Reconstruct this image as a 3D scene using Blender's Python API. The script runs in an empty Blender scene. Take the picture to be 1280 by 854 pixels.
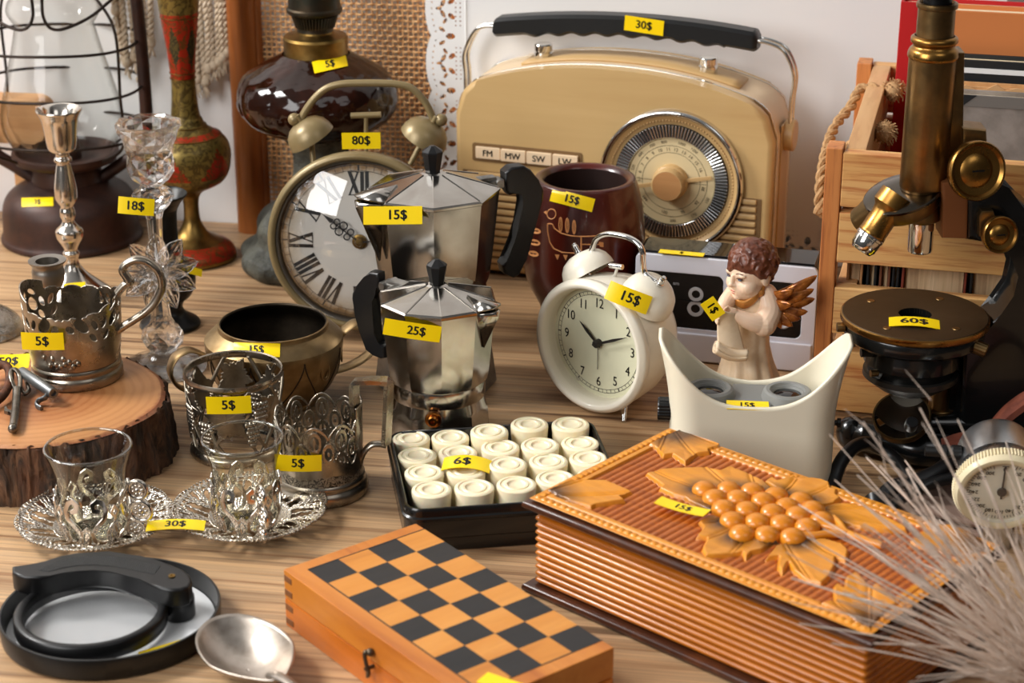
import bpy, bmesh, math, random
import numpy as np
from mathutils import Vector, Matrix, Euler
from math import sin, cos, pi, radians, atan2, sqrt, tan, hypot, degrees
random.seed(7)
scene = bpy.context.scene
COL = scene.collection

# ------------------------------------------------------------------ camera and measuring helpers
FPX, TILT, CAMH = 2500.0, radians(22.1), 0.64          # focal length in px of a 1280x854 frame, tilt, height over the table top
_c, _s = cos(TILT), sin(TILT)

def ray(u, v):
    x = (u - 640) / FPX; y = -(v - 427) / FPX
    return Vector((x, _c + y * _s, -_s + y * _c))

def V(u, v, z=0.0):
    """point at height z over the table"""
    d = ray(u, v); t = (z - CAMH) / d.z
    return Vector((d.x * t, d.y * t, z))

def AtY(u, v, Y):
    d = ray(u, v); t = Y / d.y
    return Vector((d.x * t, Y, CAMH + d.z * t))

def onplane(u, v, p0, n):
    o = Vector((0, 0, CAMH)); d = ray(u, v)
    t = (Vector(p0) - o).dot(n) / d.dot(n)
    return o + d * t

def mpp(p):
    """metres per pixel at a point"""
    return (p[1] * _c - (p[2] - CAMH) * _s) / FPX

def prof(base, pts):
    """(v, width) of rings on a vertical axis through base -> (radius, z over base)"""
    out = []
    for v, w in pts:
        d = ray(640, v); z = CAMH + d.z * base.y / d.y
        out.append((w * 0.5 * mpp((0, base.y, z)), z - base.z))
    return out

# ------------------------------------------------------------------ materials
def lin(c):
    c = c / 255.0
    return c / 12.92 if c <= 0.04045 else ((c + 0.055) / 1.055) ** 2.4

def rgb(c):
    return (lin(c[0]), lin(c[1]), lin(c[2]), 1.0)

class NT:
    def __init__(s, name):
        s.mat = bpy.data.materials.new(name); s.mat.use_nodes = True
        s.t = s.mat.node_tree; s.b = s.t.nodes['Principled BSDF']; s.out = s.t.nodes['Material Output']
    def n(s, typ, **kw):
        nd = s.t.nodes.new(typ)
        for k, v in kw.items():
            if k in nd.inputs: nd.inputs[k].default_value = v
            else: setattr(nd, k, v)
        return nd
    def l(s, a, b): s.t.links.new(a, b)
    def coord(s, scale=(1, 1, 1), rot=(0, 0, 0)):
        tc = s.n('ShaderNodeTexCoord'); mp = s.n('ShaderNodeMapping')
        mp.inputs['Scale'].default_value = scale; mp.inputs['Rotation'].default_value = rot
        s.l(tc.outputs['Object'], mp.inputs['Vector'])
        return mp.outputs['Vector']
    def noise(s, vec, scale, detail=4, rough=.55, dist=0):
        nd = s.n('ShaderNodeTexNoise'); nd.inputs['Scale'].default_value = scale; nd.inputs['Detail'].default_value = detail
        nd.inputs['Roughness'].default_value = rough; nd.inputs['Distortion'].default_value = dist
        if vec is not None: s.l(vec, nd.inputs['Vector'])
        return nd.outputs['Fac']
    def ramp(s, fac, stops, interp='LINEAR'):
        nd = s.n('ShaderNodeValToRGB'); nd.color_ramp.interpolation = interp
        el = nd.color_ramp.elements
        while len(el) < len(stops): el.new(0.5)
        for e, (p, c) in zip(el, stops):
            e.position = p; e.color = c if len(c) == 4 else rgb(c)
        s.l(fac, nd.inputs['Fac'])
        return nd.outputs['Color']
    def bump(s, h, strength=.3, dist=.001):
        nd = s.n('ShaderNodeBump'); nd.inputs['Strength'].default_value = strength; nd.inputs['Distance'].default_value = dist
        s.l(h, nd.inputs['Height']); s.l(nd.outputs['Normal'], s.b.inputs['Normal'])
    def mixc(s, fac, a, b, typ='MIX'):
        nd = s.n('ShaderNodeMix', data_type='RGBA', blend_type=typ)
        if isinstance(fac, float): nd.inputs[0].default_value = fac
        else: s.l(fac, nd.inputs[0])
        for i, x in ((6, a), (7, b)):
            if isinstance(x, (tuple, list)): nd.inputs[i].default_value = x if len(x) == 4 else rgb(x)
            else: s.l(x, nd.inputs[i])
        return nd.outputs[2]

MATS = {}
def mat(name, col, rough=.5, metal=0., spec=.5, var=None, bump=None, coat=0., coat_rough=.05, rvar=None, trans=0., ior=1.45, sss=0., aniso=0.):
    """plain material; var=(scale, colour2, low, high) blotches, bump=(scale, strength, dist), rvar=(scale, rough2)"""
    if name in MATS: return MATS[name]
    m = NT(name); b = m.b
    b.inputs['Base Color'].default_value = rgb(col); b.inputs['Roughness'].default_value = rough
    b.inputs['Metallic'].default_value = metal; b.inputs['Specular IOR Level'].default_value = spec
    b.inputs['Coat Weight'].default_value = coat; b.inputs['Coat Roughness'].default_value = coat_rough
    b.inputs['Transmission Weight'].default_value = trans; b.inputs['IOR'].default_value = ior
    if sss:
        b.inputs['Subsurface Weight'].default_value = sss; b.inputs['Subsurface Radius'].default_value = (.004, .002, .001)
        b.inputs['Subsurface Scale'].default_value = 1.0
    vec = m.coord() if (var or bump or rvar) else None
    if var:
        f = m.noise(vec, var[0], 6, .6, .3)
        m.l(m.ramp(f, [(var[2], col), (var[3], var[1])]), b.inputs['Base Color'])
    if rvar:
        f = m.noise(vec, rvar[0], 5, .6)
        mr = m.n('ShaderNodeMapRange'); mr.inputs['From Min'].default_value = .35; mr.inputs['From Max'].default_value = .65
        mr.inputs['To Min'].default_value = rough; mr.inputs['To Max'].default_value = rvar[1]
        m.l(f, mr.inputs['Value']); m.l(mr.outputs['Result'], b.inputs['Roughness'])
    if bump:
        m.bump(m.noise(vec, bump[0], 5, .6), bump[1], bump[2])
    MATS[name] = m.mat
    return m.mat

def wood(name, cols, axis='X', scale=1., stretch=14., rough=.5, line=.35, bump=.08, coat=0., linecol=None, fine=1.):
    """streaky wood: cols = light, mid, dark"""
    if name in MATS: return MATS[name]
    m = NT(name); b = m.b
    k = {'X': (1 / stretch, 1, 1), 'Y': (1, 1 / stretch, 1), 'Z': (1, 1, 1 / stretch)}[axis]
    v1 = m.coord(tuple(x * 60 * scale for x in k))
    v2 = m.coord(tuple(x * 330 * scale * fine for x in k))
    f1 = m.noise(v1, 1.0, 5, .6, .4); f2 = m.noise(v2, 1.0, 4, .65, .1)
    c1 = m.ramp(f1, [(.28, cols[2]), (.45, cols[1]), (.68, cols[0])])
    dark = linecol or cols[2]
    fac = m.ramp(f2, [(.36, (255, 255, 255)), (.5, (0, 0, 0))])
    sc = m.n('ShaderNodeMath', operation='MULTIPLY'); sc.inputs[1].default_value = line
    m.l(fac, sc.inputs[0])
    col = m.mixc(sc.outputs[0], c1, dark)
    m.l(col, b.inputs['Base Color'])
    b.inputs['Roughness'].default_value = rough; b.inputs['Coat Weight'].default_value = coat
    if bump: m.bump(f2, bump, .0006)
    MATS[name] = m.mat
    return m.mat

def thin_glass(name, tint=(250, 252, 250), refl=1.0, rough=0.01, edge=.45, edgecol=(150, 150, 140)):
    """thin sheet of clear glass: lets light straight through, reflects more at grazing angles (same from both sides)"""
    if name in MATS: return MATS[name]
    m = NT(name); m.t.nodes.remove(m.b)
    tr = m.n('ShaderNodeBsdfTransparent'); gl = m.n('ShaderNodeBsdfGlossy'); mx = m.n('ShaderNodeMixShader')
    lw = m.n('ShaderNodeLayerWeight'); lw.inputs['Blend'].default_value = .5
    m.l(m.ramp(lw.outputs['Facing'], [(edge, tint), (1., edgecol)]), tr.inputs['Color'])
    gl.inputs['Roughness'].default_value = rough
    pw = m.n('ShaderNodeMath', operation='POWER'); pw.inputs[1].default_value = 4.0; m.l(lw.outputs['Facing'], pw.inputs[0])
    ml = m.n('ShaderNodeMath', operation='MULTIPLY_ADD'); ml.inputs[1].default_value = .75 * refl; ml.inputs[2].default_value = .05 * refl; ml.use_clamp = True
    m.l(pw.outputs[0], ml.inputs[0]); m.l(ml.outputs[0], mx.inputs[0])
    m.l(tr.outputs[0], mx.inputs[1]); m.l(gl.outputs[0], mx.inputs[2]); m.l(mx.outputs[0], m.out.inputs['Surface'])
    MATS[name] = m.mat
    return m.mat

# ------------------------------------------------------------------ mesh builder
class MB:
    def __init__(s): s.v = []; s.f = []; s.mi = []; s.cur = 0; s.wn = False
    def add(s, vs, fs, M=None):
        o = len(s.v)
        s.v += [tuple(M @ Vector(p)) for p in vs] if M is not None else [tuple(p) for p in vs]
        s.f += [tuple(i + o for i in f) for f in fs]; s.mi += [s.cur] * len(fs)
        return s
    def lathe(s, pr, seg=64, M=None, shape=None, caps=False):
        """revolve (r, z); shape(angle) scales the radius"""
        vs = []; fs = []; n = len(pr)
        for i in range(seg):
            a = 2 * pi * i / seg; k = shape(a) if shape else 1.
            ca, sa = cos(a) * k, sin(a) * k
            vs += [(r * ca, r * sa, z) for r, z in pr]
        def ix(i, q): return q if pr[q][0] < 1e-9 else i * n + q          # points on the axis are shared
        for i in range(seg):
            j = (i + 1) % seg
            for q in range(n - 1):
                f = tuple(dict.fromkeys((ix(i, q), ix(j, q), ix(j, q + 1), ix(i, q + 1))))
                if len(f) >= 3: fs.append(f)
        if caps:
            fs.append(tuple(i * n for i in reversed(range(seg)))); fs.append(tuple(i * n + n - 1 for i in range(seg)))
        return s.add(vs, fs, M)
    def tube(s, pts, r, seg=12, closed=False, M=None, caps=True, flat=1., up=None):
        """round bar along pts; r number or list; flat squashes the section along its second axis"""
        P = [Vector(p) for p in pts]; n = len(P)
        R = r if isinstance(r, (list, tuple)) else [r] * n
        vs = []; fs = []; prev = None
        for i in range(n):
            if closed: t = P[(i + 1) % n] - P[i - 1]
            elif i == 0: t = P[1] - P[0]
            elif i == n - 1: t = P[-1] - P[-2]
            else: t = (P[i + 1] - P[i]).normalized() + (P[i] - P[i - 1]).normalized()
            t = t.normalized() if t.length > 1e-12 else Vector((0, 0, 1))
            if prev is None:
                a = Vector(up) if up else (Vector((0, 0, 1)) if abs(t.z) < .9 else Vector((1, 0, 0)))
                nrm = (a - t * a.dot(t)).normalized()
            else:
                nrm = prev - t * prev.dot(t)
                nrm = nrm.normalized() if nrm.length > 1e-9 else prev
            prev = nrm; bi = t.cross(nrm)
            for k in range(seg):
                a = 2 * pi * k / seg
                vs.append(P[i] + nrm * (cos(a) * R[i]) + bi * (sin(a) * R[i] * flat))
        m = n if closed else n - 1
        for i in range(m):
            j = (i + 1) % n
            for k in range(seg):
                l = (k + 1) % seg
                fs.append((i * seg + k, i * seg + l, j * seg + l, j * seg + k))
        if caps and not closed:
            fs.append(tuple(reversed(range(seg)))); fs.append(tuple((n - 1) * seg + k for k in range(seg)))
        return s.add(vs, fs, M)
    def box(s, c, d, b=0., M=None, seg=2):
        s.wn = True
        bm = bmesh.new(); bmesh.ops.create_cube(bm, size=1.0)
        bmesh.ops.scale(bm, vec=d, verts=bm.verts)
        if b > 0: bmesh.ops.bevel(bm, geom=list(bm.edges), offset=b, segments=seg, profile=.5, affect='EDGES')
        bmesh.ops.translate(bm, vec=c, verts=bm.verts)
        bm.verts.index_update()
        s.add([v.co.copy() for v in bm.verts], [[v.index for v in f.verts] for f in bm.faces], M); bm.free()
        return s
    def prism(s, poly, z0, z1, b=0., M=None, seg=2, btop=None):
        """upright prism over a 2D outline, rounded top and bottom edges"""
        s.wn = True
        bm = bmesh.new(); n = len(poly)
        lo = [bm.verts.new((x, y, z0)) for x, y in poly]; hi = [bm.verts.new((x, y, z1)) for x, y in poly]
        fb = bm.faces.new(list(reversed(lo))); ft = bm.faces.new(hi)
        for i in range(n):
            j = (i + 1) % n; bm.faces.new((lo[i], lo[j], hi[j], hi[i]))
        if b > 0:
            bmesh.ops.bevel(bm, geom=list(set(list(ft.edges) + (list(fb.edges) if btop is None else []))), offset=b, segments=seg, profile=.5, affect='EDGES', clamp_overlap=True)
        bmesh.ops.recalc_face_normals(bm, faces=bm.faces)
        bm.verts.index_update()
        s.add([v.co.copy() for v in bm.verts], [[v.index for v in f.verts] for f in bm.faces], M); bm.free()
        return s
    def ball(s, c, r, seg=16, rings=10, M=None):
        rr = r if isinstance(r, (tuple, list)) else (r, r, r)
        T = Matrix.Translation(c) @ Matrix.Diagonal((rr[0], rr[1], rr[2], 1))
        pr = [(sin(pi * i / rings), -cos(pi * i / rings)) for i in range(rings + 1)]
        pr[0] = (0, -1); pr[-1] = (0, 1)
        return s.lathe(pr, seg, (M @ T) if M is not None else T)
    def grid(s, fn, nu, nv, M=None, wrap=False):
        vs = [fn(i / nu, j / nv) for i in range(nu + (0 if wrap else 1)) for j in range(nv + 1)]
        fs = []
        for i in range(nu):
            i2 = (i + 1) % nu if wrap else i + 1
            for j in range(nv):
                a = i * (nv + 1) + j; b = i2 * (nv + 1) + j
                fs.append((a, b, b + 1, a + 1))
        return s.add(vs, fs, M)
    def sheet(s, g, fn, nu, nv, wrap=False, M=None):
        """surface fn(u,v) kept only where g(u,v) > 0, with clean cut edges"""
        N = nu + 1
        G = [[g(i / nu, j / nv) for j in range(nv + 1)] for i in range(N)]
        if wrap: G[nu] = G[0]
        vs = []; key = {}; fs = []
        def vert(k, u, v):
            if k not in key: key[k] = len(vs); vs.append(fn(u, v))
            return key[k]
        for i in range(nu):
            for j in range(nv):
                cs = [(i, j), (i + 1, j), (i + 1, j + 1), (i, j + 1)]
                gs = [G[a][b] for a, b in cs]
                if max(gs) <= 0: continue
                poly = []
                for q in range(4):
                    a = cs[q]; b = cs[(q + 1) % 4]; ga = gs[q]; gb = gs[(q + 1) % 4]
                    wa = (a[0] % nu if wrap else a[0], a[1]); wb = (b[0] % nu if wrap else b[0], b[1])
                    if ga > 0: poly.append(vert(wa, a[0] / nu, a[1] / nv))
                    if (ga > 0) != (gb > 0):
                        t = ga / (ga - gb); t = min(.98, max(.02, t))
                        k = (wa, wb) if wa < wb else (wb, wa)
                        poly.append(vert(k, (a[0] + (b[0] - a[0]) * t) / nu, (a[1] + (b[1] - a[1]) * t) / nv))
                poly = list(dict.fromkeys(poly))
                if len(poly) >= 3: fs.append(tuple(poly))
        return s.add(vs, fs, M)
    def merge(s, ob_mesh, M=None):
        return s.add([v.co.copy() for v in ob_mesh.vertices], [tuple(p.vertices) for p in ob_mesh.polygons], M)
    def build(s, name, m, parent=None, loc=None, rot=None, ang=38, solid=None, sub=0, weld=False, flip=False):
        me = bpy.data.meshes.new(name)
        me.from_pydata(s.v, [], s.f)
        ms = m if isinstance(m, (list, tuple)) else [m]
        for x in ms: me.materials.append(x)
        if len(ms) > 1: me.polygons.foreach_set('material_index', s.mi)
        me.validate(); me.update()
        bm = bmesh.new(); bm.from_mesh(me)
        loose = [v for v in bm.verts if not v.link_faces]
        if loose: bmesh.ops.delete(bm, geom=loose, context='VERTS')
        if weld: bmesh.ops.remove_doubles(bm, verts=bm.verts, dist=1e-6)
        if not solid: bmesh.ops.recalc_face_normals(bm, faces=bm.faces)
        bm.to_mesh(me); bm.free()
        if ang:
            me.polygons.foreach_set('use_smooth', [True] * len(me.polygons))
            if ang < 180: me.set_sharp_from_angle(angle=radians(ang))
        ob = bpy.data.objects.new(name, me); COL.objects.link(ob)
        if parent: ob.parent = parent
        if loc is not None: ob.location = loc
        if rot is not None: ob.rotation_euler = rot
        if solid:
            md = ob.modifiers.new('thickness', 'SOLIDIFY'); md.thickness = solid; md.offset = 0
        if s.wn and ang and not sub:
            md = ob.modifiers.new('even_normals', 'WEIGHTED_NORMAL'); md.keep_sharp = True; md.weight = 90
        if sub:
            md = ob.modifiers.new('smooth', 'SUBSURF'); md.levels = sub; md.render_levels = sub
        return ob

def smooth_path(pts, n=8, closed=False):
    """Catmull-Rom through pts"""
    P = [Vector(p) for p in pts]; out = []; m = len(P)
    rng = range(m) if closed else range(m - 1)
    for i in rng:
        p0 = P[(i - 1) % m] if closed or i > 0 else P[0] * 2 - P[1]
        p1 = P[i]; p2 = P[(i + 1) % m]
        p3 = P[(i + 2) % m] if closed or i + 2 < m else P[-1] * 2 - P[-2]
        for k in range(n):
            t = k / n
            out.append(.5 * ((2 * p1) + (p2 - p0) * t + (2 * p0 - 5 * p1 + 4 * p2 - p3) * t * t + (3 * p1 - p0 - 3 * p2 + p3) * t ** 3))
    if not closed: out.append(P[-1])
    return out

def smooth_prof(pts, n=5):
    return [(max(0., p.x), p.y) for p in smooth_path([(r, z, 0) for r, z in pts], n)]

def rrect(w, h, r, n=6, cx=0, cy=0):
    out = []
    for (sx, sy, a0) in ((1, 1, 0), (-1, 1, pi / 2), (-1, -1, pi), (1, -1, 3 * pi / 2)):
        for k in range(n + 1):
            a = a0 + pi / 2 * k / n
            out.append((cx + sx * (w / 2 - r) + r * cos(a), cy + sy * (h / 2 - r) + r * sin(a)))
    return out

def thing(name, label, cat, loc=(0, 0, 0), rz=0., group=None, rot=None):
    o = bpy.data.objects.new(name, None); COL.objects.link(o)
    o.empty_display_size = .02
    o.location = loc; o.rotation_euler = rot if rot is not None else (0, 0, rz)
    o['label'] = label; o['category'] = cat
    if group: o['group'] = group
    return o

def tagobj(o, label, cat, group=None, kind=None):
    o['label'] = label; o['category'] = cat
    if group: o['group'] = group
    if kind: o['kind'] = kind
    return o

def structure(o): o['kind'] = 'structure'; return o

_FONT_CACHE = {}
def text_geo(txt, size, bold=.0):
    """flat lettering outline (vertices, faces), centred; bold thickens by shifted copies"""
    key = (txt, size, bold)
    if key in _FONT_CACHE: return _FONT_CACHE[key]
    if (size, bold) != (1.0, 0.):
        vs, fs = text_geo(txt, 1.0, 0.)
        V2, F2 = [], []
        offs = [(0, 0)] if bold == 0 else [(bold, 0), (-bold, 0), (0, bold * .7), (0, -bold * .7)]
        for k, (dx, dy) in enumerate(offs):
            o = len(V2); V2 += [Vector(((v.x + dx) * size, (v.y + dy) * size, .00001 * k)) for v in vs]; F2 += [tuple(i + o for i in f) for f in fs]
        _FONT_CACHE[key] = (V2, F2)
        return V2, F2
    cu = bpy.data.curves.new('lettering', 'FONT'); cu.body = txt; cu.size = 1.; cu.align_x = 'CENTER'; cu.align_y = 'CENTER'
    cu.resolution_u = 4
    ob = bpy.data.objects.new('lettering', cu); COL.objects.link(ob)
    dg = bpy.context.evaluated_depsgraph_get(); dg.update()
    me = ob.evaluated_get(dg).to_mesh()
    vs = [v.co.copy() for v in me.vertices]; fs = [tuple(p.vertices) for p in me.polygons]
    ob.evaluated_get(dg).to_mesh_clear()
    bpy.data.objects.remove(ob); bpy.data.curves.remove(cu)
    if vs:
        x0 = min(v.x for v in vs); x1 = max(v.x for v in vs); y0 = min(v.y for v in vs); y1 = max(v.y for v in vs)
        vs = [Vector((v.x - (x0 + x1) / 2, v.y - (y0 + y1) / 2, v.z)) for v in vs]
    _FONT_CACHE[key] = (vs, fs)
    return vs, fs

def frame_mat(p, right, up):
    r = Vector(right).normalized(); n = r.cross(Vector(up)).normalized(); u = n.cross(r)
    M = Matrix((r, u, n)).transposed().to_4x4(); M.translation = Vector(p)
    return M

YELLOW = mat('yellow_label_paper', (250, 214, 8), .32, spec=.5)
INK = mat('black_ink', (16, 15, 14), .5)

def price_tag(parent, txt, p, right, up, w, h, bend=0., shift=0., curl=0., name='price_tag', tw=.62, th=.62):
    """yellow paper price tag; p centre, right/up world axes, bend = curvature (1/m) around the up axis (+ wraps away from the viewer)"""
    bpy.context.view_layer.update()
    inv = parent.matrix_world.inverted() if parent is not None else Matrix()
    Mw = frame_mat(p, right, up)
    def warp(x, y, z):
        if abs(bend) > 1e-6:
            R = 1 / bend; a = x / R
            return Vector(((R + z) * sin(a), y, (R + z) * cos(a) - R))
        return Vector((x, y, z))
    nx = 18
    mb = MB()
    for zz, flip in ((.00035, False), (0., True)):
        vs = [warp(-w / 2 + w * i / nx, -h / 2 + h * j, zz) for i in range(nx + 1) for j in (0, 1)]
        fs = [(2 * i, 2 * i + 2, 2 * i + 3, 2 * i + 1) for i in range(nx)]
        if flip: fs = [tuple(reversed(f)) for f in fs]
        mb.add(vs, fs)
    o = [warp(sx * w / 2, sy * h / 2, zz) for zz in (.00035, 0) for sx, sy in ((-1, -1), (1, -1), (1, 1), (-1, 1))]
    mb.add(o, [(0, 3, 7, 4), (1, 5, 6, 2)])
    if parent is None:
        tag = mb.build(name, YELLOW, None); tag.matrix_world = Mw
    else:
        tag = mb.build(name, YELLOW, parent); tag.matrix_local = inv @ Mw
    if not txt: return tag
    vs, fs = text_geo(txt, 1.0, .028)
    tx = max(v.x for v in vs) - min(v.x for v in vs); ty = max(v.y for v in vs) - min(v.y for v in vs)
    k = min(h * th / ty, w * tw / tx)
    tb = MB(); tb.add([warp(v.x * k + shift, v.y * k, .0005) for v in vs], fs)
    t = tb.build('price_lettering', INK, tag, ang=0)
    t['label'] = 'black price lettering'
    return tag

def tag_px(parent, txt, a, b, hpx, p0, n, bend=0., shift=0., name='price_tag', lift=.0006, tw=.62, th=.62):
    """tag whose mid-left and mid-right lie at pixels a, b of a plane through p0 with normal n"""
    n = Vector(n).normalized()
    A = onplane(a[0], a[1], p0, n); B = onplane(b[0], b[1], p0, n)
    r = (B - A); up = n.cross(r)
    c = (A + B) / 2 + n * lift
    # height: size along up that covers hpx
    k = mpp(c); vd = ray((a[0] + b[0]) / 2, (a[1] + b[1]) / 2).normalized(); u = up.normalized()
    fore = sqrt(max(.02, 1 - u.dot(vd) ** 2))
    return price_tag(parent, txt, c, r, up, r.length, hpx * k / fore, bend, shift, name=name, tw=tw, th=th)

def on_lathe(u, v, B, pr):
    """first point of the view ray on the lathed outline pr standing at B (local coordinates)"""
    def rz(z):
        best = 0
        for (r0, z0), (r1, z1) in zip(pr, pr[1:]):
            if min(z0, z1) <= z <= max(z0, z1) and abs(z1 - z0) > 1e-9: best = max(best, r0 + (r1 - r0) * (z - z0) / (z1 - z0))
        return best
    d = ray(u, v); o = Vector((0, 0, CAMH)); R = max(r for r, z in pr) + .004; t = (B.y - R) / d.y; st = R / 500 / d.y
    for _ in range(1000):
        p = o + d * t - B
        if hypot(p.x, p.y) <= rz(p.z): return p
        t += st
    return o + d * (B.y / d.y) - B

def tag_curve(parent, txt, a, b, hpx, fn, name='price_tag', n_=14, lift=.0004, rot=0.):
    """paper tag pressed on a curved surface; fn(u, v) gives points of that surface in the parent's frame"""
    mb = MB(); dx, dy = b[0] - a[0], b[1] - a[1]; L = hypot(dx, dy); nx, ny = -dy / L, dx / L
    def S(s, t): return fn(a[0] + dx * s + nx * t * hpx, a[1] + dy * s + ny * t * hpx)
    view = -ray((a[0] + b[0]) / 2, (a[1] + b[1]) / 2).normalized()
    Rm = Matrix.Rotation(-rot, 3, 'Z')
    view = Rm @ view
    for zz in (lift, lift + .0004): mb.grid(lambda s, t: S(s, .5 - t) + view * zz, n_, 5)
    tg = mb.build(name, YELLOW, parent, ang=60)
    if txt:
        vs, fs = text_geo(txt, 1.0, .028); tx = max(v.x for v in vs) - min(v.x for v in vs); ty = max(v.y for v in vs) - min(v.y for v in vs)
        k = min(hpx * .66 / ty, L * .66 / tx); tb_ = MB()
        tb_.add([S(.5 + v.x * k / L, -v.y * k / hpx) + view * (lift + .0007) for v in vs], fs)
        t_ = tb_.build('price_lettering', INK, tg, ang=0); t_['label'] = 'black price lettering'
    return tg

class Fr:
    """a thing's upright frame: origin on the table, turned by rz"""
    def __init__(s, o, rz): s.o = Vector(o); s.M = Matrix.Translation(s.o) @ Matrix.Rotation(rz, 4, 'Z'); s.I = s.M.inverted()
    def front(s, u, v, y=0.):
        n = s.M.to_3x3() @ Vector((0, 1, 0)); return s.I @ onplane(u, v, s.M @ Vector((0, y, 0)), n)
    def side(s, u, v, x=0.):
        n = s.M.to_3x3() @ Vector((1, 0, 0)); return s.I @ onplane(u, v, s.M @ Vector((x, 0, 0)), n)
    def top(s, u, v, z=0.):
        return s.I @ V(u, v, s.o.z + z)
    def w(s, p): return s.M @ Vector(p)
    def d(s, p): return s.M.to_3x3() @ Vector(p)

ROTX = Matrix.Rotation(pi / 2, 4, 'X')      # prism outline (x, y) -> standing (x, z), extrusion towards -y
# ------------------------------------------------------------------ camera, light, room
cam = bpy.data.cameras.new('camera'); cam_o = bpy.data.objects.new('camera', cam); COL.objects.link(cam_o)
cam.sensor_width = 36.0; cam.lens = 36.0 * FPX / 1280
cam_o.location = (0, 0, CAMH); cam_o.rotation_euler = (pi / 2 - TILT, 0, 0)
cam.clip_start = .05; cam.clip_end = 20
cam.dof.use_dof = True; cam.dof.focus_distance = 1.48; cam.dof.aperture_fstop = 9.5
scene.camera = cam_o
scene.view_settings.view_transform = 'Standard'; scene.view_settings.look = 'None'
scene.view_settings.exposure = 0.1; scene.view_settings.gamma = 1.0; scene.view_settings.use_curve_mapping = False
scene.cycles.use_denoising = True
scene.cycles.max_bounces = 14; scene.cycles.transparent_max_bounces = 24
scene.cycles.transmission_bounces = 12; scene.cycles.glossy_bounces = 6
scene.cycles.sample_clamp_indirect = 6.0
scene.cycles.caustics_refractive = False; scene.cycles.caustics_reflective = False

w = bpy.data.worlds.new('studio'); scene.world = w; w.use_nodes = True
wt = w.node_tree; bg = wt.nodes['Background']; bg.inputs['Strength'].default_value = 1.0
wc = wt.nodes.new('ShaderNodeTexCoord'); wd = wt.nodes.new('ShaderNodeVectorMath'); wd.operation = 'DOT_PRODUCT'
wd.inputs[1].default_value = Vector((-.45, -.25, .86)).normalized()
wr = wt.nodes.new('ShaderNodeValToRGB'); el = wr.color_ramp.elements
el[0].position = .0; el[0].color = (.035, .033, .032, 1); el[1].position = 1.; el[1].color = (.27, .27, .27, 1)
e = el.new(.45); e.color = (.07, .068, .066, 1)
wt.links.new(wc.outputs['Generated'], wd.inputs[0]); wt.links.new(wd.outputs['Value'], wr.inputs['Fac']); wt.links.new(wr.outputs['Color'], bg.inputs['Color'])

def area(name, loc, target, size, power, col=(1, 1, 1), size_y=None):
    l = bpy.data.lights.new(name, 'AREA'); l.energy = power; l.color = col; l.size = size
    if size_y: l.shape = 'RECTANGLE'; l.size_y = size_y
    o = bpy.data.objects.new(name, l); COL.objects.link(o); o.location = loc
    o.rotation_euler = (Vector(target) - Vector(loc)).to_track_quat('-Z', 'Y').to_euler()
    return o
area('key_softbox', (-1.75, 1.62, 1.55), (.05, 1.35, .0), .55, 50, (1, .985, .96), .55)
area('front_softbox', (-1.55, -.10, 1.20), (.05, 1.5, .1), 1.15, 38, (1, .99, .98), 1.25)
area('fill_softbox', (1.0, -.2, 1.9), (.15, 1.4, .05), 1.0, 5, (1, .99, .98), 1.0)

WALL_A = V(0, 262); WALL_B = V(300, 277)
WYAW = atan2(WALL_B.y - WALL_A.y, WALL_B.x - WALL_A.x)
WF = Fr(Vector((0, WALL_A.y - tan(-WYAW) * (0 - WALL_A.x), 0)), WYAW)      # on the wall line at x = 0
TABLE_Z = -.72
m_wall = mat('white_wall_paint', (240, 238, 236), .7, var=(3, (235, 232, 230), .3, .7), bump=(260, .05, .0004))
mb = MB(); mb.box((0, .05, .55), (3.2, .1, 2.54)); structure(mb.build('wall_back', m_wall, None, WF.o, (0, 0, WYAW)))
m_floor = wood('dark_floorboards', [(120, 96, 72), (104, 82, 60), (84, 64, 46)], 'X', .6)
mb = MB(); mb.box((0, .9, TABLE_Z - .05), (3.4, 3.2, .1)); structure(mb.build('floor', m_floor))

# table
def table_wood():
    m = NT('striped_oak_laminate'); b = m.b
    v1 = m.coord((1.6, 26, 1)); v2 = m.coord((2.6, 150, 1)); v3 = m.coord((7, 620, 1)); v4 = m.coord((1.1, 60, 1))
    f1 = m.noise(v1, 1, 3, .55, .25); f2 = m.noise(v2, 1, 4, .6, .25); f3 = m.noise(v3, 1, 3, .6, .1); f4 = m.noise(v4, 1, 4, .6, .5)
    base = m.ramp(f1, [(.3, (160, 134, 104)), (.5, (180, 153, 120)), (.7, (197, 170, 136))])
    c2 = m.mixc(m.ramp(f2, [(.36, (255, 255, 255)), (.52, (0, 0, 0))]), base, (138, 108, 80))
    c3 = m.mixc(m.ramp(f4, [(.34, (230, 230, 230)), (.385, (0, 0, 0))]), c2, (78, 58, 44))
    c4 = m.mixc(.35, c3, m.ramp(f3, [(.35, (120, 92, 66)), (.6, (226, 196, 158))]), 'OVERLAY')
    m.l(c4, b.inputs['Base Color']); b.inputs['Roughness'].default_value = .42
    b.inputs['Specular IOR Level'].default_value = .35
    m.bump(f3, .06, .0004)
    return m.mat
m_table = table_wood()
tb = thing('wooden_table', 'light striped oak table that carries the whole flea market display', 'table', tuple(WF.o), WYAW)
mb = MB(); mb.box((0, -.452, -.0175), (1.9, .9, .035), .003); mb.build('tabletop', m_table, tb)
for sx in (-.88, .88):
    for sy in (-.08, -.83):
        mb = MB(); mb.box((sx, sy, TABLE_Z / 2 - .0175), (.05, .05, -TABLE_Z - .035), .003); mb.build('leg', m_table, tb)

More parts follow.
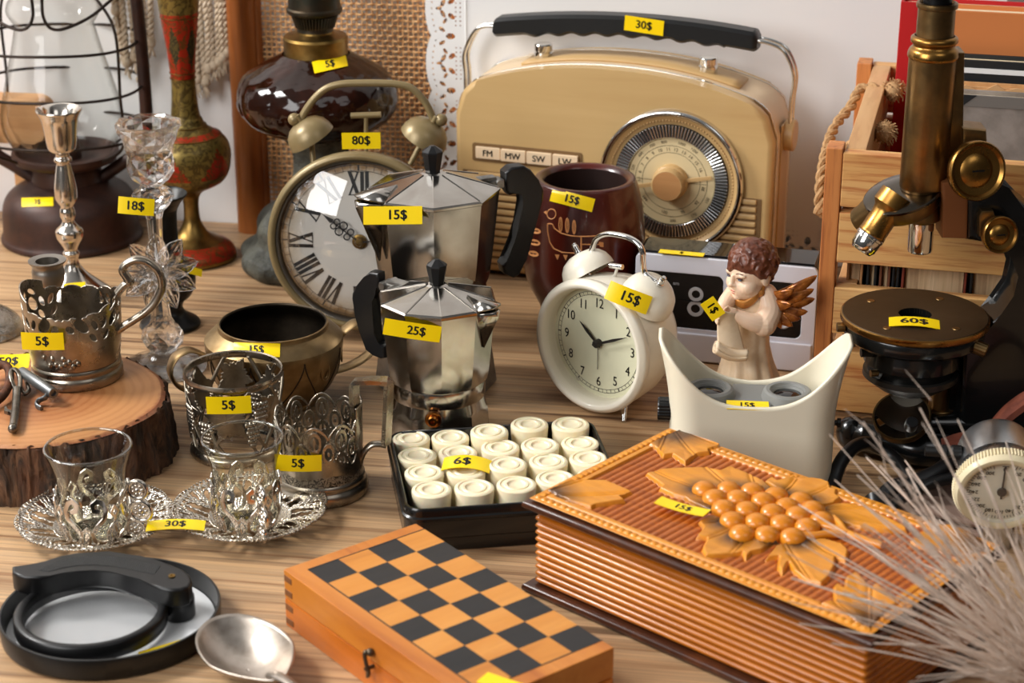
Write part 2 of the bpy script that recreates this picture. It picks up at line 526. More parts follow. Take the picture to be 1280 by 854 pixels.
# ------------------------------------------------------------------ cane screen on the left of the wall
m_bamboo = wood('brown_bamboo', [(176, 106, 50), (156, 88, 38), (120, 62, 24)], 'Z', .5, 10, .38, .25, .04)
m_cane = mat('cane_strand', (238, 192, 138), .5, var=(180, (212, 158, 102), .35, .65))
def wall_uv(u, v, off=0.):
    """local (x, z) on a plane parallel to the wall, off metres in front of it"""
    p = WF.front(u, v, -off); return p.x, p.z
x0, _ = wall_uv(310, 150, .02); xr, _ = wall_uv(334, 100, .02); x1, _ = wall_uv(556, 100, .02)
scr = thing('rattan_screen', 'brown bamboo framed screen of woven cane standing at the wall', 'screen', tuple(WF.w((x0, -.022, 0))), WYAW)
SH = .42
def pole(r, h, knots):
    pts = []
    n = 40
    for i in range(n + 1):
        z = h * i / n; k = max(0, 1 - min(abs(z - q) for q in knots) / .006) if knots else 0
        pts.append((r * (1 + .05 * k), z))
    return [(0, 0)] + pts + [(0, h)]
mb = MB(); mb.lathe(pole(.0145, SH, [.12, .3]), 28); mb.build('frame_pole', m_bamboo, scr)
mb = MB(); mb.tube([(xr - x0 - .006, 0, .004), (xr - x0 - .006, 0, SH)], .0042, 14); mb.build('inner_rod', m_bamboo, scr)
mb = MB(); mb.tube([(x1 - x0 + .02, 0, .0), (x1 - x0 + .02, 0, SH)], .0125, 20); mb.build('frame_pole', m_bamboo, scr)
for zz in (.012, SH - .006):
    mb = MB(); mb.tube([(0, 0, zz), (x1 - x0 + .02, 0, zz)], .007, 16); mb.build('cross_rail', m_bamboo, scr)
mb = MB(); L0 = xr - x0 - .003; L1 = x1 - x0 + .012; pit = .0049
nx = int((L1 - L0) / pit); nz = int((SH - .03) / pit)
for i in range(nx + 1):
    x = L0 + pit * i + random.uniform(-.0003, .0003)
    mb.tube([(x, .0004 * (1 if k % 2 else -1), .016 + (SH - .03) * k / 12) for k in range(13)], .00085, 5, caps=False)
for j in range(nz):
    z = .018 + pit * j; ph = j % 2
    pts = [(L0 - .004 + pit * .5 * k, .0014 * sin(pi * (k * .5 + ph)), z + random.uniform(-.00035, .00035)) for k in range(2 * nx + 4)]
    mb.tube(pts, .00105, 5, caps=False)
mb.build('cane_weave', m_cane, scr)

# ------------------------------------------------------------------ white lace edged panel
m_lace = mat('white_cut_paper', (243, 241, 239), .55)
lp_x0, _ = wall_uv(533, 100, .042); lp_x1, _ = wall_uv(1240, 200, .042)
lp = thing('lace_panel', 'white panel with a cut lace border standing behind the beige radio', 'panel', tuple(WF.w((lp_x0, -.042, 0))), WYAW)
LW, LHt, BW = lp_x1 - lp_x0, .44, .038
def lace_hole(s, t):
    """s along the edge (m), t from the outer edge inwards (m): > 0 paper"""
    P = .0515; q = s / P - math.floor(s / P); x = (q - .5) * P
    edge = .0042 - .0042 * abs(cos(pi * (s / P))) ** .6 + .0004
    d = t - edge if True else 1
    d = min(t - (.0062 - .0062 * abs(sin(pi * s / P)) ** .55), 1)
    def circ(cx, cy, r): return hypot(x - cx, t - cy) - r
    def ell(cx, cy, a, b, ro=0.):
        dx, dy = x - cx, t - cy; c, k = cos(ro), sin(ro); X, Y = dx * c + dy * k, -dx * k + dy * c
        return (hypot(X / a, Y / b) - 1) * min(a, b)
    for k in range(-4, 5): d = min(d, circ(k * .0054, .0062 + .0034 * (k / 4.) ** 2, .00095))
    for sx in (-1, 1):
        d = min(d, ell(sx * .0048, .0165, .0042, .0019, sx * .5), ell(sx * .0115, .0185, .0032, .0015, -sx * .6))
        d = min(d, ell(sx * .0195, .0155, .0034, .0018, sx * .9), ell(sx * .007, .0245, .0038, .0022, sx * .8))
    d = min(d, ell(0, .0125, .0016, .0028), ell(.02575, .0235, .003, .0042), ell(-.02575, .0235, .003, .0042))
    gx = (s % .0042) - .0021; gy = ((t - .0265) % .0042) - .0021
    if .0265 < t < .036 and abs(x) < .017: d = min(d, hypot(gx, gy) - .00085)
    return d
mb = MB()
n1 = int(LHt / .0009); n2 = int(BW / .0009)
mb.sheet(lambda a, b: lace_hole(a * LHt, b * BW), lambda a, b: (b * BW, 0, a * LHt), n1, n2)
mb.build('lace_border', m_lace, lp, ang=0, solid=.0012)
mb = MB(); S0 = LW * .55
mb.sheet(lambda a, b: lace_hole(S0 + a * (LW - S0), b * BW), lambda a, b: (S0 + a * (LW - S0), 0, b * BW), int((LW - S0) / .0009), n2)
mb.build('lace_border', m_lace, lp, ang=0, solid=.0012)
mb = MB(); mb.box((BW + (S0 - BW) / 2, 0, LHt / 2), (S0 - BW, .0012, LHt)); mb.box((S0 + (LW - S0) / 2, 0, BW + (LHt - BW) / 2), (LW - S0, .0012, LHt - BW))
mb.build('plain_field', m_lace, lp, ang=0)
mb = MB(); mb.tube([(BW, -.0008, 0), (BW, -.0008, LHt)], .0006, 6); mb.build('embossed_line', m_lace, lp)

# ------------------------------------------------------------------ macrame hanging on the wall
m_cord = mat('cream_cotton_cord', (214, 196, 172), .85, var=(300, (188, 166, 138), .35, .65), bump=(700, .6, .001))
mx, mz = wall_uv(215, -40, .02)
mac = thing('macrame_hanging', 'cream knotted cotton macrame hanging on the white wall', 'wall hanging', tuple(WF.w((mx, -.02, mz))), WYAW)
mb = MB(); mb.tube([(-.1, 0, 0), (.09, 0, 0)], .006, 14); mb.build('hanging_rod', m_bamboo, mac)
def twisted(mb, pts, r, pitch=.006):
    """two-ply cord"""
    P = smooth_path(pts, 10); L = 0; acc = [0]
    for a, b in zip(P, P[1:]): L += (b - a).length; acc.append(L)
    n = max(8, int(L / pitch * 5)); out = []
    j = 0
    for i in range(n + 1):
        d = L * i / n
        while j < len(acc) - 2 and acc[j + 1] < d: j += 1
        t = (d - acc[j]) / max(1e-9, acc[j + 1] - acc[j]); out.append((P[j].lerp(P[j + 1], t), (P[j + 1] - P[j]).normalized(), d))
    for ph in (0, pi):
        pts2 = []
        for p, t, d in out:
            a = Vector((0, 1, 0)) if abs(t.y) < .9 else Vector((1, 0, 0))
            n1 = t.cross(a).normalized(); n2 = t.cross(n1); an = d / pitch * pi + ph
            pts2.append(p + (n1 * cos(an) + n2 * sin(an)) * r * .5)
        mb.tube(pts2, r * .62, 7)
cords = [(152, 70), (161, 84), (168, 78), (176, 92), (182, 74), (243, 116), (249, 104), (255, 100), (262, 92), (268, 88), (275, 84), (281, 78), (286, 72), (258, 108), (30, -20), (24, -15), (146, 20), (190, 60)]
for u, v in cords:
    x, z = wall_uv(u, v, .02); x -= mx; z -= mz
    mb = MB(); y = random.uniform(-.006, .004)
    twisted(mb, [(x + random.uniform(-.004, .004), 0, 0), (x + random.uniform(-.002, .002), y, z * .5), (x, y, z + .006)], .0031)
    mb.ball((x, y, z + .006), (.0048, .0045, .006), 12, 8)
    for k in range(14):
        mb.tube([(x, y, z + .003), (x + random.uniform(-.004, .004), y + random.uniform(-.003, .003), z - random.uniform(.004, .011))], .0006, 5)
    mb.build('cord', m_cord, mac)

# ------------------------------------------------------------------ wooden rest behind the lantern
m_beech = wood('pale_beech', [(206, 158, 108), (194, 142, 92), (170, 118, 72)], 'X', .8, 12, .5, .3, .05)
bx0, bz0 = wall_uv(64, 150, .05)
tr = thing('wooden_trestle', 'small pale wooden trestle behind the rusty lantern', 'trestle', tuple(WF.w((bx0, -.05, 0))), WYAW)
mb = MB(); mb.prism(rrect(.22, .042, .012, 5, -.11, 0), -.016, .016, .003, Matrix.Translation((0, 0, .112)) @ ROTX); mb.build('rail', m_beech, tr)
for xx in (-.028, -.19):
    mb = MB(); mb.box((xx, 0, .0465), (.022, .022, .093), .002); mb.build('leg', m_beech, tr)
# ------------------------------------------------------------------ portable radio
RO = V(570, 340); RZ = radians(-19); RF = Fr(RO, RZ)
m_tan = wood('tan_radio_front', [(206, 172, 118), (199, 164, 110), (190, 153, 100)], 'X', .45, 16, .36, .12, .02, coat=.15)
m_cream = mat('cream_radio_shell', (222, 196, 160), .45)
m_tanp = mat('tan_radio_plastic', (196, 160, 108), .4)
m_chrome = mat('polished_chrome', (222, 220, 216), .08, 1.)
m_darkchrome = mat('dark_chrome', (120, 116, 110), .18, 1.)
m_blackpl = mat('black_plastic', (20, 20, 20), .38, spec=.5)
m_dial = mat('cream_dial', (216, 196, 152), .45)
m_peach = mat('peach_button', (236, 208, 172), .4)
m_shade = mat('brown_recess', (122, 92, 56), .5)
radio = thing('radio', 'retro beige portable radio with round dial and black carrying handle', 'radio', tuple(RO), RZ)
RW, RHs, RHt = .2925, .172, .2045
def radio_outline(gr=0., n=40):
    W, r, rb = RW, .022, .006
    pts = []
    for k in range(5):
        a = pi + pi / 2 * k / 4; pts.append((rb + (rb + gr) * cos(a), .004 + rb + (rb + gr) * sin(a)))
    for k in range(5):
        a = 1.5 * pi + pi / 2 * k / 4; pts.append((W - rb + (rb + gr) * cos(a), .004 + rb + (rb + gr) * sin(a)))
    # arch with rounded shoulders
    for k in range(n + 1):
        t = k / n; e = abs(2 * t - 1) ** 2.0
        x = W + gr - (W + 2 * gr) * t
        q = max(0., abs(2 * t - 1) * (W / 2) - (W / 2 - r)) / r
        z = RHs + .004 + (RHt - RHs - .004) * (1 - abs(2 * t - 1) ** 2.2) - r * (1 - sqrt(max(0., 1 - min(1, q) ** 2)))
        if k in (0, n): z = RHs - r + .002
        pts.append((x, z + gr))
    return pts
def rad_part(name, m, y0, y1, gr, b):
    mb = MB(); mb.prism(radio_outline(gr), -y1, -y0, b, ROTX); return mb.build(name, m, radio, ang=50)
rad_part('front_panel', m_tan, 0, .0145, 0, .006)
rad_part('chrome_trim', m_chrome, .0145, .0165, .0006, .0006)
rad_part('shell', m_cream, .0165, .071, 0, 0)
rad_part('chrome_trim', m_chrome, .071, .073, .0006, .0006)
rad_part('back_panel', m_tanp, .073, .080, 0, .004)
for xx in (.03, RW - .03):
    for yy in (.014, .066):
        mb = MB(); mb.lathe([(0, 0), (.007, 0), (.007, .006), (0, .006)], 16); mb.build('rubber_foot', m_blackpl, radio, (xx, yy, 0))
# side stripe
mb = MB(); mb.box((RW + .0008, .043, .085), (.0016, .03, .15), .0006); mb.build('side_strip', m_tanp, radio)
# top plate + knobs
def arch_z(x):
    return RHs + .004 + (RHt - RHs - .004) * (1 - abs(2 * x / RW - 1) ** 2.2)
mb = MB()
mb.grid(lambda a, b: (.055 + .2 * a, .026 + .034 * b, arch_z(.055 + .2 * a) + .0012), 24, 2)
mb.build('control_plate', m_tanp, radio, solid=.0024)
for u, v in ((679, 72), (885, 92)):
    z = .2; p = RF.front(u, v, .042)
    zz = arch_z(p.x)
    mb = MB(); mb.lathe([(0, 0), (.0078, 0), (.0082, .001), (.0082, .0055), (.0072, .0062), (.0072, .0068), (.0082, .0075), (.0082, .0125), (.0074, .0136), (0, .014)], 40)
    mb.build('control_knob', m_chrome, radio, (p.x, .042, zz + .001), (0, -2 * 2.2 * (RHt - RHs) / RW * 0, 0), ang=30)
# handle
pz = RF.side(988, 168, RW + .005).z
gl = RF.front(622, 32, .042); grr = RF.front(944, 50, .042)
for sx in (0, 1):
    xx = -.0035 if sx == 0 else RW + .0055
    mb = MB(); mb.lathe([(0, -.0045), (.0125, -.0045), (.014, -.0035), (.014, .0035), (.0125, .0045), (0, .0045)], 36, Matrix.Rotation(pi / 2, 4, 'Y'))
    mb.build('handle_pivot', m_tanp, radio, (xx, .045, pz), ang=30)
    gx, gz = (gl.x, gl.z) if sx == 0 else (grr.x, grr.z)
    d = -1 if sx == 0 else 1
    for dy in (-.0055, .0055):
        pts = smooth_path([(xx, .045 + dy, pz), (xx, .045 + dy, pz + .03), (xx + d * .001, .045 + dy, gz - .028), (xx - d * .008, .045 + dy, gz - .008), (gx + d * .012, .045 + dy, gz - .001), (gx - d * .004, .045 + dy, gz)], 8)
        mb = MB(); mb.tube(pts, .0018, 12); mb.build('handle_wire', m_chrome, radio)
mb = MB(); N = 140; sec = []
for i in range(N + 1):
    t = i / N; x = gl.x - .003 + (grr.x - gl.x + .006) * t
    zc = gl.z + (grr.z - gl.z) * t + .0085 * (1 - (2 * t - 1) ** 2) - .0
    e = min(1., min(t, 1 - t) / .018); e = sqrt(max(0., 1 - (1 - e) ** 2)); e = max(.45, e)
    scal = .0016 * (1 + cos(2 * pi * (t - .12) / .092)) if .12 < t < .88 else .0032
    top, bot = .0075 * e, (-.0125 + scal * .8) * (.6 + .4 * e)
    w = .0105 * (.7 + .3 * e)
    ring = []
    for y, z in ((-w, bot + .003), (-w * .6, bot), (w * .6, bot), (w, bot + .003), (w, top - .003), (w * .72, top), (-w * .72, top), (-w, top - .003)):
        ring.append((x, .045 + y, zc + z))
    sec.append(ring)
vs = [p for r in sec for p in r]; fs = []
for i in range(N):
    for k in range(8):
        l = (k + 1) % 8; fs.append((i * 8 + k, i * 8 + l, (i + 1) * 8 + l, (i + 1) * 8 + k))
fs += [tuple(range(8)), tuple(N * 8 + k for k in reversed(range(8)))]
mb.add(vs, fs); grip = mb.build('grip', m_blackpl, radio, ang=40)
grip['label'] = 'black grip with finger scallops'
# wave band buttons
bz = [RF.front(u, v) for u, v in ((594.8, 182), (594.8, 197))]
bl = RF.front(594.5, 190).x; br = RF.front(724, 203).x; zt, zb = bz[0].z, bz[1].z
mb = MB(); mb.prism(rrect(br - bl + .006, zt - zb + .006, .0025, 4, (bl + br) / 2, (zt + zb) / 2), -.0004, .0006, .0003, ROTX); mb.build('button_recess', m_shade, radio)
bw = (br - bl) / 4
for i, tx in enumerate(('FM', 'MW', 'SW', 'LW')):
    cx = bl + bw * (i + .5); dep = .0035 if i else .002
    mb = MB(); mb.prism(rrect(bw - .0007, zt - zb, .0012, 3, cx, (zt + zb) / 2), 0, dep, .0009, ROTX); b = mb.build('band_button', m_peach, radio)
    vs, fs = text_geo(tx, .0080, .022); mb = MB(); mb.add([(cx + v.x, -dep - .00015, (zt + zb) / 2 + v.y) for v in vs], fs); mb.build('lettering', INK, b, ang=0)
# speaker ribs
rt = RF.front(925, 248).z + .001
dc = RF.front(839.5, 226); dcx, dcz = dc.x, dc.z
mb = MB(); mb.box((RW / 2, -.0002, (rt + .012) / 2), (RW - .016, .0012, rt - .012), .0004); mb.build('speaker_panel', m_shade, radio)
k = 0; z = rt - .003
while z > .014:
    w0, w1 = .012, RW - .012
    segs = [(w0, w1)]
    dz = abs(z - dcz)
    if dz < .064:
        h = sqrt(.064 ** 2 - dz ** 2); segs = [(w0, dcx - h), (dcx + h, w1)]
    for a, b in segs:
        if b - a > .004:
            mb = MB(); mb.box(((a + b) / 2, -.0012, z), (b - a, .0034, .0047), .0014); mb.build('speaker_rib', m_tanp, radio)
    z -= .0068
# tuning dial
D = Matrix.Translation((dcx, 0, dcz)) @ Matrix.Rotation(pi / 2, 4, 'X')
dial = MB(); dial.lathe([(.0515, .001), (.058, .001), (.058, .004), (.0515, .0015)], 96, D)
bez = MB(); bez.lathe([(.0505, .0), (.0615, .0), (.0615, .0045), (.0600, .0052), (.0575, .0035), (.0545, .0018), (.0515, .0010), (.0505, .0006)], 96, D); bz_o = bez.build('dial_bezel', m_tanp, radio, ang=30)
mb = MB(); mb.lathe([(.0600, .003), (.0605, .0065), (.0625, .0075), (.0645, .0065), (.065, .0)], 96, D); mb.build('chrome_ring', m_chrome, radio, ang=60)
mb = MB()
for i in range(120):
    a = 2 * pi * i / 120
    mb.lathe([(.056, .0028), (.0562, .0034), (.0568, .0034), (.057, .0028)], 6) if False else None
    mb.ball((.0555 * cos(a), .0555 * sin(a), .0032), .0009, 6, 4, D)
mb.build('beaded_ring', m_tanp, bz_o)
mb = MB(); mb.lathe([(.0395, .001), (.0515, .001), (.0515, .0018), (.0395, .0026), (.0395, .001)], 96, D); dk = mb.build('ring_back', mat('ring_back', (60, 56, 50), .35, .6), radio, ang=30)
mb = MB()
for i in range(104):
    R = Matrix.Rotation(2 * pi * i / 104, 4, 'Z'); mb.box((.0455, 0, .0030), (.0112, .0015, .0022), .0003, D @ R, 1)
mb.build('silver_teeth', mat('silver_teeth', (225, 225, 225), .22, 1.), dk, ang=30)
mb = MB(); mb.lathe([(.0395, .0032), (.0402, .0024), (.0402, .0010)], 80, D); mb.lathe([(0, .0016), (.0395, .0016)], 80, D); face = mb.build('dial_face', m_dial, radio, ang=30)
m_ln = mat('dial_print', (70, 58, 40), .5)
mb = MB()
for r in (.0262, .0325):
    mb.lathe([(r - .00018, .0018), (r + .00018, .0018)], 90, D)
mb.box((0, 0, .0018), (.066, .0003, .0001), 0, D)
def dial_text(mb, tx, r, deg, size):
    vs, fs = text_geo(tx, size, .0); a = radians(deg)
    R = Matrix.Translation((r * sin(a), r * cos(a), .0019)) @ Matrix.Rotation(-a if abs(deg) <= 95 else pi - a, 4, 'Z')
    mb.add([D @ R @ v for v in vs], fs)
for i, tx in enumerate(('5.1', '6', '7', '8', '9', '10', '11', '12', '13', '14', '15', '16')): dial_text(mb, tx, .0293, -92 + i * 14.2, .0042)
for tx, d in (('530', -75), ('600', -52), ('700', -30), ('800', -12), ('1000', 14), ('1200', 34)): dial_text(mb, tx, .0360, d, .0036)
for tx, d in (('104', 232), ('100', 190), ('96', 157), ('92', 126), ('88', 98)): dial_text(mb, tx, .0293, d, .004)
for tx, d in (('250', 227), ('200', 176), ('170', 143), ('150', 113)): dial_text(mb, tx, .0360, d, .0038)
mb.build('dial_scale', m_ln, face, ang=0)
mb = MB(); mb.box((0, 0, .0055), (.076, .0036, .0012), .0004, D @ Matrix.Rotation(radians(12), 4, 'Z')); nd = mb.build('pointer', m_tanp, radio)
mb = MB(); mb.lathe([(.0158, .0016), (.0158, .006), (.0150, .0075), (.0142, .008), (.0142, .016), (.0132, .0172), (.0128, .0172)], 48, D); kn = mb.build('tuning_knob', m_tanp, radio, ang=40)
mb = MB(); mb.lathe([(0, .0178), (.0128, .0172)], 48, D); mb.build('knob_cap', wood('knob_wood', [(206, 154, 100), (196, 142, 88), (176, 120, 70)], 'X', .6), kn)
price_tag(radio, '30$', RF.w((RF.front(805, 32, .0335).x, .0338, RF.front(805, 32, .0335).z)), RF.d((1, 0, -.075)), RF.d((.07, -.05, 1)), .0355, .0135)
# ------------------------------------------------------------------ shared metals
m_brass = mat('aged_brass', (150, 120, 66), .32, 1., var=(60, (112, 88, 48), .35, .65), rvar=(80, .45), bump=(300, .08, .0005))
m_silver = mat('worn_silver', (168, 158, 144), .22, 1., var=(40, (134, 124, 110), .4, .7), rvar=(60, .36), bump=(240, .05, .0004))
m_bsilver = mat('bright_silver', (216, 208, 198), .14, 1., rvar=(50, .2))
m_dsilver = mat('dark_silver', (152, 142, 126), .28, 1., var=(60, (112, 102, 88), .35, .65), rvar=(70, .42))
m_iron = mat('rusty_lamp_paint', (66, 40, 30), .48, .25, var=(45, (44, 28, 24), .35, .65), bump=(220, .15, .0006))
m_wire = mat('dark_wire', (46, 36, 30), .45, .7, bump=(400, .2, .0005))
m_clear = thin_glass('clear_lamp_glass', (250, 251, 250), .55, .01, .55, (176, 174, 168))

# ------------------------------------------------------------------ kerosene lantern
B = V(91, 296)
lan = thing('kerosene_lantern', 'rusty brown kerosene lantern with wire guard and clear glass chimney', 'lantern', tuple(B))
pr = prof(B, [(296, 168), (294, 174), (290, 173), (284, 168), (262, 166), (250, 162), (240, 150), (232, 128), (227, 104), (224, 90)])
tank_pr = smooth_prof(pr, 4)
mb = MB(); mb.lathe([(0, 0)] + tank_pr + [(0, pr[-1][1])], 72); tank = mb.build('fuel_tank', m_iron, lan, ang=60)
pr = prof(B, [(226, 88), (222, 88), (208, 84), (204, 82), (202, 108), (198, 126), (192, 133), (188, 132), (187, 124), (196, 100)])
mb = MB(); mb.lathe(pr + [(0, pr[-1][1])], 64); bp = mb.build('burner_plate', m_iron, lan, ang=50)
pr = prof(B, [(196, 40), (180, 36), (172, 34), (168, 22), (167, 8)])
mb = MB(); mb.lathe(smooth_prof(pr, 3) + [(0, pr[-1][1])], 32); mb.build('burner_cone', m_iron, bp)
gp = prof(B, [(190, 116), (182, 122), (172, 136), (160, 147), (146, 151), (132, 148), (112, 138), (88, 126), (62, 112), (40, 102), (30, 98), (24, 104), (16, 114), (10, 116), (2, 112), (-6, 103), (-40, 100)])
mb = MB(); mb.lathe(smooth_prof(gp, 4), 72); mb.build('glass_chimney', m_clear, lan, ang=180)
pr = prof(B, [(-36, 110), (-44, 112), (-56, 100), (-64, 70)])
mb = MB(); mb.lathe(smooth_prof(pr, 3) + [(0, pr[-1][1])], 48); mb.build('top_cap', m_iron, lan)
k0 = mpp(B)
def lz(v): return zz_at(B, v)
def zz_at(base, v):
    d = ray(640, v); return CAMH + d.z * base.y / d.y - base.z
for sx in (-1, 1):
    pts = [(sx * (w * .5) * k0, 0, lz(v)) for w, v in ((60, 232), (96, 218), (132, 206), (172, 192), (196, 172), (205, 148), (206, 100), (204, 40), (198, -20), (176, -50), (110, -56))]
    mb = MB(); mb.tube(smooth_path(pts, 8), .0062, 16); mb.build('frame_tube', m_iron, lan)
for v, w in ((50, 206), (106, 208), (163, 204)):
    mb = MB(); r = w * .5 * mpp((0, B.y, lz(v)))
    mb.tube([(r * cos(a), r * sin(a) * .92, lz(v) + .0012 * sin(3 * a)) for a in [2 * pi * i / 72 for i in range(72)]], .0014, 8, True); mb.build('guard_ring', m_wire, lan)
for a in (-2.45, -.62, .62, 2.45):
    mb = MB(); r = 104 * k0
    mb.tube(smooth_path([(r * .45 * cos(a), r * .45 * sin(a), lz(-30)), (r * .8 * cos(a), r * .8 * sin(a), lz(-5)), (r * cos(a), r * sin(a), lz(30)), (r * 1.0 * cos(a), r * 1.0 * sin(a), lz(105)), (r * .99 * cos(a), r * .99 * sin(a), lz(165)), (r * .62 * cos(a), r * .62 * sin(a), lz(192))], 8), .0014, 8)
    mb.build('guard_wire', m_wire, lan)
for sx in (-1, 1):
    mb = MB(); pts = [(sx * x * k0, -y * k0, lz(v)) for x, y, v in ((6, 76, -22), (6, 78, 2), (14, 80, 16), (30, 78, 17), (58, 62, 6), (84, 40, -14))]
    mb.tube(smooth_path(pts, 8), .0015, 8); mb.build('guard_loop', m_wire, lan)
tag_curve(tank, '3$', (27, 253), (66.5, 252), 11, lambda u, v: on_lathe(u, v, B, tank_pr))

# ------------------------------------------------------------------ engraved brass vase
def engraved(name, c1, c2, sc):
    m = NT(name); vec = m.coord()
    ns = m.noise(vec, sc * .42, 3, .5, 2.2); n2 = m.noise(vec, sc * 1.4, 3, .6, .8)
    f = m.ramp(ns, [(.40, (0, 0, 0)), (.46, (255, 255, 255)), (.50, (255, 255, 255)), (.56, (0, 0, 0))])
    f2 = m.ramp(n2, [(.46, (0, 0, 0)), (.56, (150, 150, 150))])
    mx = m.mixc(.45, f, f2, 'LIGHTEN')
    m.l(m.mixc(mx, c1, c2), m.b.inputs['Base Color']); m.b.inputs['Metallic'].default_value = .6; m.b.inputs['Roughness'].default_value = .36
    m.bump(ns, .25, .0008)
    MATS[name] = m.mat; return m.mat
m_olive = engraved('engraved_olive_brass', (132, 112, 56), (86, 70, 34), 170)
m_vred = engraved('engraved_red_lacquer', (176, 44, 22), (104, 66, 28), 190)
m_vdark = engraved('engraved_dark_lacquer', (58, 54, 38), (92, 82, 44), 200)
B = V(243, 322)
vs_t = thing('brass_vase', 'tall engraved brass vase with red lacquer bands and a slender neck', 'vase', tuple(B))
pts = [(322, 96), (320, 104), (316, 105), (310, 100), (304, 88), (297, 60), (290, 38), (276, 22), (262, 19), (250, 20), (242, 27), (236, 42), (226, 82), (214, 100), (200, 106), (190, 107), (178, 101), (168, 84), (160, 58), (154, 46), (148, 41), (143, 36), (125, 32), (100, 30), (80, 33), (60, 37), (30, 45), (0, 52), (-25, 60), (-40, 70), (-44, 76)]
pr = smooth_prof(prof(B, pts), 6)
mb = MB(); seg = 96; mb.lathe([(0, 0)] + pr, seg)
mi = []
for f in mb.f:
    c = [sum(mb.v[i][k] for i in f) / len(f) for k in range(3)]
    z = c[2]; a = atan2(c[1], c[0]); hz = zz_at
    v = 427 - FPX * ((lambda d: d)(0)) if False else None
    mi.append((a, z))
zv = {k: zz_at(B, k) for k in (-60, 17, 22, 90, 97, 150, 156, 162, 168, 178, 205, 214, 220, 236, 300, 316)}
def vmat(a, z):
    q = (a / (2 * pi) * 5) % 1 - .5
    if zv[97] < z < zv[90] or zv[22] < z < zv[17]: return 1
    if zv[90] < z < zv[22]:
        t = (z - zv[90]) / (zv[22] - zv[90]) - .5
        return 2 if abs(q) * 2.4 + abs(t) * 2 < .8 else 1
    if zv[168] < z < zv[162]: return 1
    if zv[214] < z < zv[178]:
        t = (z - zv[214]) / (zv[178] - zv[214]); return 1 if abs(q) * 2.0 < (1 - t) * .8 else 0
    if zv[220] < z < zv[214]: return 0
    if zv[236] < z < zv[220]: return 1 if abs(q) < .18 else 0
    if zv[316] < z < zv[300]: return 1
    return 0 if z > zv[150] or zv[236] < z < zv[150] else 3
mb.mi = [vmat(a, z) for a, z in mi]
body = mb.build('vase_body', [m_olive, m_vred, m_vdark, m_brass], vs_t, ang=60)
for v, w in ((97, 31), (90, 31.5), (20, 47), (156, 49), (162, 61), (168, 84)):
    r = w * .5 * mpp((0, B.y, zz_at(B, v))); mb = MB()
    mb.lathe([(r, -.0006), (r + .0008, -.0003), (r + .0008, .0003), (r, .0006)], 64); mb.build('brass_band', m_brass, vs_t, (0, 0, zz_at(B, v)))

# ------------------------------------------------------------------ brown glass oil lamp
m_amber = mat('dark_amber_glass', (30, 11, 4), .1, spec=.5, var=(26, (56, 20, 6), .45, .75))
m_stone = mat('grey_cast_metal', (84, 84, 74), .6, .0, var=(60, (48, 48, 42), .35, .65), bump=(90, 1., .004))
m_bronze = mat('dark_bronze', (70, 58, 44), .42, .85, var=(60, (50, 54, 46), .35, .65), bump=(260, .15, .0006))
B = V(405, 330)
lamp = thing('oil_lamp', 'oil lamp with embossed dark brown glass bowl and bronze burner', 'lamp', tuple(B))
pr = smooth_prof(prof(B, [(330, 180), (328, 196), (318, 206), (308, 200), (299, 172), (292, 164), (276, 162), (262, 142), (250, 104), (238, 80), (215, 68), (190, 68), (176, 80), (166, 96)]), 5)
mb = MB(); mb.lathe([(0, 0)] + pr, 96, shape=lambda a: 1 + .035 * sin(7 * a + .6) + .02 * sin(13 * a)); mb.build('cast_foot', m_stone, lamp, ang=80)
zc = zz_at(B, 122); rr = 101 * mpp((0, B.y, zc))
pr = smooth_prof(prof(B, [(168, 84), (164, 104), (158, 140), (150, 170), (140, 188), (130, 197), (120, 200), (108, 196), (95, 182), (86, 156), (78, 128), (72, 104), (66, 84)]), 6)
pr_bowl = list(pr); mb = MB(); n = 160; N = len(pr)
def amb(u, t):
    i = min(N - 2, int(t * (N - 1))); q = t * (N - 1) - i
    r = pr[i][0] * (1 - q) + pr[i + 1][0] * q; z = pr[i][1] * (1 - q) + pr[i + 1][1] * q
    a = 2 * pi * u; e = max(0, sin(pi * t))
    lobe = abs(cos(4 * a + .5)) ** .5
    r *= 1 + e * (.045 * lobe - .03) * (1 if t < .62 else max(0, 1 - (t - .62) * 5))
    if t > .5: r *= 1 + .012 * sin(24 * a + 3 * sin(t * 40)) * sin(t * 70) * min(1, (t - .5) * 5)
    # round studs between the lobes
    for kk in range(8):
        ac = (pi / 2 + kk * pi - .5) / 4 + 0; da = (a - ac + pi) % (2 * pi) - pi
        d2 = (da * 7) ** 2 + ((t - .42) * 9) ** 2
        if d2 < 1: r *= 1 + .03 * sqrt(1 - d2)
    return (r * cos(a), r * sin(a), z)
mb.grid(amb, n, 56, wrap=True); bowl = mb.build('glass_bowl', m_amber, lamp, ang=180)
pr = prof(B, [(70, 78), (69, 81), (66, 80), (52, 80), (47, 81), (44, 78), (43, 60), (40, 46), (36, 44), (32, 45)])
mb = MB(); mb.lathe(pr, 64); mb.build('brass_collar', m_brass, lamp, ang=30)
pr = prof(B, [(38, 46), (30, 44), (24, 47), (18, 54), (16, 66), (13, 70), (10, 70), (8, 66), (-10, 64), (-30, 66), (-36, 60)])
mb = MB(); mb.lathe(pr + [(0, pr[-1][1])], 64); bur = mb.build('burner', m_bronze, lamp, ang=30)
mb = MB(); z0, z1 = zz_at(B, 33), zz_at(B, 18); r0, r1 = 22.5 * mpp(B), 27 * mpp(B)
for i in range(44):
    a = 2 * pi * i / 44; mb.tube([(r0 * cos(a), r0 * sin(a), z0), (r1 * cos(a), r1 * sin(a), z1)], .0009, 5)
mb.build('burner_ribs', m_bronze, bur)
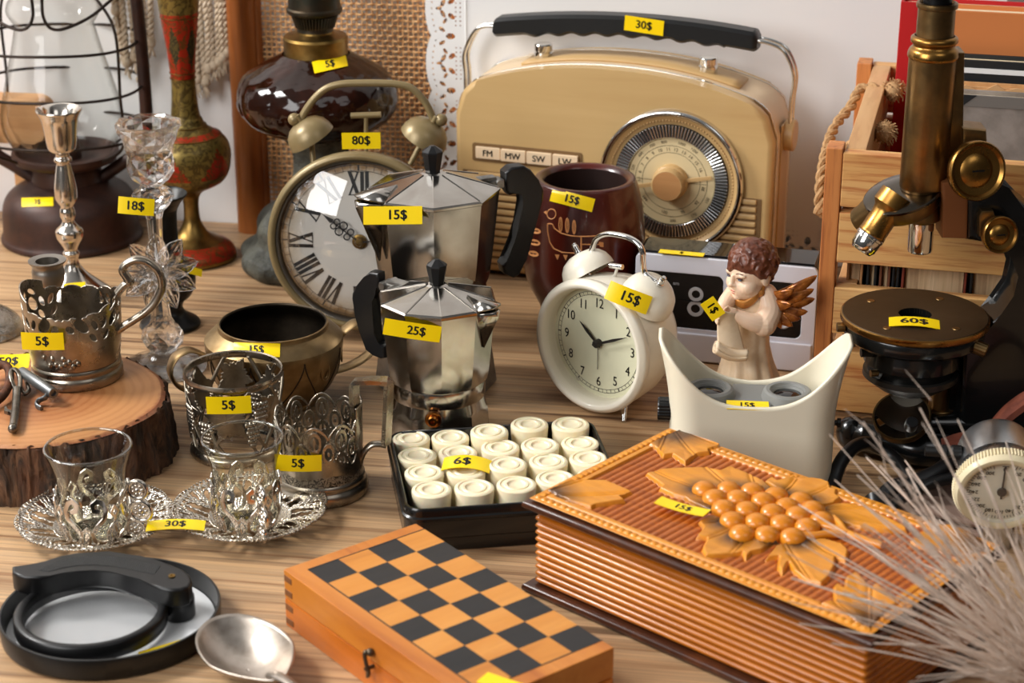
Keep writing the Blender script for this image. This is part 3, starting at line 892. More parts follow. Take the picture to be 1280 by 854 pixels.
tag_curve(bowl, '5$', (391.5, 84.5), (433.5, 75), 15, lambda u, v: on_lathe(u, v, B, pr_bowl), lift=.0014)

# ------------------------------------------------------------------ big olive alarm clock
m_olivep = mat('chipped_olive_paint', (136, 118, 82), .35, .25, var=(70, (30, 28, 24), .70, .74))
m_aged = NT('aged_clock_paper'); vec = m_aged.coord()
fn = m_aged.noise(vec, 70, 7, .7); gr = m_aged.n('ShaderNodeTexGradient', gradient_type='SPHERICAL')
mp = m_aged.n('ShaderNodeMapping'); mp.inputs['Scale'].default_value = (13.2, 13.2, 13.2); tc = m_aged.n('ShaderNodeTexCoord'); m_aged.l(tc.outputs['Object'], mp.inputs['Vector']); m_aged.l(mp.outputs['Vector'], gr.inputs['Vector'])
ad = m_aged.n('ShaderNodeMath', operation='MULTIPLY_ADD'); ad.inputs[1].default_value = .25; m_aged.l(fn, ad.inputs[0]); m_aged.l(gr.outputs['Fac'], ad.inputs[2])
c = m_aged.ramp(ad.outputs[0], [(.22, (84, 58, 32)), (.275, (160, 122, 74)), (.345, (216, 202, 180)), (.5, (230, 224, 214))])
m_aged.l(c, m_aged.b.inputs['Base Color']); m_aged.b.inputs['Roughness'].default_value = .6
B = V(452, 424); CR = .0775
clk = thing('alarm_clock', 'large chipped olive twin bell clock with roman numerals', 'clock', tuple(B), 0, rot=(radians(-4), 0, radians(-4)))
CZ = .0865
FM = Matrix.Translation((0, 0, CZ)) @ Matrix.Rotation(pi / 2, 4, 'X')      # local z -> towards the viewer (-y)
mb = MB(); mb.lathe([(0, -.052), (.045, -.052), (.062, -.046), (.0705, -.03), (.0725, -.004), (.0725, .002)], 96, FM); mb.build('case', m_olivep, clk, ang=60)
mb = MB(); mb.lathe([(.0736 + .0040 * cos(a), .002 + .0060 * sin(a)) for a in [2 * pi * i / 20 for i in range(20)]] + [(.0776, .002)], 120, FM); mb.build('bezel_ring', m_olivep, clk, ang=180)
mb = MB(); mb.lathe([(.0700, .0062), (.0690, .0055), (.0676, .0004)], 110, FM); mb.build('inner_rim', mat('grey_inner_rim', (120, 114, 106), .3, .8), clk, ang=60)
mb = MB(); mb.lathe([(0, 0), (.0680, 0)], 96, Matrix.Translation((0, 0, 0))); face = mb.build('clock_face', m_aged.mat, clk, (0, 0, CZ), (pi / 2, 0, 0))
m_pr = mat('dial_black', (30, 27, 25), .55)
mb = MB()
for r in (.0608, .0655): mb.lathe([(r - .0002, .0003), (r + .0002, .0003)], 96)
for i in range(60):
    a = 2 * pi * i / 60; L = .0047 if i % 5 else .0047
    mb.box((0, .0632, .0003), (.0003 if i % 5 else .0013, L, .0001), 0, Matrix.Rotation(a, 4, 'Z'))
mb.build('minute_track', m_pr, face, ang=0)
def roman(mb, txt, cx, R, a, h, k):
    """seriffed roman numeral built of strokes, foot towards the centre"""
    T = Matrix.Rotation(-a, 4, 'Z') @ Matrix.Translation((0, R, .0004))
    wd = {'I': .0040, 'V': .0090, 'X': .0098}
    W = sum(wd[c] for c in txt) * k; x = -W / 2
    def bar(x0, y0, x1, y1, t):
        d = Vector((x1 - x0, y1 - y0, 0)); n = Vector((1, 0, 0)) * t / 2
        mb.add([Vector((x0, y0, 0)) - n, Vector((x0, y0, 0)) + n, Vector((x1, y1, 0)) + n, Vector((x1, y1, 0)) - n], [(0, 1, 2, 3)], T)
    for c in txt:
        w = wd[c] * k; b, t = -h / 2, h / 2
        if c == 'I': bar(x + w / 2, b, x + w / 2, t, .0029 * k)
        if c == 'V': bar(x + w * .18, t, x + w * .5, b, .0031 * k); bar(x + w * .84, t, x + w * .54, b, .0014 * k)
        if c == 'X': bar(x + w * .16, t, x + w * .84, b, .0031 * k); bar(x + w * .86, t, x + w * .14, b, .0014 * k)
        for yy in (t, b):
            if c == 'V' and yy == b: continue
            mb.add([Vector((x + .0003, yy - .0004, 0)), Vector((x + w - .0003, yy - .0004, 0)), Vector((x + w - .0003, yy + .0004, 0)), Vector((x + .0003, yy + .0004, 0))], [(0, 1, 2, 3)], T)
        x += w
for i, tx in enumerate(('XII', 'I', 'II', 'III', 'IIII', 'V', 'VI', 'VII', 'VIII', 'IX', 'X', 'XI')):
    mb = MB(); roman(mb, tx, 0, .0498, 2 * pi * i / 12, .0198, 1.02); mb.build('roman_numeral', m_pr, face, ang=0)
def ornate_hand(mb, ang, L):
    T = Matrix.Rotation(-ang, 4, 'Z')
    mb.box((0, L / 2, .004), (.0011, L, .0006), .0002, T)
    for y, r in ((L * .30, .0026), (L * .52, .0032), (L * .52, .0032), (L * .70, .0024)):
        for sx in (-1, 1):
            if y > L * .6: pass
            mb.tube([(sx * r * 1.02 + r * cos(b), y + r * sin(b), .004) for b in [2 * pi * q / 20 for q in range(20)]], .0006, 6, True, T)
    mb.add([Vector((-.0022, L * .8, .004)), Vector((0, L * .76, .004)), Vector((.0022, L * .8, .004)), Vector((0, L * 1.08, .004))], [(0, 1, 2, 3)], T)
mb = MB(); ornate_hand(mb, radians(-52), .036); mb.build('hour_hand', m_pr, face)
mb = MB(); ornate_hand(mb, radians(84), .052); mb.build('minute_hand', m_pr, face)
mb = MB(); mb.lathe([(.0062, .0004), (.0062, .002), (.0048, .0026), (.0034, .0026), (.0034, .005), (.0026, .0062), (0, .0066)], 32); mb.build('hub', m_brass, face)
mb = MB(); mb.lathe([(.0695 * sin(q), .003 + sqrt(.13 ** 2 - (.0695 * sin(q)) ** 2) - sqrt(.13 ** 2 - .0695 ** 2)) for q in [pi / 2 * i / 20 for i in range(21)]], 96, FM)
mb.build('dome_glass', thin_glass('clock_glass', (250, 250, 250), 2.0, .005, .2, (205, 205, 205)), clk, ang=180)
def cz(u, v, y=.025):
    p = onplane(u, v, B + Vector((0, y, 0)), Vector((0, 1, 0))) - B; return p
for sx, cu, ku in ((-1, (381, 172), (361, 153)), (1, (527, 170), (547, 150))):
    c = cz(*cu); kk = cz(*ku); ax = Vector((sx * .5, -.12, .85)).normalized()
    q = ax.to_track_quat('Z', 'Y').to_matrix().to_4x4(); q.translation = c - ax * .004
    mb = MB(); R = .0205
    mb.lathe([(R * .96, 0), (R, 0), (R * .97, .005), (R * .86, .0105), (R * .66, .0148), (R * .35, .0178), (0, .0186), (0, .0172), (R * .35, .0164), (R * .62, .0136), (R * .82, .0095), (R * .93, .0045), (R * .96, 0)], 56, q)
    mb.build('bell', m_olivep, clk, ang=50)
    mb = MB(); mb.tube([Vector((sx * .041, .02, CZ + .062)), c - ax * .002], .0024, 12); mb.tube([c + ax * .012, c + ax * .02], .0022, 12); mb.build('bell_post', m_olivep, clk)
    mb = MB(); mb.ball(kk, .0054, 20, 14); mb.build('bell_knob', m_olivep, clk)
pts = [cz(u, v) for u, v in ((368, 158), (374, 144), (386, 127), (401, 114), (420, 108), (440, 106.5), (470, 106), (493, 107), (510, 112), (525, 126), (534, 142), (539, 156))]
mb = MB(); mb.tube(smooth_path(pts, 6), .0031, 14); mb.build('handle', m_olivep, clk)
a, b = cz(433, 147), cz(471, 145); c0 = cz(452, 168)
mb = MB(); mb.tube([a, b], .0026, 14); mb.build('hammer', m_olivep, clk)
mb = MB(); mb.tube([(a + b) / 2, c0 + Vector((0, 0, -.02))], .0018, 10); mb.build('hammer_rod', m_olivep, clk)
for sx in (-1, 1):
    mb = MB(); mb.tube([(sx * .03, .006, CZ - .066), (sx * .042, -.004, 0.0035)], [.004, .0032], 12); mb.ball((sx * .042, -.004, .0045), .0045, 12, 8); mb.build('foot', m_olivep, clk)
price_tag(clk, '80$', B + cz(451.5, 176, -.006), (1, 0, .01), (0, .1, 1), 45 * mpp(B) * 1.03, .0135)

# ------------------------------------------------------------------ silver candlestick
B = V(94, 374)
cs = thing('candlestick', 'tall polished silver candlestick with baluster stem', 'candlestick', tuple(B))
pts = [(374, 92), (372, 96), (368, 96), (364, 90), (358, 74), (350, 54), (342, 36), (335, 24), (329, 18), (322, 17), (316, 21), (312, 16), (306, 21), (298, 31), (292, 34), (287, 33), (282, 22), (276, 15), (270, 19), (264, 19), (258, 16), (253, 22), (248, 27), (238, 28), (226, 25), (212, 20), (204, 17), (201, 22), (198, 22), (195, 17), (191, 20), (187, 32), (180, 37), (164, 41), (150, 46), (143, 52), (138, 57), (136, 56)]
pr = smooth_prof(prof(B, pts), 5); top = pr[-1]
mb = MB(); mb.lathe([(0, 0)] + pr + [(top[0] * .72, top[1] - .003), (top[0] * .62, top[1] - .02), (0, top[1] - .022)], 64); cb = mb.build('stick_body', m_bsilver, cs, ang=60)
n = Vector((0, -.75, .66)).normalized()
tag_px(cb, '', (79, 361), (107, 358), 11, B + Vector((0, -.028, zz_at(B, 356))), n, 10)

# ------------------------------------------------------------------ crystal candle holder
def crystal():
    m = NT('cut_crystal'); b = m.b
    b.inputs['Base Color'].default_value = (1, 1, 1, 1); b.inputs['Roughness'].default_value = .01
    b.inputs['Transmission Weight'].default_value = 1.; b.inputs['IOR'].default_value = 1.5
    # crystal also passes light on: part of it straight through
    tr = m.n('ShaderNodeBsdfTransparent'); mx = m.n('ShaderNodeMixShader'); mx.inputs[0].default_value = .34
    m.l(m.b.outputs[0], mx.inputs[1]); m.l(tr.outputs[0], mx.inputs[2]); m.l(mx.outputs[0], m.out.inputs['Surface'])
    return m.mat
m_crystal = crystal()
B = V(206, 459)
cr = thing('crystal_candle_holder', 'clear cut crystal candle holder with a large flower on its stem', 'candle holder', tuple(B))
pr = prof(B, [(459, 100), (458, 106), (455, 106), (452, 90), (447, 56), (441, 38), (436, 30)])
mb = MB(); mb.lathe([(0, 0)] + smooth_prof(pr, 3) + [(0, pr[-1][1])], 72, shape=lambda a: 1 + .012 * cos(24 * a)); mb.build('foot', m_crystal, cr, ang=25)
pr = prof(B, [(438, 30), (434, 36), (428, 48), (420, 52), (412, 48), (406, 34), (398, 26), (380, 22), (340, 19), (300, 18), (272, 20), (264, 25), (258, 36), (250, 50), (245, 53), (240, 50), (235, 34), (231, 27), (227, 34), (222, 48), (214, 57), (204, 58), (194, 56), (185, 59), (174, 66), (163, 76), (156, 81), (152, 80)])
zt = pr[-1][1]
pr2 = [(0, pr[0][1])] + pr + [(pr[-1][0] * .82, zt - .002), (pr[-1][0] * .62, zt - .020), (0, zt - .024)]
mb = MB(); NS = 16; rows_ = []
for j, (r, z) in enumerate(pr2):
    cut = .075 if (r > .010 and j < len(pr2) - 3) else .0
    rows_.append([(r * (1 + (cut * .5 if (i + j) % 2 else -cut)) * cos(2 * pi * i / NS), r * (1 + (cut * .5 if (i + j) % 2 else -cut)) * sin(2 * pi * i / NS), z) for i in range(NS)] if r > 1e-6 else [(0, 0, z)])
vv = []; st = []
for rw in rows_: st.append(len(vv)); vv += rw
ff = []
for j in range(len(rows_) - 1):
    for i in range(NS):
        k = (i + 1) % NS
        if len(rows_[j]) == 1: ff.append((st[j], st[j + 1] + k, st[j + 1] + i))
        elif len(rows_[j + 1]) == 1: ff.append((st[j] + i, st[j] + k, st[j + 1]))
        else:
            a0, b0, c0, d0 = st[j] + i, st[j] + k, st[j + 1] + k, st[j + 1] + i
            ff += [(a0, b0, c0), (a0, c0, d0)] if (i + j) % 2 else [(a0, b0, d0), (b0, c0, d0)]
mb.add(vv, ff); mb.build('stem_and_cup', m_crystal, cr, ang=0)
fc = AtY(199, 341, B.y - .016) - B
fn = Vector((.22, -.95, .25)).normalized(); Fm = fn.to_track_quat('Z', 'Y').to_matrix().to_4x4(); Fm.translation = fc
for i in range(9):
    T = Fm @ Matrix.Rotation(2 * pi * i / 9 + .2, 4, 'Z') @ Matrix.Rotation(radians(16), 4, 'Y')
    L = 46 * mpp(B)
    def pet(u, t, L=L):
        a = 2 * pi * u; w = .0092 * sin(pi * min(1, .1 + .9 * t) ** .9) ** .7
        x = .002 + L * t; yy = w * cos(a); zz = (.0032 + .0008 * cos(10 * yy / .0092 * 2)) * sin(a) * (1 - .55 * t) + .004 * t * t
        return (x, yy, zz)
    mb = MB(); mb.grid(pet, 28, 14, T, True)
    mb.build('petal', m_crystal, cr, ang=25)
mb = MB(); mb.ball((0, 0, .001), (.0075, .0075, .0055), 14, 8, Fm); mb.build('flower_centre', m_crystal, cr, ang=10)
price_tag(cr, '18$', AtY(170, 258, B.y - .021), (1, .04, -.1), (0, .2, 1), 43 * mpp(B), 20 * mpp(B) * 1.02, 14)

# ------------------------------------------------------------------ small black vase
m_blackm = mat('blackened_metal', (34, 34, 33), .34, .6, var=(80, (20, 20, 20), .35, .65), bump=(170, .35, .0008))
B = V(213, 407)
bv = thing('black_vase', 'small blackened metal vase standing behind the crystal candle holder', 'vase', tuple(B))
pts = [(407, 70), (405, 76), (401, 72), (396, 56), (390, 40), (383, 34), (376, 40), (368, 58), (358, 68), (348, 71), (338, 68), (328, 56), (320, 42), (312, 35), (300, 34), (276, 34), (264, 36), (255, 44), (248, 56), (244, 63), (242, 63)]
pr = smooth_prof(prof(B, pts), 5); t = pr[-1]
mb = MB(); mb.lathe([(0, 0)] + pr + [(t[0] * .9, t[1] - .001), (t[0] * .45, t[1] - .02), (0, t[1] - .03)], 56); vb = mb.build('vase_body', m_blackm, bv, ang=60)
n = Vector((.62, -.62, .45)).normalized()
tag_px(vb, '', (234, 337), (252, 342), 9, B + Vector((.014, -.018, zz_at(B, 336))), n, 12)
# ------------------------------------------------------------------ moka pots
m_alu = mat('brushed_aluminium', (186, 182, 176), .13, 1., var=(30, (164, 158, 150), .4, .7), rvar=(24, .2))
m_alud = mat('dull_aluminium', (150, 148, 144), .34, 1., var=(60, (112, 110, 106), .4, .65), rvar=(40, .45), bump=(260, .12, .0005))
m_bake = mat('black_bakelite', (17, 17, 18), .36, bump=(120, .08, .0008))
m_copper = mat('copper_valve', (176, 112, 52), .25, 1.)

def ngon_ring(n, r, z, off=0.):
    return [(r * cos(2 * pi * (i + .5) / n + off), r * sin(2 * pi * (i + .5) / n + off), z) for i in range(n)]
def facet_loft(mb, n, prf, cap0=True, cap1=True, off=0., round_from=None):
    """loft of n-gon rings (r, z, roundness): 0 faceted .. 1 round"""
    K = 6; vs = []; fs = []; m = n * K
    for r, z, q in prf:
        for i in range(m):
            a = 2 * pi * i / m + off; t = (i % K) / K; h = pi / n
            rf = r * cos(h) / cos((t * 2 - 1) * h)
            # facet corners lie at i % K == 0
            rr = rf * (1 - q) + r * q
            vs.append((rr * cos(a - 0), rr * sin(a - 0), z))
    for j in range(len(prf) - 1):
        for i in range(m):
            k = (i + 1) % m; fs.append((j * m + i, j * m + k, (j + 1) * m + k, (j + 1) * m + i))
    if cap0: fs.append(tuple(reversed(range(m))))
    if cap1: fs.append(tuple((len(prf) - 1) * m + i for i in range(m)))
    mb.add(vs, fs)

def moka(label, B, rz, n, P, handle_px, hdir, tag, valve=None, worn=False):
    t = thing('moka_pot', label, 'moka pot', tuple(B), rz)
    body_m = m_alu
    off = pi / n                      # facet corners at pi/n: the spout sits on a flat
    zz = lambda v: zz_at(B, v)
    mp_ = lambda v: mpp((0, B.y, B.z + zz(v)))
    R = lambda w, v: w * .5 * mp_(v)
    # boiler
    mb = MB(); facet_loft(mb, n, [(R(P['base'], P['vb']) * .97, 0, 0), (R(P['base'], P['vb']), .002, 0), (R(P['bshoulder'], P['vs']) , zz(P['vs']), 0), (R(P['bshoulder'], P['vs']) * .97, zz(P['vs'] - 4), .3), (R(P['waist'], P['vw']), zz(P['vw']), 1)], off=off)
    boil = mb.build('boiler', m_alud if worn else m_alu, t, ang=20)
    if valve:
        va, vz = valve
        mb = MB(); Rv = R(P['bshoulder'], P['vs']) * 1.02
        T = Matrix.Rotation(va, 4, 'Z') @ Matrix.Translation((Rv * .93, 0, vz)) @ Matrix.Rotation(pi / 2, 4, 'Y')
        mb.lathe([(0, 0), (.0062, 0), (.0062, .003), (.0048, .0035), (.0042, .0035), (.0042, .0065), (.0032, .0072), (.0016, .0072), (.0014, .004), (0, .004)], 24, T); mb.build('safety_valve', m_copper, boil, ang=30)
    # collar
    mb = MB(); rw = R(P['waist'], P['vw']); z0, z1 = zz(P['vw']) - .001, zz(P['vc'])
    mb.lathe([(rw * .9, z0), (rw * 1.0, z0), (rw * 1.012, z0 + .002), (rw * 1.012, z1 - .002), (rw * .99, z1), (rw * .9, z1)], 72); mb.build('collar', m_alu, t, ang=30)
    # upper chamber, open spout groove
    ru, rb = R(P['rim'], P['vr']), R(P['ubot'], P['vc'])
    zr = zz(P['vr'])
    mb = MB(); facet_loft(mb, n, [(rb * .9, z1 - .001, .8), (rb * .97, z1 + .001, .6), (rb * 1.0, z1 + .005, .12), (rb + (ru - rb) * .3, z1 + (zr - z1) * .3, 0), (ru, zr, 0), (ru * .97, zr + .0002, 0)], off=off)
    ch = mb.build('upper_chamber', m_alu, t, ang=20)
    # spout
    sh = P['spout']; ap = ru * cos(pi / n)
    mb = MB(); L = P['spl']; wv = ru * sin(pi / n) * .8
    tip = Vector((ap + L, 0, zr + .001)); zlow = zr - sh
    vs = [(ap - .001, -wv, zr), (ap - .001, wv, zr), (ap - .002, 0, zlow), (ap + L * .96, -.0035, zr + .001), (ap + L * .96, .0035, zr + .001), (ap + L, 0, zr - .004)]
    mb.add(vs, [(0, 2, 5, 3), (1, 4, 5, 2), (3, 5, 4)]); mb.build('spout', m_alu, t, ang=10, solid=.0016)
    # lid with a spout tongue, ribs along the corners
    zl = zz(P['vl'])
    mb = MB(); facet_loft(mb, n, [(ru * 1.015, zr + .0005, 0), (ru * 1.015, zr + .0022, 0), (ru * .98, zr + .0034, 0), (ru * .2, zl - .0012, 0), (ru * .15, zl, .4)], off=off)
    lid = mb.build('lid', m_alu, t, ang=8)
    mb = MB(); vs = [(ap * .62, 0, zr + .003 + (zl - zr) * .38), (ap + .001, -wv * 1.08, zr + .0026), (ap + .001, wv * 1.08, zr + .0026), (ap + L * .98, -.0052, zr + .0045), (ap + L * .98, .0052, zr + .0045)]
    mb.add(vs, [(0, 1, 3), (0, 3, 4), (0, 4, 2)]); mb.build('lid_tongue', m_alu, lid, ang=10, solid=.0018)
    mb = MB()
    for i in range(n):
        a = 2 * pi * i / n + off
        mb.tube([(ru * .99 * cos(a), ru * .99 * sin(a), zr + .0034), (ru * .2 * cos(a), ru * .2 * sin(a), zl - .001)], .0005, 6)
    mb.build('lid_ridges', m_alu, lid)
    # knob
    k0, k1, k2 = zz(P['vk0']), zz(P['vk1']), zz(P['vk2'])
    mb = MB(); facet_loft(mb, 8, [(R(P['kw0'], P['vk0']) * .9, zl - .001, 0), (R(P['kw0'], P['vk0']), k0 + .001, 0), (R(P['kw1'], P['vk1']), k1, 0), (R(P['kw1'], P['vk1']) * .96, k1 + .001, 0), (R(P['kw1'], P['vk1']) * .25, k2, 0)])
    mb.build('lid_knob', m_bake, lid, ang=12)
    # handle: outline traced on the upright plane through the handle side
    d = Vector((cos(rz + hdir), sin(rz + hdir), 0)); nn = Vector((-d.y, d.x, 0))
    poly = []
    for u, v in handle_px:
        p = onplane(u, v, B, nn) - B; poly.append((p.dot(d), p.z))
    th = P['hth']
    T = Matrix.Rotation(hdir, 4, 'Z') @ Matrix.Translation((0, th / 2, 0)) @ ROTX
    mb = MB(); mb.prism(poly, 0, th, .0022, T, 3); h = mb.build('handle', m_bake, t, ang=40); h['label'] = 'black angular handle'
    # hinge
    xs = min(p[0] for p in poly); top = [p for p in poly if p[0] < xs + .012]
    zt_ = max(p[1] for p in top)
    mb = MB(); Th = Matrix.Rotation(hdir, 4, 'Z')
    mb.box((ap + .003, 0, zr + .0005), (.016, .012, .007), .0012, Th); mb.box((ap - .004, 0, zr + .0045), (.018, .009, .004), .001, Th)
    mb.tube([(ap + .006, -.0085, zr + .002), (ap + .006, .0085, zr + .002)], .0028, 14, M=Th)
    mb.build('hinge', m_alud, t, ang=30)
    return t, lid, ch, zr, ru

B = V(545, 479)
hp = [(628, 214), (636, 207), (651, 205), (660, 210), (669, 222), (676, 236), (675, 248), (668, 270), (661, 296), (654, 322), (646, 341), (638, 345), (627, 340), (624, 329), (633, 322), (642, 300), (646, 276), (653, 252), (652, 240), (645, 236), (633, 242), (629, 236)]
t1, lid1, ch1, zr1, ru1 = moka('large dull aluminium moka pot standing behind the smaller one', B, radians(205), 8,
     dict(base=152, vb=479, bshoulder=140, vs=432, waist=128, vw=392, vc=352, ubot=138, rim=166, vr=240, vl=214, spout=.05, spl=.016, vk0=216, kw0=19, vk1=190, kw1=28, vk2=182, hth=.013), hp, pi, None, worn=True)
price_tag(lid1, '15$', B + Vector((-.0285, -.0515, zr1 - .002)), (1, .0, .01), (0, .45, 1), .0445, .0138, 0, .004)
B = V(549, 545)
hp = [(478, 346), (477, 340), (466, 338), (460, 344), (451, 355), (444.5, 365), (444, 372), (448, 390), (454, 412), (461, 436), (470, 443), (480, 447), (485.5, 446), (485, 431), (475, 428), (472.5, 415), (471, 396), (467, 374), (471.5, 365), (478, 360)]
t2, lid2, ch2, zr2, ru2 = moka('small shiny aluminium moka pot in front of the larger one', B, radians(-30), 10,
     dict(base=131, vb=545, bshoulder=126, vs=504, waist=116, vw=489, vc=470, ubot=128, rim=148, vr=375, vl=354, spout=.03, spl=.010, vk0=355, kw0=18, vk1=332, kw1=27, vk2=324, hth=.0095), hp, radians(172), None, valve=(radians(-64), .031))
price_tag(ch2, '25$', B + Vector((-.0165, -ru2 * 1.03, zr2 - .0065)), (1, .02, -.17), (.15, .12, 1), .0415, .0122, 6, .003)

# ------------------------------------------------------------------ two handled sugar bowl
m_oldbrass = mat('old_plated_brass', (158, 134, 98), .32, 1., var=(34, (122, 98, 64), .35, .65), rvar=(60, .5), bump=(120, .14, .0008))
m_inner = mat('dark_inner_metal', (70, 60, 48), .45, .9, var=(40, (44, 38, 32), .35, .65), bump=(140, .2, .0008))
B = V(346, 500)
sb = thing('sugar_bowl', 'tarnished two handled sugar bowl without lid in front of the olive clock', 'bowl', tuple(B), radians(25))
pr = smooth_prof(prof(B, [(500, 100), (498, 108), (494, 110), (490, 112), (478, 138), (464, 154), (448, 165), (434, 171), (424, 173)]), 5)
pr += prof(B, [(421, 172), (413, 154), (408, 139), (405, 137), (403, 137), (402.5, 133)])
mb = MB(); mb.lathe([(0, 0)] + pr, 96); b_o = mb.build('bowl_body', m_oldbrass, sb, ang=35)
ip = prof(B, [(402.5, 133), (406, 131), (416, 150), (424, 162), (440, 160), (465, 146), (484, 112)])
mb = MB(); mb.lathe(smooth_prof(ip, 3) + [(0, ip[-1][1])], 80); mb.build('bowl_inside', m_inner, b_o, ang=60)
# pointed arch seams on the wall
wallp = [p for p in pr]
def wall_r(z):
    for (r0, z0), (r1, z1) in zip(wallp, wallp[1:]):
        if z0 <= z <= z1 and z1 > z0: return r0 + (r1 - r0) * (z - z0) / (z1 - z0)
    return wallp[-1][0]
m_seam = mat('dark_seam', (52, 40, 28), .5, .6)
mb = MB(); zlo, zhi = .012, wall_r(0) * 0 + pr[-7][1] - .002
for i in range(8):
    a0 = 2 * pi * i / 8 + .12
    for sgn in (-1, 1):
        pts = []
        for k in range(15):
            q = k / 14; z = zhi - (zhi - zlo) * q; a = a0 + sgn * (pi / 8) * q ** 1.6
            r = wall_r(z) + .00005; pts.append((r * cos(a), r * sin(a), z))
        mb.tube(pts, .0006, 6)
mb.build('arch_seams', m_seam, b_o)
for i in range(8):
    mb = MB(); a = 2 * pi * (i + .5) / 8 + .12; z = zhi - .012; r = wall_r(z)
    T = Matrix.Rotation(a, 4, 'Z') @ Matrix.Translation((r, 0, z)) @ Matrix.Rotation(pi / 2, 4, 'Y')
    mb.tube([(.0085 * cos(b), .0045 * sin(b), 0) for b in [2 * pi * q / 20 for q in range(20)]], .0006, 6, True, T)
    mb.tube([(.006 * cos(b), .0028 * sin(b), 0) for b in [2 * pi * q / 16 for q in range(16)]], .0004, 5, True, T)
    mb.build('oval_medallion', m_oldbrass, b_o)
for sx in (-1, 1):
    r0 = 86 * mpp(B)
    pts = [(sx * x, 0, z) for x, z in ((r0 - .003, .044), (r0 + .006, .051), (r0 + .015, .055), (r0 + .026, .050), (r0 + .030, .038), (r0 + .024, .026), (r0 + .010, .019), (r0 - .006, .0165))]
    mb = MB(); mb.tube(smooth_path(pts, 7), .0068, 14, flat=.24, up=(0, 1, 0)); mb.build('handle', m_oldbrass, sb)
_rs = Matrix.Rotation(-radians(25), 3, 'Z')
tag_curve(b_o, '15$', (292, 436.5), (350, 438), 17, lambda u, v: _rs @ on_lathe(u, v, B, pr), lift=.0006, rot=radians(25))

# ------------------------------------------------------------------ wood slice
def bark():
    m = NT('rough_bark'); vec = m.coord((1, 1, .35)); f = m.noise(vec, 75, 8, .7, 1.); g = m.noise(vec, 24, 4, .6)
    c = m.ramp(f, [(.3, (22, 16, 12)), (.46, (62, 44, 30)), (.56, (96, 66, 44)), (.7, (134, 98, 66))])
    m.l(m.mixc(m.ramp(g, [(.5, (0, 0, 0)), (.62, (200, 200, 200))]), c, (120, 70, 40)), m.b.inputs['Base Color']); m.b.inputs['Roughness'].default_value = .8
    m.bump(f, 1., .004); return m.mat
def slice_top():
    m = NT('log_end_grain'); tc = m.n('ShaderNodeTexCoord'); mp = m.n('ShaderNodeMapping'); m.l(tc.outputs['Object'], mp.inputs['Vector'])
    ns = m.noise(mp.outputs['Vector'], 14, 4, .6)
    gr = m.n('ShaderNodeTexGradient', gradient_type='SPHERICAL'); mp.inputs['Scale'].default_value = (10.6, 10.6, .01)
    m.l(mp.outputs['Vector'], gr.inputs['Vector'])
    ad = m.n('ShaderNodeMath', operation='MULTIPLY_ADD'); ad.inputs[1].default_value = .12; m.l(ns, ad.inputs[0]); m.l(gr.outputs['Fac'], ad.inputs[2])
    base = m.ramp(ad.outputs[0], [(.06, (84, 42, 24)), (.10, (132, 70, 38)), (.15, (172, 116, 68)), (.4, (186, 128, 78)), (.62, (164, 102, 56)), (.9, (138, 78, 40))])
    wv = m.n('ShaderNodeTexWave', wave_type='RINGS', rings_direction='Z'); wv.inputs['Scale'].default_value = 42; wv.inputs['Distortion'].default_value = 2.5; wv.inputs['Detail'].default_value = 3
    m.l(tc.outputs['Object'], wv.inputs['Vector'])
    c = m.mixc(.09, base, m.ramp(wv.outputs['Fac'], [(.1, (130, 84, 46)), (.6, (224, 176, 118))]), 'MIX')
    m.l(c, m.b.inputs['Base Color']); m.b.inputs['Roughness'].default_value = .5; m.bump(wv.outputs['Fac'], .06, .0006); return m.mat
ST = .046
BS = V(51, 495, ST); BS.z = 0
ws = thing('wood_slice', 'thick wood slice with rough dark bark lying on the table', 'wood slice', tuple(BS))
rs = random.Random(3); ph = [rs.uniform(0, 6.28) for _ in range(8)]
def out_r(a): return .0865 * (1 + .018 * sin(2 * a + ph[0]) + .012 * sin(3 * a + ph[1]) + .008 * sin(5 * a + ph[2]) + .006 * sin(9 * a + ph[3]))
from mathutils import noise as mnoise
def crag(a, z):
    p = Vector((cos(a) * 5.2, sin(a) * 5.2, z * 16))
    q = mnoise.noise(p) * .55 + mnoise.noise(p * 2.3 + Vector((3, 1, 7))) * .3 + mnoise.noise(p * 5.1) * .16
    e = min(1., max(0., .5 + q * 1.5))
    return .0075 * e ** .7 + .0012 * mnoise.noise(p * 11)
mb = MB(); NA, NZ = 420, 16
def bk(u, t):
    a = 2 * pi * u; z = ST * t; r = out_r(a) + crag(a, z) * (.75 if t > .97 else 1) + .004 * (1 - t); return (r * cos(a), r * sin(a), z if t < 1 else ST - .0012 + .0016 * sin(a * 47))
mb.grid(bk, NA, NZ, wrap=True)
bk_o = mb.build('bark', bark(), ws, ang=40)
mb = MB(); vs = [(0, 0, ST)]; fs = []
for i in range(NA):
    a = 2 * pi * i / NA; r = out_r(a) + .0008; vs.append((r * cos(a), r * sin(a), ST))
for i in range(NA): fs.append((0, 1 + i, 1 + (i + 1) % NA))
for i in range(NA):
    a = 2 * pi * i / NA; r = out_r(a) + .004; vs.append((r * cos(a), r * sin(a), ST - .0016))
for i in range(NA):
    j = (i + 1) % NA; fs.append((1 + i, 1 + NA + i, 1 + NA + j, 1 + j))
mb.add(vs, fs); mb.build('cut_face', slice_top(), ws, ang=0)

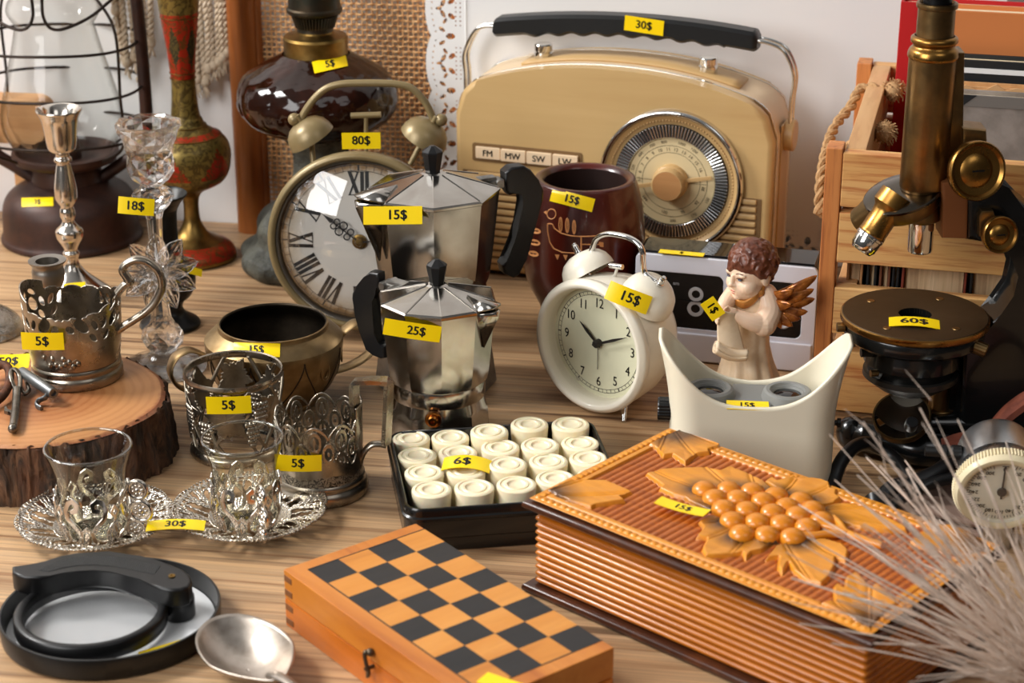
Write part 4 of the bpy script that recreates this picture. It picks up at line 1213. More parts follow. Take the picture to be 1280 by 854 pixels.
# ------------------------------------------------------------------ glass holders (pierced silver)
def on_prof(pr):
    """arc-length sampler of a profile -> f(t) = (r, z)"""
    L = [0]
    for (a, b), (c, d) in zip(pr, pr[1:]): L.append(L[-1] + hypot(c - a, d - b))
    def f(t):
        s = t * L[-1]
        for i in range(len(L) - 1):
            if s <= L[i + 1] or i == len(L) - 2:
                q = (s - L[i]) / max(1e-9, L[i + 1] - L[i]); return (pr[i][0] + (pr[i + 1][0] - pr[i][0]) * q, pr[i][1] + (pr[i + 1][1] - pr[i][1]) * q)
    return f
def wrapfn(f, s=1.):
    def g(u, t):
        r, z = f(t); a = 2 * pi * u; return (r * cos(a), r * sin(a), z)
    return g
B = V(97, 469, ST)
h1 = thing('glass_holder', 'silver pierced tea glass holder with scroll handle standing on the wood slice', 'glass holder', tuple(B), 0)
# body: bottom ring, wall, scalloped pierced top
pr = prof(B, [(469, 108), (468, 113), (463, 114.5), (458, 113), (455, 109), (453, 110), (450, 111), (447, 109), (445, 106)])
mb = MB(); mb.lathe([(0, .0004)] + smooth_prof(pr, 3) + [(0, pr[-1][1])], 72); mb.build('base_ring', m_silver, h1, ang=50)
wp = prof(B, [(446, 107), (430, 112), (405, 117), (380, 120), (352, 122)])
f1 = on_prof(wp); Hw = wp[-1][1] - wp[0][1]
def g1(u, t):
    a = 2 * pi * u
    # scalloped upper rim, highest at the left and at the handle
    top = .70 + .13 * (.5 + .5 * cos(2 * a)) ** 1.5 + .04 * abs(sin(8 * a)) ** .7
    if abs(((a - pi + pi) % (2 * pi)) - pi) < .75: top = max(top, .86 + .12 * cos(2 * (a - pi)))
    d = (top - t) * .5
    x = (u * 8) % 1 - .5
    def ell(cx, cy, ax, ay): return (hypot((x - cx) / ax, (t - cy) / ay) - 1) * min(ax, ay)
    front = cos(a * 2 + pi) ; ring = 1
    fr = abs((a / (2 * pi) * 1.0) % 1 - .25) < .07
    low = .30 + .22 * abs(sin(a * 2 + 1.5708))
    if t > low and not fr:
        d = min(d, ell(0, low + .17, .19, .085), ell(.36, low + .26, .10, .06), ell(-.36, low + .26, .10, .06), ell(.3, low + .08, .11, .05), ell(-.3, low + .08, .11, .05), ell(0, low + .33, .16, .035))
    return d
mb = MB(); mb.sheet(g1, wrapfn(f1), 300, 60, True); w_o = mb.build('pierced_wall', m_silver, h1, ang=60, solid=.0013)
mb = MB()
for k, (du, t) in enumerate(((0, .1), (.012, .13), (-.012, .12), (.025, .16), (-.03, .1), (.035, .1), (-.045, .2), (-.052, .28), (-.06, .34), (.048, .13), (-.02, .19), (.01, .2))):
    u = .73 + du * 1.3; r, z = f1(t); a = 2 * pi * u
    mb.ball((r * cos(a) * 1.005, r * sin(a) * 1.005, z), (.0022, .0022, .0028), 8, 6)
for du0, t0, du1, t1_ in ((-.06, .1, .06, .2), (-.075, .34, -.04, .08), (-.02, .05, .045, .1)):
    pts = []
    for k in range(9):
        q = k / 8; r, z = f1(t0 + (t1_ - t0) * q); a = 2 * pi * (.73 + (du0 + (du1 - du0) * q)); pts.append((r * cos(a) * 1.006, r * sin(a) * 1.006, z + .002 * sin(q * 6)))
    mb.tube(pts, .0008, 6)
mb.build('floral_relief', m_silver, w_o)
hp = [(147, 366), (155, 357), (161, 352), (158, 346), (153.5, 339), (155, 333), (161, 328), (170, 324.5), (180, 325.5), (190, 331), (199, 341), (202.5, 356), (199, 368), (192, 380), (182, 390), (169, 399), (156, 407), (146, 414)]
hpts = [AtY(u, v, B.y - .004) - B for u, v in hp]
mb = MB(); mb.tube(smooth_path(hpts, 6), .0031, 14, flat=1.35); mb.ball(hpts[2], .0042, 14, 10); mb.build('scroll_handle', m_silver, h1)
price_tag(w_o, '5$', B + Vector((-.014, -.0408, f1(.48)[1])), (1, -.03, .0), (0, .03, 1), 51 * mpp(B) * 1.01, 20.5 * mpp(B) * 1.08, 10)

B = V(69, 436, ST)
pc = thing('candle_cup', 'small pewter candle cup with flared rim behind the silver glass holder', 'candle holder', tuple(B))
pts = [(436, 44), (434, 46), (430, 40), (420, 22), (400, 15), (380, 14), (366, 20), (358, 32), (350, 39), (340, 40.5), (334, 38), (330, 40), (327, 46), (325, 47)]
pr = smooth_prof(prof(B, pts), 4); t_ = pr[-1]
mb = MB(); mb.lathe([(0, 0)] + pr + [(t_[0] * .62, t_[1] - .0008), (t_[0] * .56, t_[1] - .012), (0, t_[1] - .014)], 56); mb.build('cup_body', mat('dull_pewter', (146, 140, 132), .32, 1., rvar=(60, .42)), pc, ang=50)

# second holder: grape leaves
B = V(297, 562)
h2 = thing('glass_holder', 'silver glass holder of cast grape leaves and berries behind the tea glass', 'glass holder', tuple(B))
pr = prof(B, [(562, 106), (561, 116), (557, 117), (553, 114), (550, 104), (548, 96)])
mb = MB(); mb.lathe(smooth_prof(pr, 3), 72); mb.build('base_ring', m_silver, h2, ang=50)
pr = prof(B, [(470, 121), (467, 124.5), (464, 125), (461, 123), (462, 119), (467, 118), (470, 121)])
mb = MB(); mb.lathe(pr, 80); mb.build('rim_ring', m_silver, h2, ang=50)
wp = prof(B, [(554, 104), (522, 111), (496, 117), (468, 122)]); f2 = on_prof(wp)
LV = [(.745, .62, 1.15, .2), (.60, .72, .8, -.5), (.90, .66, .9, .6), (.42, .62, 1.1, .1), (.12, .6, 1.1, -.3), (.27, .7, .95, .5)]
def leafd(x, y, ro):
    r = hypot(x, y); a = atan2(y, x) - ro
    return (.30 + .05 * cos(5 * a) + .03 * cos(10 * a) + .02 * cos(25 * a)) - r
def g2(u, t):
    d = -1.
    if t < .05: return .1
    for (lu, lt, sc, ro) in LV:
        dx = ((u - lu + .5) % 1 - .5) * 5.6 / sc; dy = (t - lt) * 1.25 / sc
        d = max(d, leafd(dx, dy, ro + 1.57))
    q = abs(((u * 6 + .4 * sin(t * 4)) % 1) - .5); d = max(d, .035 - q if t < .55 else -1)
    for sgn in (-1, 1):
        q = abs(((u * 5 + sgn * t * .8 + .2) % 1) - .5); d = max(d, .03 - q)
    return d
mb = MB(); mb.sheet(g2, wrapfn(f2), 300, 64, True); w2 = mb.build('leaf_wall', m_dsilver, h2, ang=60, solid=.0022)
rg = random.Random(5)
for cu, ct in ((.66, .33), (.83, .36), (.52, .3), (.97, .3), (.2, .3), (.35, .3), (.86, .62), (.58, .5)):
    mb = MB()
    for k in range(22):
        q = k // 4; u = cu + (k % 4 - 1.5) * .0135 * (1 - q * .12) + (q % 2) * .006; t = ct + .16 - q * .062
        if t < .03 or t > .92: continue
        r, z = f2(t); a = 2 * pi * u; mb.ball((r * cos(a) * 1.012, r * sin(a) * 1.012, z), .0023, 9, 6)
    mb.build('berry_bunch', m_silver, w2)
mb = MB()
for (lu, lt, sc, ro) in LV:
    for k in range(5):
        an = ro + 1.57 + (k - 2) * 1.2566; pts = []
        for i in range(5):
            q = i / 4 * .27 * sc; u = lu + q * cos(an) / 5.6; t = min(.98, max(.02, lt + q * sin(an) / 1.25)); r, z = f2(t); a = 2 * pi * u; pts.append((r * cos(a) * 1.028, r * sin(a) * 1.028, z))
        mb.tube(pts, [.0006, .0005, .0004, .0003, .0002], 5)
mb.build('leaf_veins', m_dsilver, w2)
price_tag(h2, '5$', B + Vector((.0012, -.0388, f2(.86)[1])), (1, .02, .02), (0, .04, 1), 54 * mpp(B), 21 * mpp(B) * 1.06, 9)

# third holder: square strap handle
B = V(401, 611)
h3 = thing('glass_holder', 'silver filigree glass holder with square strap handle beside the tray of ivory pieces', 'glass holder', tuple(B))
pr = prof(B, [(611, 108), (610, 119), (604, 120.5), (599, 118), (595, 112), (591, 113), (588, 110), (586, 106)])
mb = MB(); mb.lathe([(0, .0004)] + smooth_prof(pr, 3) + [(0, pr[-1][1])], 72); mb.build('base_ring', m_silver, h3, ang=50)
wp = prof(B, [(590, 106), (570, 107), (545, 108), (520, 109), (502, 110)]); f3 = on_prof(wp)
def g3(u, t):
    a = 2 * pi * u; side = abs((u + .0 + .5) % 1 - .5)       # solid strip by the handle (u = 0)
    top = .72 + .16 * abs(sin(5 * a)) ** .8 + (.2 if side < .07 else 0)
    d = (top - t) * .5
    if t < .27 + .12 * abs(cos(2.5 * a)): return min(d, .1)
    if side < .075: return d
    x = (u * 10) % 1 - .5
    def ring(cx, cy, r0, r1):
        q = hypot((x - cx) * .62, t - cy); return min(q - r0, r1 - q)
    s = max(ring(0, .66, .10, .155), ring(.5, .5, .09, .145), ring(-.5, .5, .09, .145), ring(0, .38, .08, .125))
    s = max(s, .022 - abs(top - t - .02), .02 - abs(x) * .62 if t < .75 else -1, .02 - abs(t - .36 - .1 * cos(2 * pi * x)), .018 - abs(t - .56 - .16 * cos(4 * pi * x)), .03 - hypot(x * .62, t - .66), .03 - hypot((abs(x) - .5) * .62, t - .5))
    return min(d, s)
mb = MB(); mb.sheet(g3, wrapfn(f3), 420, 84, True); w3 = mb.build('filigree_wall', m_silver, h3, ang=60, solid=.0013)
eng = engraved('niello_band', (150, 140, 124), (44, 40, 36), 420)
mb = MB(); r0 = f3(.02)[0] + .0009
mb.grid(lambda u, t: ((lambda q: (r0 * cos(q), r0 * sin(q), f3(.03)[1] + .0085 * t * (.55 + .45 * abs(cos(2.5 * q)))))(2 * pi * u)), 120, 2, wrap=True); mb.build('engraved_band', eng, w3, ang=60)
def strap(pts, w_):
    P = [AtY(u, v, B.y - .006) - B for u, v in pts]; return P
outer = strap([(446, 522), (443, 500), (442.5, 480), (444, 477), (464, 475.5), (484, 476.5), (486, 479), (485.5, 500), (484, 530), (482.5, 556)], 0)
mb = MB(); pts = outer
vs = []; fs = []
def bar(P, th, wd):
    n = len(P); o = len(mb.v); vv = []; ff = []
    for i in range(n):
        t = (P[min(n - 1, i + 1)] - P[max(0, i - 1)]).normalized(); y = Vector((.42, .9, 0)).normalized(); nr = t.cross(y).normalized(); y = nr.cross(t).normalized()
        for sa, sb_ in ((-1, -1), (1, -1), (1, 1), (-1, 1)): vv.append(P[i] + nr * th / 2 * sa + y * wd / 2 * sb_)
    for i in range(n - 1):
        for k in range(4): l = (k + 1) % 4; ff.append((i * 4 + k, i * 4 + l, i * 4 + 4 + l, i * 4 + 4 + k))
    ff += [(3, 2, 1, 0), tuple((n - 1) * 4 + k for k in range(4))]
    mb.add(vv, ff)
bar(outer, .0032, .0095)
mb.build('strap_handle', m_silver, h3, ang=40)
mb = MB(); mb.tube(smooth_path(strap([(483, 557), (474, 555), (463, 557), (454, 567), (449, 582), (447, 598)], 0), 6), .0022, 12, flat=1.5); mb.build('handle_brace', m_silver, h3)
price_tag(w3, '5$', B + Vector((-.0115, -.0345, f3(.42)[1])), (1, .05, -.04), (0, .04, 1), 57 * mpp(B), 20 * mpp(B) * 1.06, 14)
# ------------------------------------------------------------------ keys on the wood slice
m_rust = mat('rusty_iron', (112, 66, 40), .7, .5, var=(110, (64, 42, 32), .35, .65), bump=(300, .6, .001))
m_steel = mat('worn_steel', (140, 134, 124), .35, 1., var=(80, (96, 88, 78), .35, .65), bump=(200, .1, .0005))
m_zinc = mat('grey_zinc', (120, 122, 122), .42, .9, bump=(250, .12, .0005))
def SP(u, v, h): return V(u, v, ST + h)
k1 = thing('key', 'old key with a rusty brown ring bow on the wood slice', 'key', tuple(SP(0, 500, 0)))
o = Vector(k1.location)
pts = [SP(u, v, h) - o for u, v, h in ((-14, 505, .005), (-2, 500, .006), (8, 488, .008), (12, 474, .011), (11, 462, .014), (4, 456, .015), (-8, 462, .012), (-20, 480, .008))]
mb = MB(); mb.tube(smooth_path(pts, 7), .0033, 14); mb.build('bow', m_rust, k1)
mb = MB(); mb.tube([SP(-20, 480, .006) - o, SP(-60, 500, .004) - o], .003, 12); mb.build('shank', m_rust, k1)
k2 = thing('key', 'dull steel key with stepped bit pointing at the front edge of the wood slice', 'key', tuple(SP(18, 500, 0)))
o = Vector(k2.location)
pts = [SP(u, v, h) - o for u, v, h in ((19, 487, .007), (15, 478, .011), (13, 469, .014), (15, 463, .015), (20, 463, .015), (24, 470, .012), (25, 480, .009), (23, 488, .007))]
mb = MB(); mb.tube(smooth_path(pts, 7), .0018, 12); mb.build('bow', m_steel, k2)
mb = MB(); mb.tube(smooth_path([SP(21, 487, .008) - o, SP(20.5, 500, .006) - o, SP(19, 518, .005) - o, SP(16.5, 534, .0045) - o], 6), .0031, 14); mb.ball(SP(16, 536, .0042) - o, .0036, 14, 10); mb.build('shank', m_steel, k2)
a = SP(18.5, 518, .005) - o; d = (SP(8, 514, .005) - o - a).normalized(); f = (SP(17, 530, .005) - o - a).normalized()
mb = MB(); poly = [(0, -.004), (.004, -.004), (.004, -.001), (.0085, -.001), (.0085, -.005), (.0115, -.005), (.0115, .003), (.007, .003), (.007, .0015), (0, .004)]
up = d.cross(f).normalized()
M_ = Matrix((d, f, up)).transposed().to_4x4(); M_.translation = a
mb.prism(poly, -.0015, .0015, .0004, M_); mb.build('bit', m_steel, k2)
k3 = thing('key', 'grey tubular key with a hooked bit leaning beside the silver holder on the wood slice', 'key', tuple(SP(50, 485, 0)))
o = Vector(k3.location)
A_, B_ = SP(27, 465, .012) - o, SP(67, 492, .0095) - o
ax = (B_ - A_).normalized(); q = ax.to_track_quat('Z', 'Y').to_matrix().to_4x4(); q.translation = A_; Lk = (B_ - A_).length
mb = MB(); mb.lathe([(0, 0), (.0038, 0), (.0041, .0005), (.0041, Lk - .0005), (.0038, Lk), (.0022, Lk), (.0020, Lk - .002), (0, Lk - .002)], 28, q); mb.build('shank', m_zinc, k3, ang=40)
hk = [SP(u, v, h) - o for u, v, h in ((59, 492, .008), (57, 497, .0065), (50, 500, .0045), (46, 504, .003), (46.5, 508, .0022), (52, 511, .0015))]
mb = MB(); mb.tube(smooth_path(hk, 6), [.0026] * 31, 12, flat=.55); mb.build('bit', m_zinc, k3)
mb = MB(); mb.tube(smooth_path([SP(30, 468, .008) - o, SP(34, 480, .006) - o, SP(36, 488, .004) - o, SP(30, 492, .003) - o, SP(25, 482, .005) - o], 6), .0016, 10); mb.build('bow', m_steel, k3)
tg = price_tag(None, '50$', SP(9, 452.5, .0125), (1, .04, .01), (0, .85, .5), .034, .0135, -6, .001)
tagobj(tg, 'yellow price tag standing on the wood slice behind the keys', 'price tag')
mb = MB()

# ------------------------------------------------------------------ tea glasses, their silver holders and saucers
m_tea = thin_glass('tea_glass_clear', (250, 250, 245), 1.35, .015, .5, (176, 174, 160))
m_sauc = mat('ornate_silver', (206, 198, 186), .18, 1., bump=(900, .25, .0008))
def tea_set(SB, GB, rimv, place, hand):
    """SB saucer centre, GB glass foot centre on the table plane"""
    sa = thing('saucer', 'lacy silver saucer %s' % place[0], 'saucer', tuple(SB))
    R = .0535
    pr = [(.004, .003), (.020, .003), (.026, .0042), (.036, .0078), (.046, .0106), (R, .0125)]
    f = on_prof(pr)
    def g(u, t):
        edge = .955 + .045 * abs(sin(12 * 2 * pi * u * .5)) ** .6 * (1 if True else 0)
        d = (edge - t) * .5
        if t < .44: return min(d, .1)
        fan = (u * 10 + .5 * (t - .44) ** 1.1) % 1
        x = fan - .5; tt = (t - .44) / .56
        s = .030 - (.5 - abs(x)); wv_ = .020
        for k in range(1, 4): s = max(s, wv_ * 1.3 - abs(abs(x) - .13 * k * tt ** .75))
        s = max(s, .026 - abs(t - .945 + .02 * abs(sin(12 * pi * u))), .02 - abs(t - .78 - .07 * cos(2 * pi * fan)) * 1.4, .055 - hypot(x * 1.2, (t - .53) * 1.2), .022 - abs(t - .47))
        return min(d, s)
    def fn(u, t):
        r, z = f(t); a = 2 * pi * u; z += .0005 * sin(70 * t) * sin(2 * pi * 72 * u) + (.0012 * cos(9 * 2 * pi * u) * max(0, t - .5))
        return (r * cos(a), r * sin(a), z)
    mb = MB(); mb.sheet(g, fn, 640, 64, True); mb.build('pierced_dish', m_sauc, sa, ang=60, solid=.0012)
    mb = MB(); mb.lathe([(0, .0002), (.0205, .0002), (.0215, .0016), (.0195, .0034), (0, .0034)], 64); mb.build('centre_well', m_bsilver, sa, ang=40)
    mb = MB()
    for i in range(110):
        a = 2 * pi * i / 110; k = .985 + .03 * abs(sin(12 * a * .5)) ** .6; mb.ball((R * .985 * k * cos(a), R * .985 * k * sin(a), .0124), .0011, 6, 4)
    mb.build('beaded_edge', m_sauc, sa)
    # glass
    Z0 = .0040; G = Vector((GB.x, GB.y, Z0))
    gl = thing('tea_glass', 'small waisted clear tea glass %s' % place[1], 'glass', tuple(G))
    v0, w0, gp = rimv
    sc = lambda v: v0 + (v - 553) * 1.0
    pts = [(sc(v), w * w0 / 110.) for v, w in ((663, 54), (658, 66), (648, 78), (634, 86), (620, 88), (606, 86), (594, 85), (582, 89), (568, 99), (556, 108.5), (553, 110))]
    pr = prof(G, pts); pr = [(r, z - pr[0][1]) for r, z in pr]
    sp_ = smooth_prof(pr, 5)
    mb = MB(); mb.lathe(sp_, 80); mb.build('glass_wall', m_tea, gl, ang=180)
    mb = MB(); rt, zt = sp_[-1]
    mb.lathe([(rt - .0009 + .0010 * cos(b), zt + .0010 * sin(b)) for b in [2 * pi * i / 12 for i in range(12)]] + [(rt + .0001, zt)], 80); mb.build('rim', thin_glass('glass_rim', (235, 235, 228), 2.6, .03, .2, (120, 118, 108)), gl, ang=180)
    mb = MB(); mb.lathe([(0, .0006), (sp_[0][0], .0006), (sp_[2][0] * .96, .005), (0, .006)], 48); mb.build('thick_base', m_tea, gl, ang=60)
    # holder
    ho = thing('tea_glass_holder', 'ornate cast silver holder around the tea glass %s' % place[2], 'glass holder', tuple(G))
    hp_ = [(r + .0016, z) for r, z in sp_ if z < zt * .60]
    fh = on_prof(hp_)
    ST_ = [([(.05, .07), (.22, .09), (.37, .20), (.40, .36), (.31, .50), (.19, .62), (.15, .76), (.20, .90), (.29, .95), (.37, .89), (.35, .79), (.28, .77)], .042),
           ([(0, .07), (0, .62)], .026), ([(0, .62), (.07, .70), (.0, .80), (-.07, .70), (0, .62)], .022), ([(.5, .08), (.46, .22), (.5, .36)], .03), ([(.40, .36), (.5, .46)], .03)]
    def gh(u, t):
        x = abs((u * 4) % 1 - .5)
        if t < .075: return .1
        s = -1.
        for pl, w in ST_:
            for (ax, ay), (bx, by) in zip(pl, pl[1:]):
                ex, ey = bx - ax, by - ay; q = min(1, max(0, ((x - ax) * ex + (t - ay) * ey) / (ex * ex + ey * ey)))
                s = max(s, w - hypot((x - ax - ex * q) * 1.12, t - ay - ey * q))
        s = max(s, (1 - hypot(x / .15, (t - .30) / .21)) * .1)
        return s
    mb = MB(); mb.sheet(gh, wrapfn(fh), 420, 70, True); wl = mb.build('lyre_wall', m_bsilver, ho, ang=60, solid=.0019)
    mb = MB(); r0 = hp_[0][0]; mb.lathe([(r0 * .8, -.0004), (r0 + .002, -.0004), (r0 + .003, .0016), (r0 + .0015, .0034), (r0 * .8, .0032)], 64); mb.build('foot_ring', m_bsilver, ho, ang=40)
    for i in range(4):
        mb = MB()
        for k in range(9):
            t = .12 + .05 * k; wq = .085 * (1 - abs(k - 4) / 5.5)
            for sx in (-1, 1):
                r, z = fh(t); a = 2 * pi * ((i + .5) / 4 + sx * wq / 4); mb.ball((r * cos(a) * 1.045, r * sin(a) * 1.045, z), .0010, 6, 4)
        mb.build('bead_row', m_bsilver, wl)
    ha, rad = hand
    for k, (t, rr) in enumerate(((.22, .0062), (.55, .0072), (.93, .0064))):
        r, z = fh(t); T = Matrix.Rotation(ha, 4, 'Z') @ Matrix.Translation((r + rr + .001, 0, z)) @ Matrix.Rotation(pi / 2, 4, 'X')
        mb = MB(); mb.tube([(rr * cos(b), rr * sin(b), 0) for b in [2 * pi * q / 28 for q in range(28)]], .0016, 10, True, T)
        for q in range(7):
            b = 2 * pi * q / 7; mb.ball((rr * .5 * cos(b), rr * .5 * sin(b), 0), .0016, 8, 6, T)
        mb.ball((0, 0, 0), (.0024, .0024, .0022), 10, 8, T)
        mb.lathe([(0, -.0006), (rr * .95, -.0006), (rr * .95, .0002), (0, .0002)], 24, T)
        mb.build('handle_rosette', m_bsilver, ho)
    return sa
sa1 = tea_set(V(120, 663, 0), V(119.5, 668, .004), (553, 110, 0), ('under the tea glass in front of the wood slice', 'in front of the wood slice', 'in front of the wood slice'), (radians(-8), 0))
sa2 = tea_set(V(313, 652, 0), V(309, 657, .004), (541, 104, 0), ('under the tea glass in front of the grape leaf holder', 'in front of the grape leaf holder', 'in front of the grape leaf holder'), (radians(-62), 0))
tg = price_tag(None, '30$', V(219.5, 655.5, .0162), (1, .03, 0), (-.03, 1, .12), .0395, .0118, 9, 0, tw=.6, th=.68)
tagobj(tg, 'yellow 30$ price tag bridging the two silver saucers', 'price tag')

# ------------------------------------------------------------------ silver goblet foot at the left edge
m_hammer = mat('hammered_silver', (200, 194, 184), .2, 1., bump=(150, .8, .003))
B = V(-24, 414)
gb = thing('goblet', 'hammered silver goblet standing at the left edge behind the wood slice', 'goblet', tuple(B))
pr = smooth_prof(prof(B, [(414, 104), (413, 108), (410, 106), (402, 98), (392, 76), (384, 44), (376, 20), (362, 12), (346, 12), (338, 24), (326, 50), (306, 58), (280, 60), (276, 61)]), 5)
mb = MB(); mb.lathe([(0, 0)] + pr + [(pr[-1][0] * .95, pr[-1][1] - .001), (pr[-1][0] * .85, pr[-1][1] - .03), (0, pr[-1][1] - .045)], 56); mb.build('goblet_body', m_hammer, gb, ang=60)

# ------------------------------------------------------------------ black oval dish with a folding magnifier
m_dish = mat('black_dish', (14, 13, 12), .34, var=(50, (30, 25, 20), .5, .8))
m_lining = mat('white_lining', (232, 233, 234), .35, rvar=(40, .5))
m_blackg = mat('black_moulded_plastic', (11, 11, 12), .36)
B = V(140, 785, 0)
kx = mpp(B)
dsh = thing('oval_dish', 'shallow round black dish with a white lined floor under the magnifier', 'dish', tuple(B), radians(14))
mb = MB(); sx_, sy_ = .0688, .0655
S = Matrix.Diagonal((sx_, sy_, 1, 1))
mb.lathe([(0, 0), (.955, 0), (.985, .002), (1.0, .0145), (.992, .0155), (.972, .0155), (.945, .003), (0, .003)], 110, S); mb.build('dish_shell', m_dish, dsh, ang=40)
mb = MB(); mb.lathe([(0, .0036), (.94, .0036)], 90, S); mb.build('lining', m_lining, dsh)
mg = thing('folding_magnifier', 'black folding magnifier with round lens and curved handle lying in the dish', 'magnifier', tuple(B))
C_ = V(114, 771, .0125) - B
rx = (V(208, 774, .0125) - V(21, 770, .0125)).length / 2
Tm = Matrix.Translation(C_)
mb = MB(); mb.lathe([(rx - .0058, -.0048), (rx, -.0048), (rx + .0005, -.003), (rx + .0002, .0045), (rx - .0008, .0056), (rx - .0036, .006), (rx - .0052, .0052), (rx - .0060, .003), (rx - .0058, -.0048)], 110, Tm); mb.build('lens_frame', m_blackg, mg, ang=40)
mb = MB(); Rl = rx - .0058; mb.lathe([(0, .0052)] + [(Rl * k / 10, .0052 - .0042 * (k / 10) ** 2) for k in range(1, 11)] + [(Rl * k / 10, -.0005 + .0 * k) for k in range(10, 0, -1)] + [(0, -.0005)], 90, Tm)
lensm = NT('lens_glass'); lensm.b.inputs['Base Color'].default_value = (1, 1, 1, 1); lensm.b.inputs['Roughness'].default_value = 0; lensm.b.inputs['Transmission Weight'].default_value = 1; lensm.b.inputs['IOR'].default_value = 1.33
_tr = lensm.n('ShaderNodeBsdfTransparent'); _mx = lensm.n('ShaderNodeMixShader'); _mx.inputs[0].default_value = .75
lensm.l(lensm.b.outputs[0], _mx.inputs[1]); lensm.l(_tr.outputs[0], _mx.inputs[2]); lensm.l(_mx.outputs[0], lensm.out.inputs['Surface'])
mb.build('lens', lensm.mat, mg, ang=180)
HZ = .030
outl = [(60, 268), (90, 264), (130, 272), (175, 264), (230, 238), (300, 216), (380, 201), (460, 195), (540, 196), (620, 202), (700, 219), (780, 240), (850, 258), (910, 282), (948, 312), (957, 345), (940, 372), (900, 386), (850, 388), (800, 380), (750, 360), (690, 332), (620, 306), (550, 290), (470, 283), (390, 287), (310, 304), (250, 318), (190, 327), (130, 322), (90, 316), (60, 300)]
def cr3(x, y): return (x / 3.99, 640 + y / 3.99)
poly = []
for x, y in reversed(outl):
    p = V(*cr3(x, y), HZ) - B; poly.append((p.x, p.y))
mb = MB(); mb.prism(poly, HZ - .0135, HZ, .002, None, 3); hd = mb.build('handle', m_blackg, mg, ang=40)
inl = [(190, 290), (240, 262), (310, 240), (390, 226), (470, 220), (550, 222), (640, 232), (730, 252), (800, 272), (770, 312), (700, 300), (620, 282), (540, 270), (460, 264), (380, 268), (300, 284), (240, 300)]
pg = []
for x, y in reversed(inl): p = V(*cr3(x, y), HZ) - B; pg.append((p.x, p.y))
gt = NT('knurled_grip'); vv = gt.coord(); vo = gt.n('ShaderNodeTexVoronoi'); vo.inputs['Scale'].default_value = 820; vo.inputs['Randomness'].default_value = .15; gt.l(vv, vo.inputs['Vector'])
gt.b.inputs['Base Color'].default_value = rgb((20, 21, 22)); gt.b.inputs['Roughness'].default_value = .45; gt.bump(vo.outputs['Distance'], 1., .0014)
mb = MB(); mb.prism(pg, HZ - .0004, HZ + .0003, .0002); mb.build('knurled_grip', gt.mat, hd)
rv = V(*cr3(857, 322), HZ) - B
mb = MB(); mb.lathe([(.0011, .0002), (.0022, .0002), (.0022, .0008), (.0011, .0008), (.0010, .0002), (0, .0002)], 24, Matrix.Translation(rv)); mb.build('rivet', m_brass, hd, ang=40)
pv = V(*cr3(880, 335), HZ) - B
mb = MB(); mb.lathe([(0, .0042), (.0098, .0042), (.0104, .005), (.0104, HZ - .0125), (0, HZ - .0125)], 40, Matrix.Translation((pv.x, pv.y, 0))); mb.build('pivot_post', m_blackg, mg, ang=40)
pt = V(*cr3(80, 285), HZ) - B
tgm = price_tag(dsh, '', V(205, 812, .0052), (1, .62, 0), (-.5, 1, 0), .030, .010)

# ------------------------------------------------------------------ silver spoon
m_spoon = mat('tarnished_spoon_silver', (186, 176, 166), .3, 1., var=(50, (150, 138, 126), .4, .7), rvar=(60, .4))
B = V(310, 842, 0)
sp = thing('ladle', 'tarnished silver ladle with a pointed bowl lying at the front edge', 'ladle', tuple(B), radians(-60))
def bowl_pt(r, a):
    # local +x towards the handle; teardrop outline
    ox = .056 * cos(a); w = .0258
    if cos(a) > .25: k = (cos(a) - .25) / .75; oy = w * sin(a) * (1 - .25 * k)
    else: oy = w * sin(a) * (1.02)
    if cos(a) > 0: ox *= 1 + .12 * cos(a) ** 6
    h = .0165 + .004 * max(0, cos(a)) ** 3
    return Vector((ox * .78 * r, oy * r * 1.04, h * (1 - (1 - r ** 2.1)) if r < 1 else h))
def bowl2(u, t):
    a = 2 * pi * u; p = bowl_pt(t if t > .001 else .001, a); p.z = .0015 + (.0165 + .004 * max(0, cos(a)) ** 3) * t ** 2.2; return p
mb = MB(); mb.grid(bowl2, 72, 20, None, True); mb.build('bowl', m_spoon, sp, ang=180, solid=.0013, weld=True)
mb = MB(); pts = smooth_path([(.038, 0, .0195), (.050, 0, .024), (.068, 0, .028), (.10, 0, .026), (.15, 0, .014), (.185, 0, .004)], 8)
n_ = len(pts); mb.tube(pts, [.0034 + .0030 * (abs(i / n_ - .35)) for i in range(n_)], 14, flat=.5, up=(0, 1, 0)); mb.build('handle', m_spoon, sp)
# ------------------------------------------------------------------ black tray with ivory draughts pieces
m_tray = mat('glossy_black_tray', (17, 16, 15), .22, var=(60, (26, 23, 20), .5, .8), coat=.2)
m_ivory = mat('ivory_plastic', (240, 228, 196), .32, sss=.25, var=(90, (232, 218, 182), .4, .7), coat=.15)
TO = Vector((-.0722, 1.1925, 0)); TRZ = radians(8.6); TF = Fr(TO, TRZ)
TW, TD, TH = .1535, .131, .033
tray = thing('tray', 'deep glossy black tray filled with ivory draughts pieces', 'tray', tuple(TO), TRZ)
cx, cy = TW / 2, TD / 2
def ringz(mb, rings, cap=True):
    n = len(rings[0][0]); vs = []; fs = []
    for poly, z in rings: vs += [(x, y, z) for x, y in poly]
    for j in range(len(rings) - 1):
        for i in range(n):
            k = (i + 1) % n; fs.append((j * n + i, j * n + k, (j + 1) * n + k, (j + 1) * n + i))
    if cap: fs.append(tuple(reversed(range(n)))); fs.append(tuple((len(rings) - 1) * n + i for i in range(n)))
    mb.add(vs, fs)
def rr(d): return rrect(TW - 2 * d, TD - 2 * d, .014 - d * .8, 8, cx, cy)
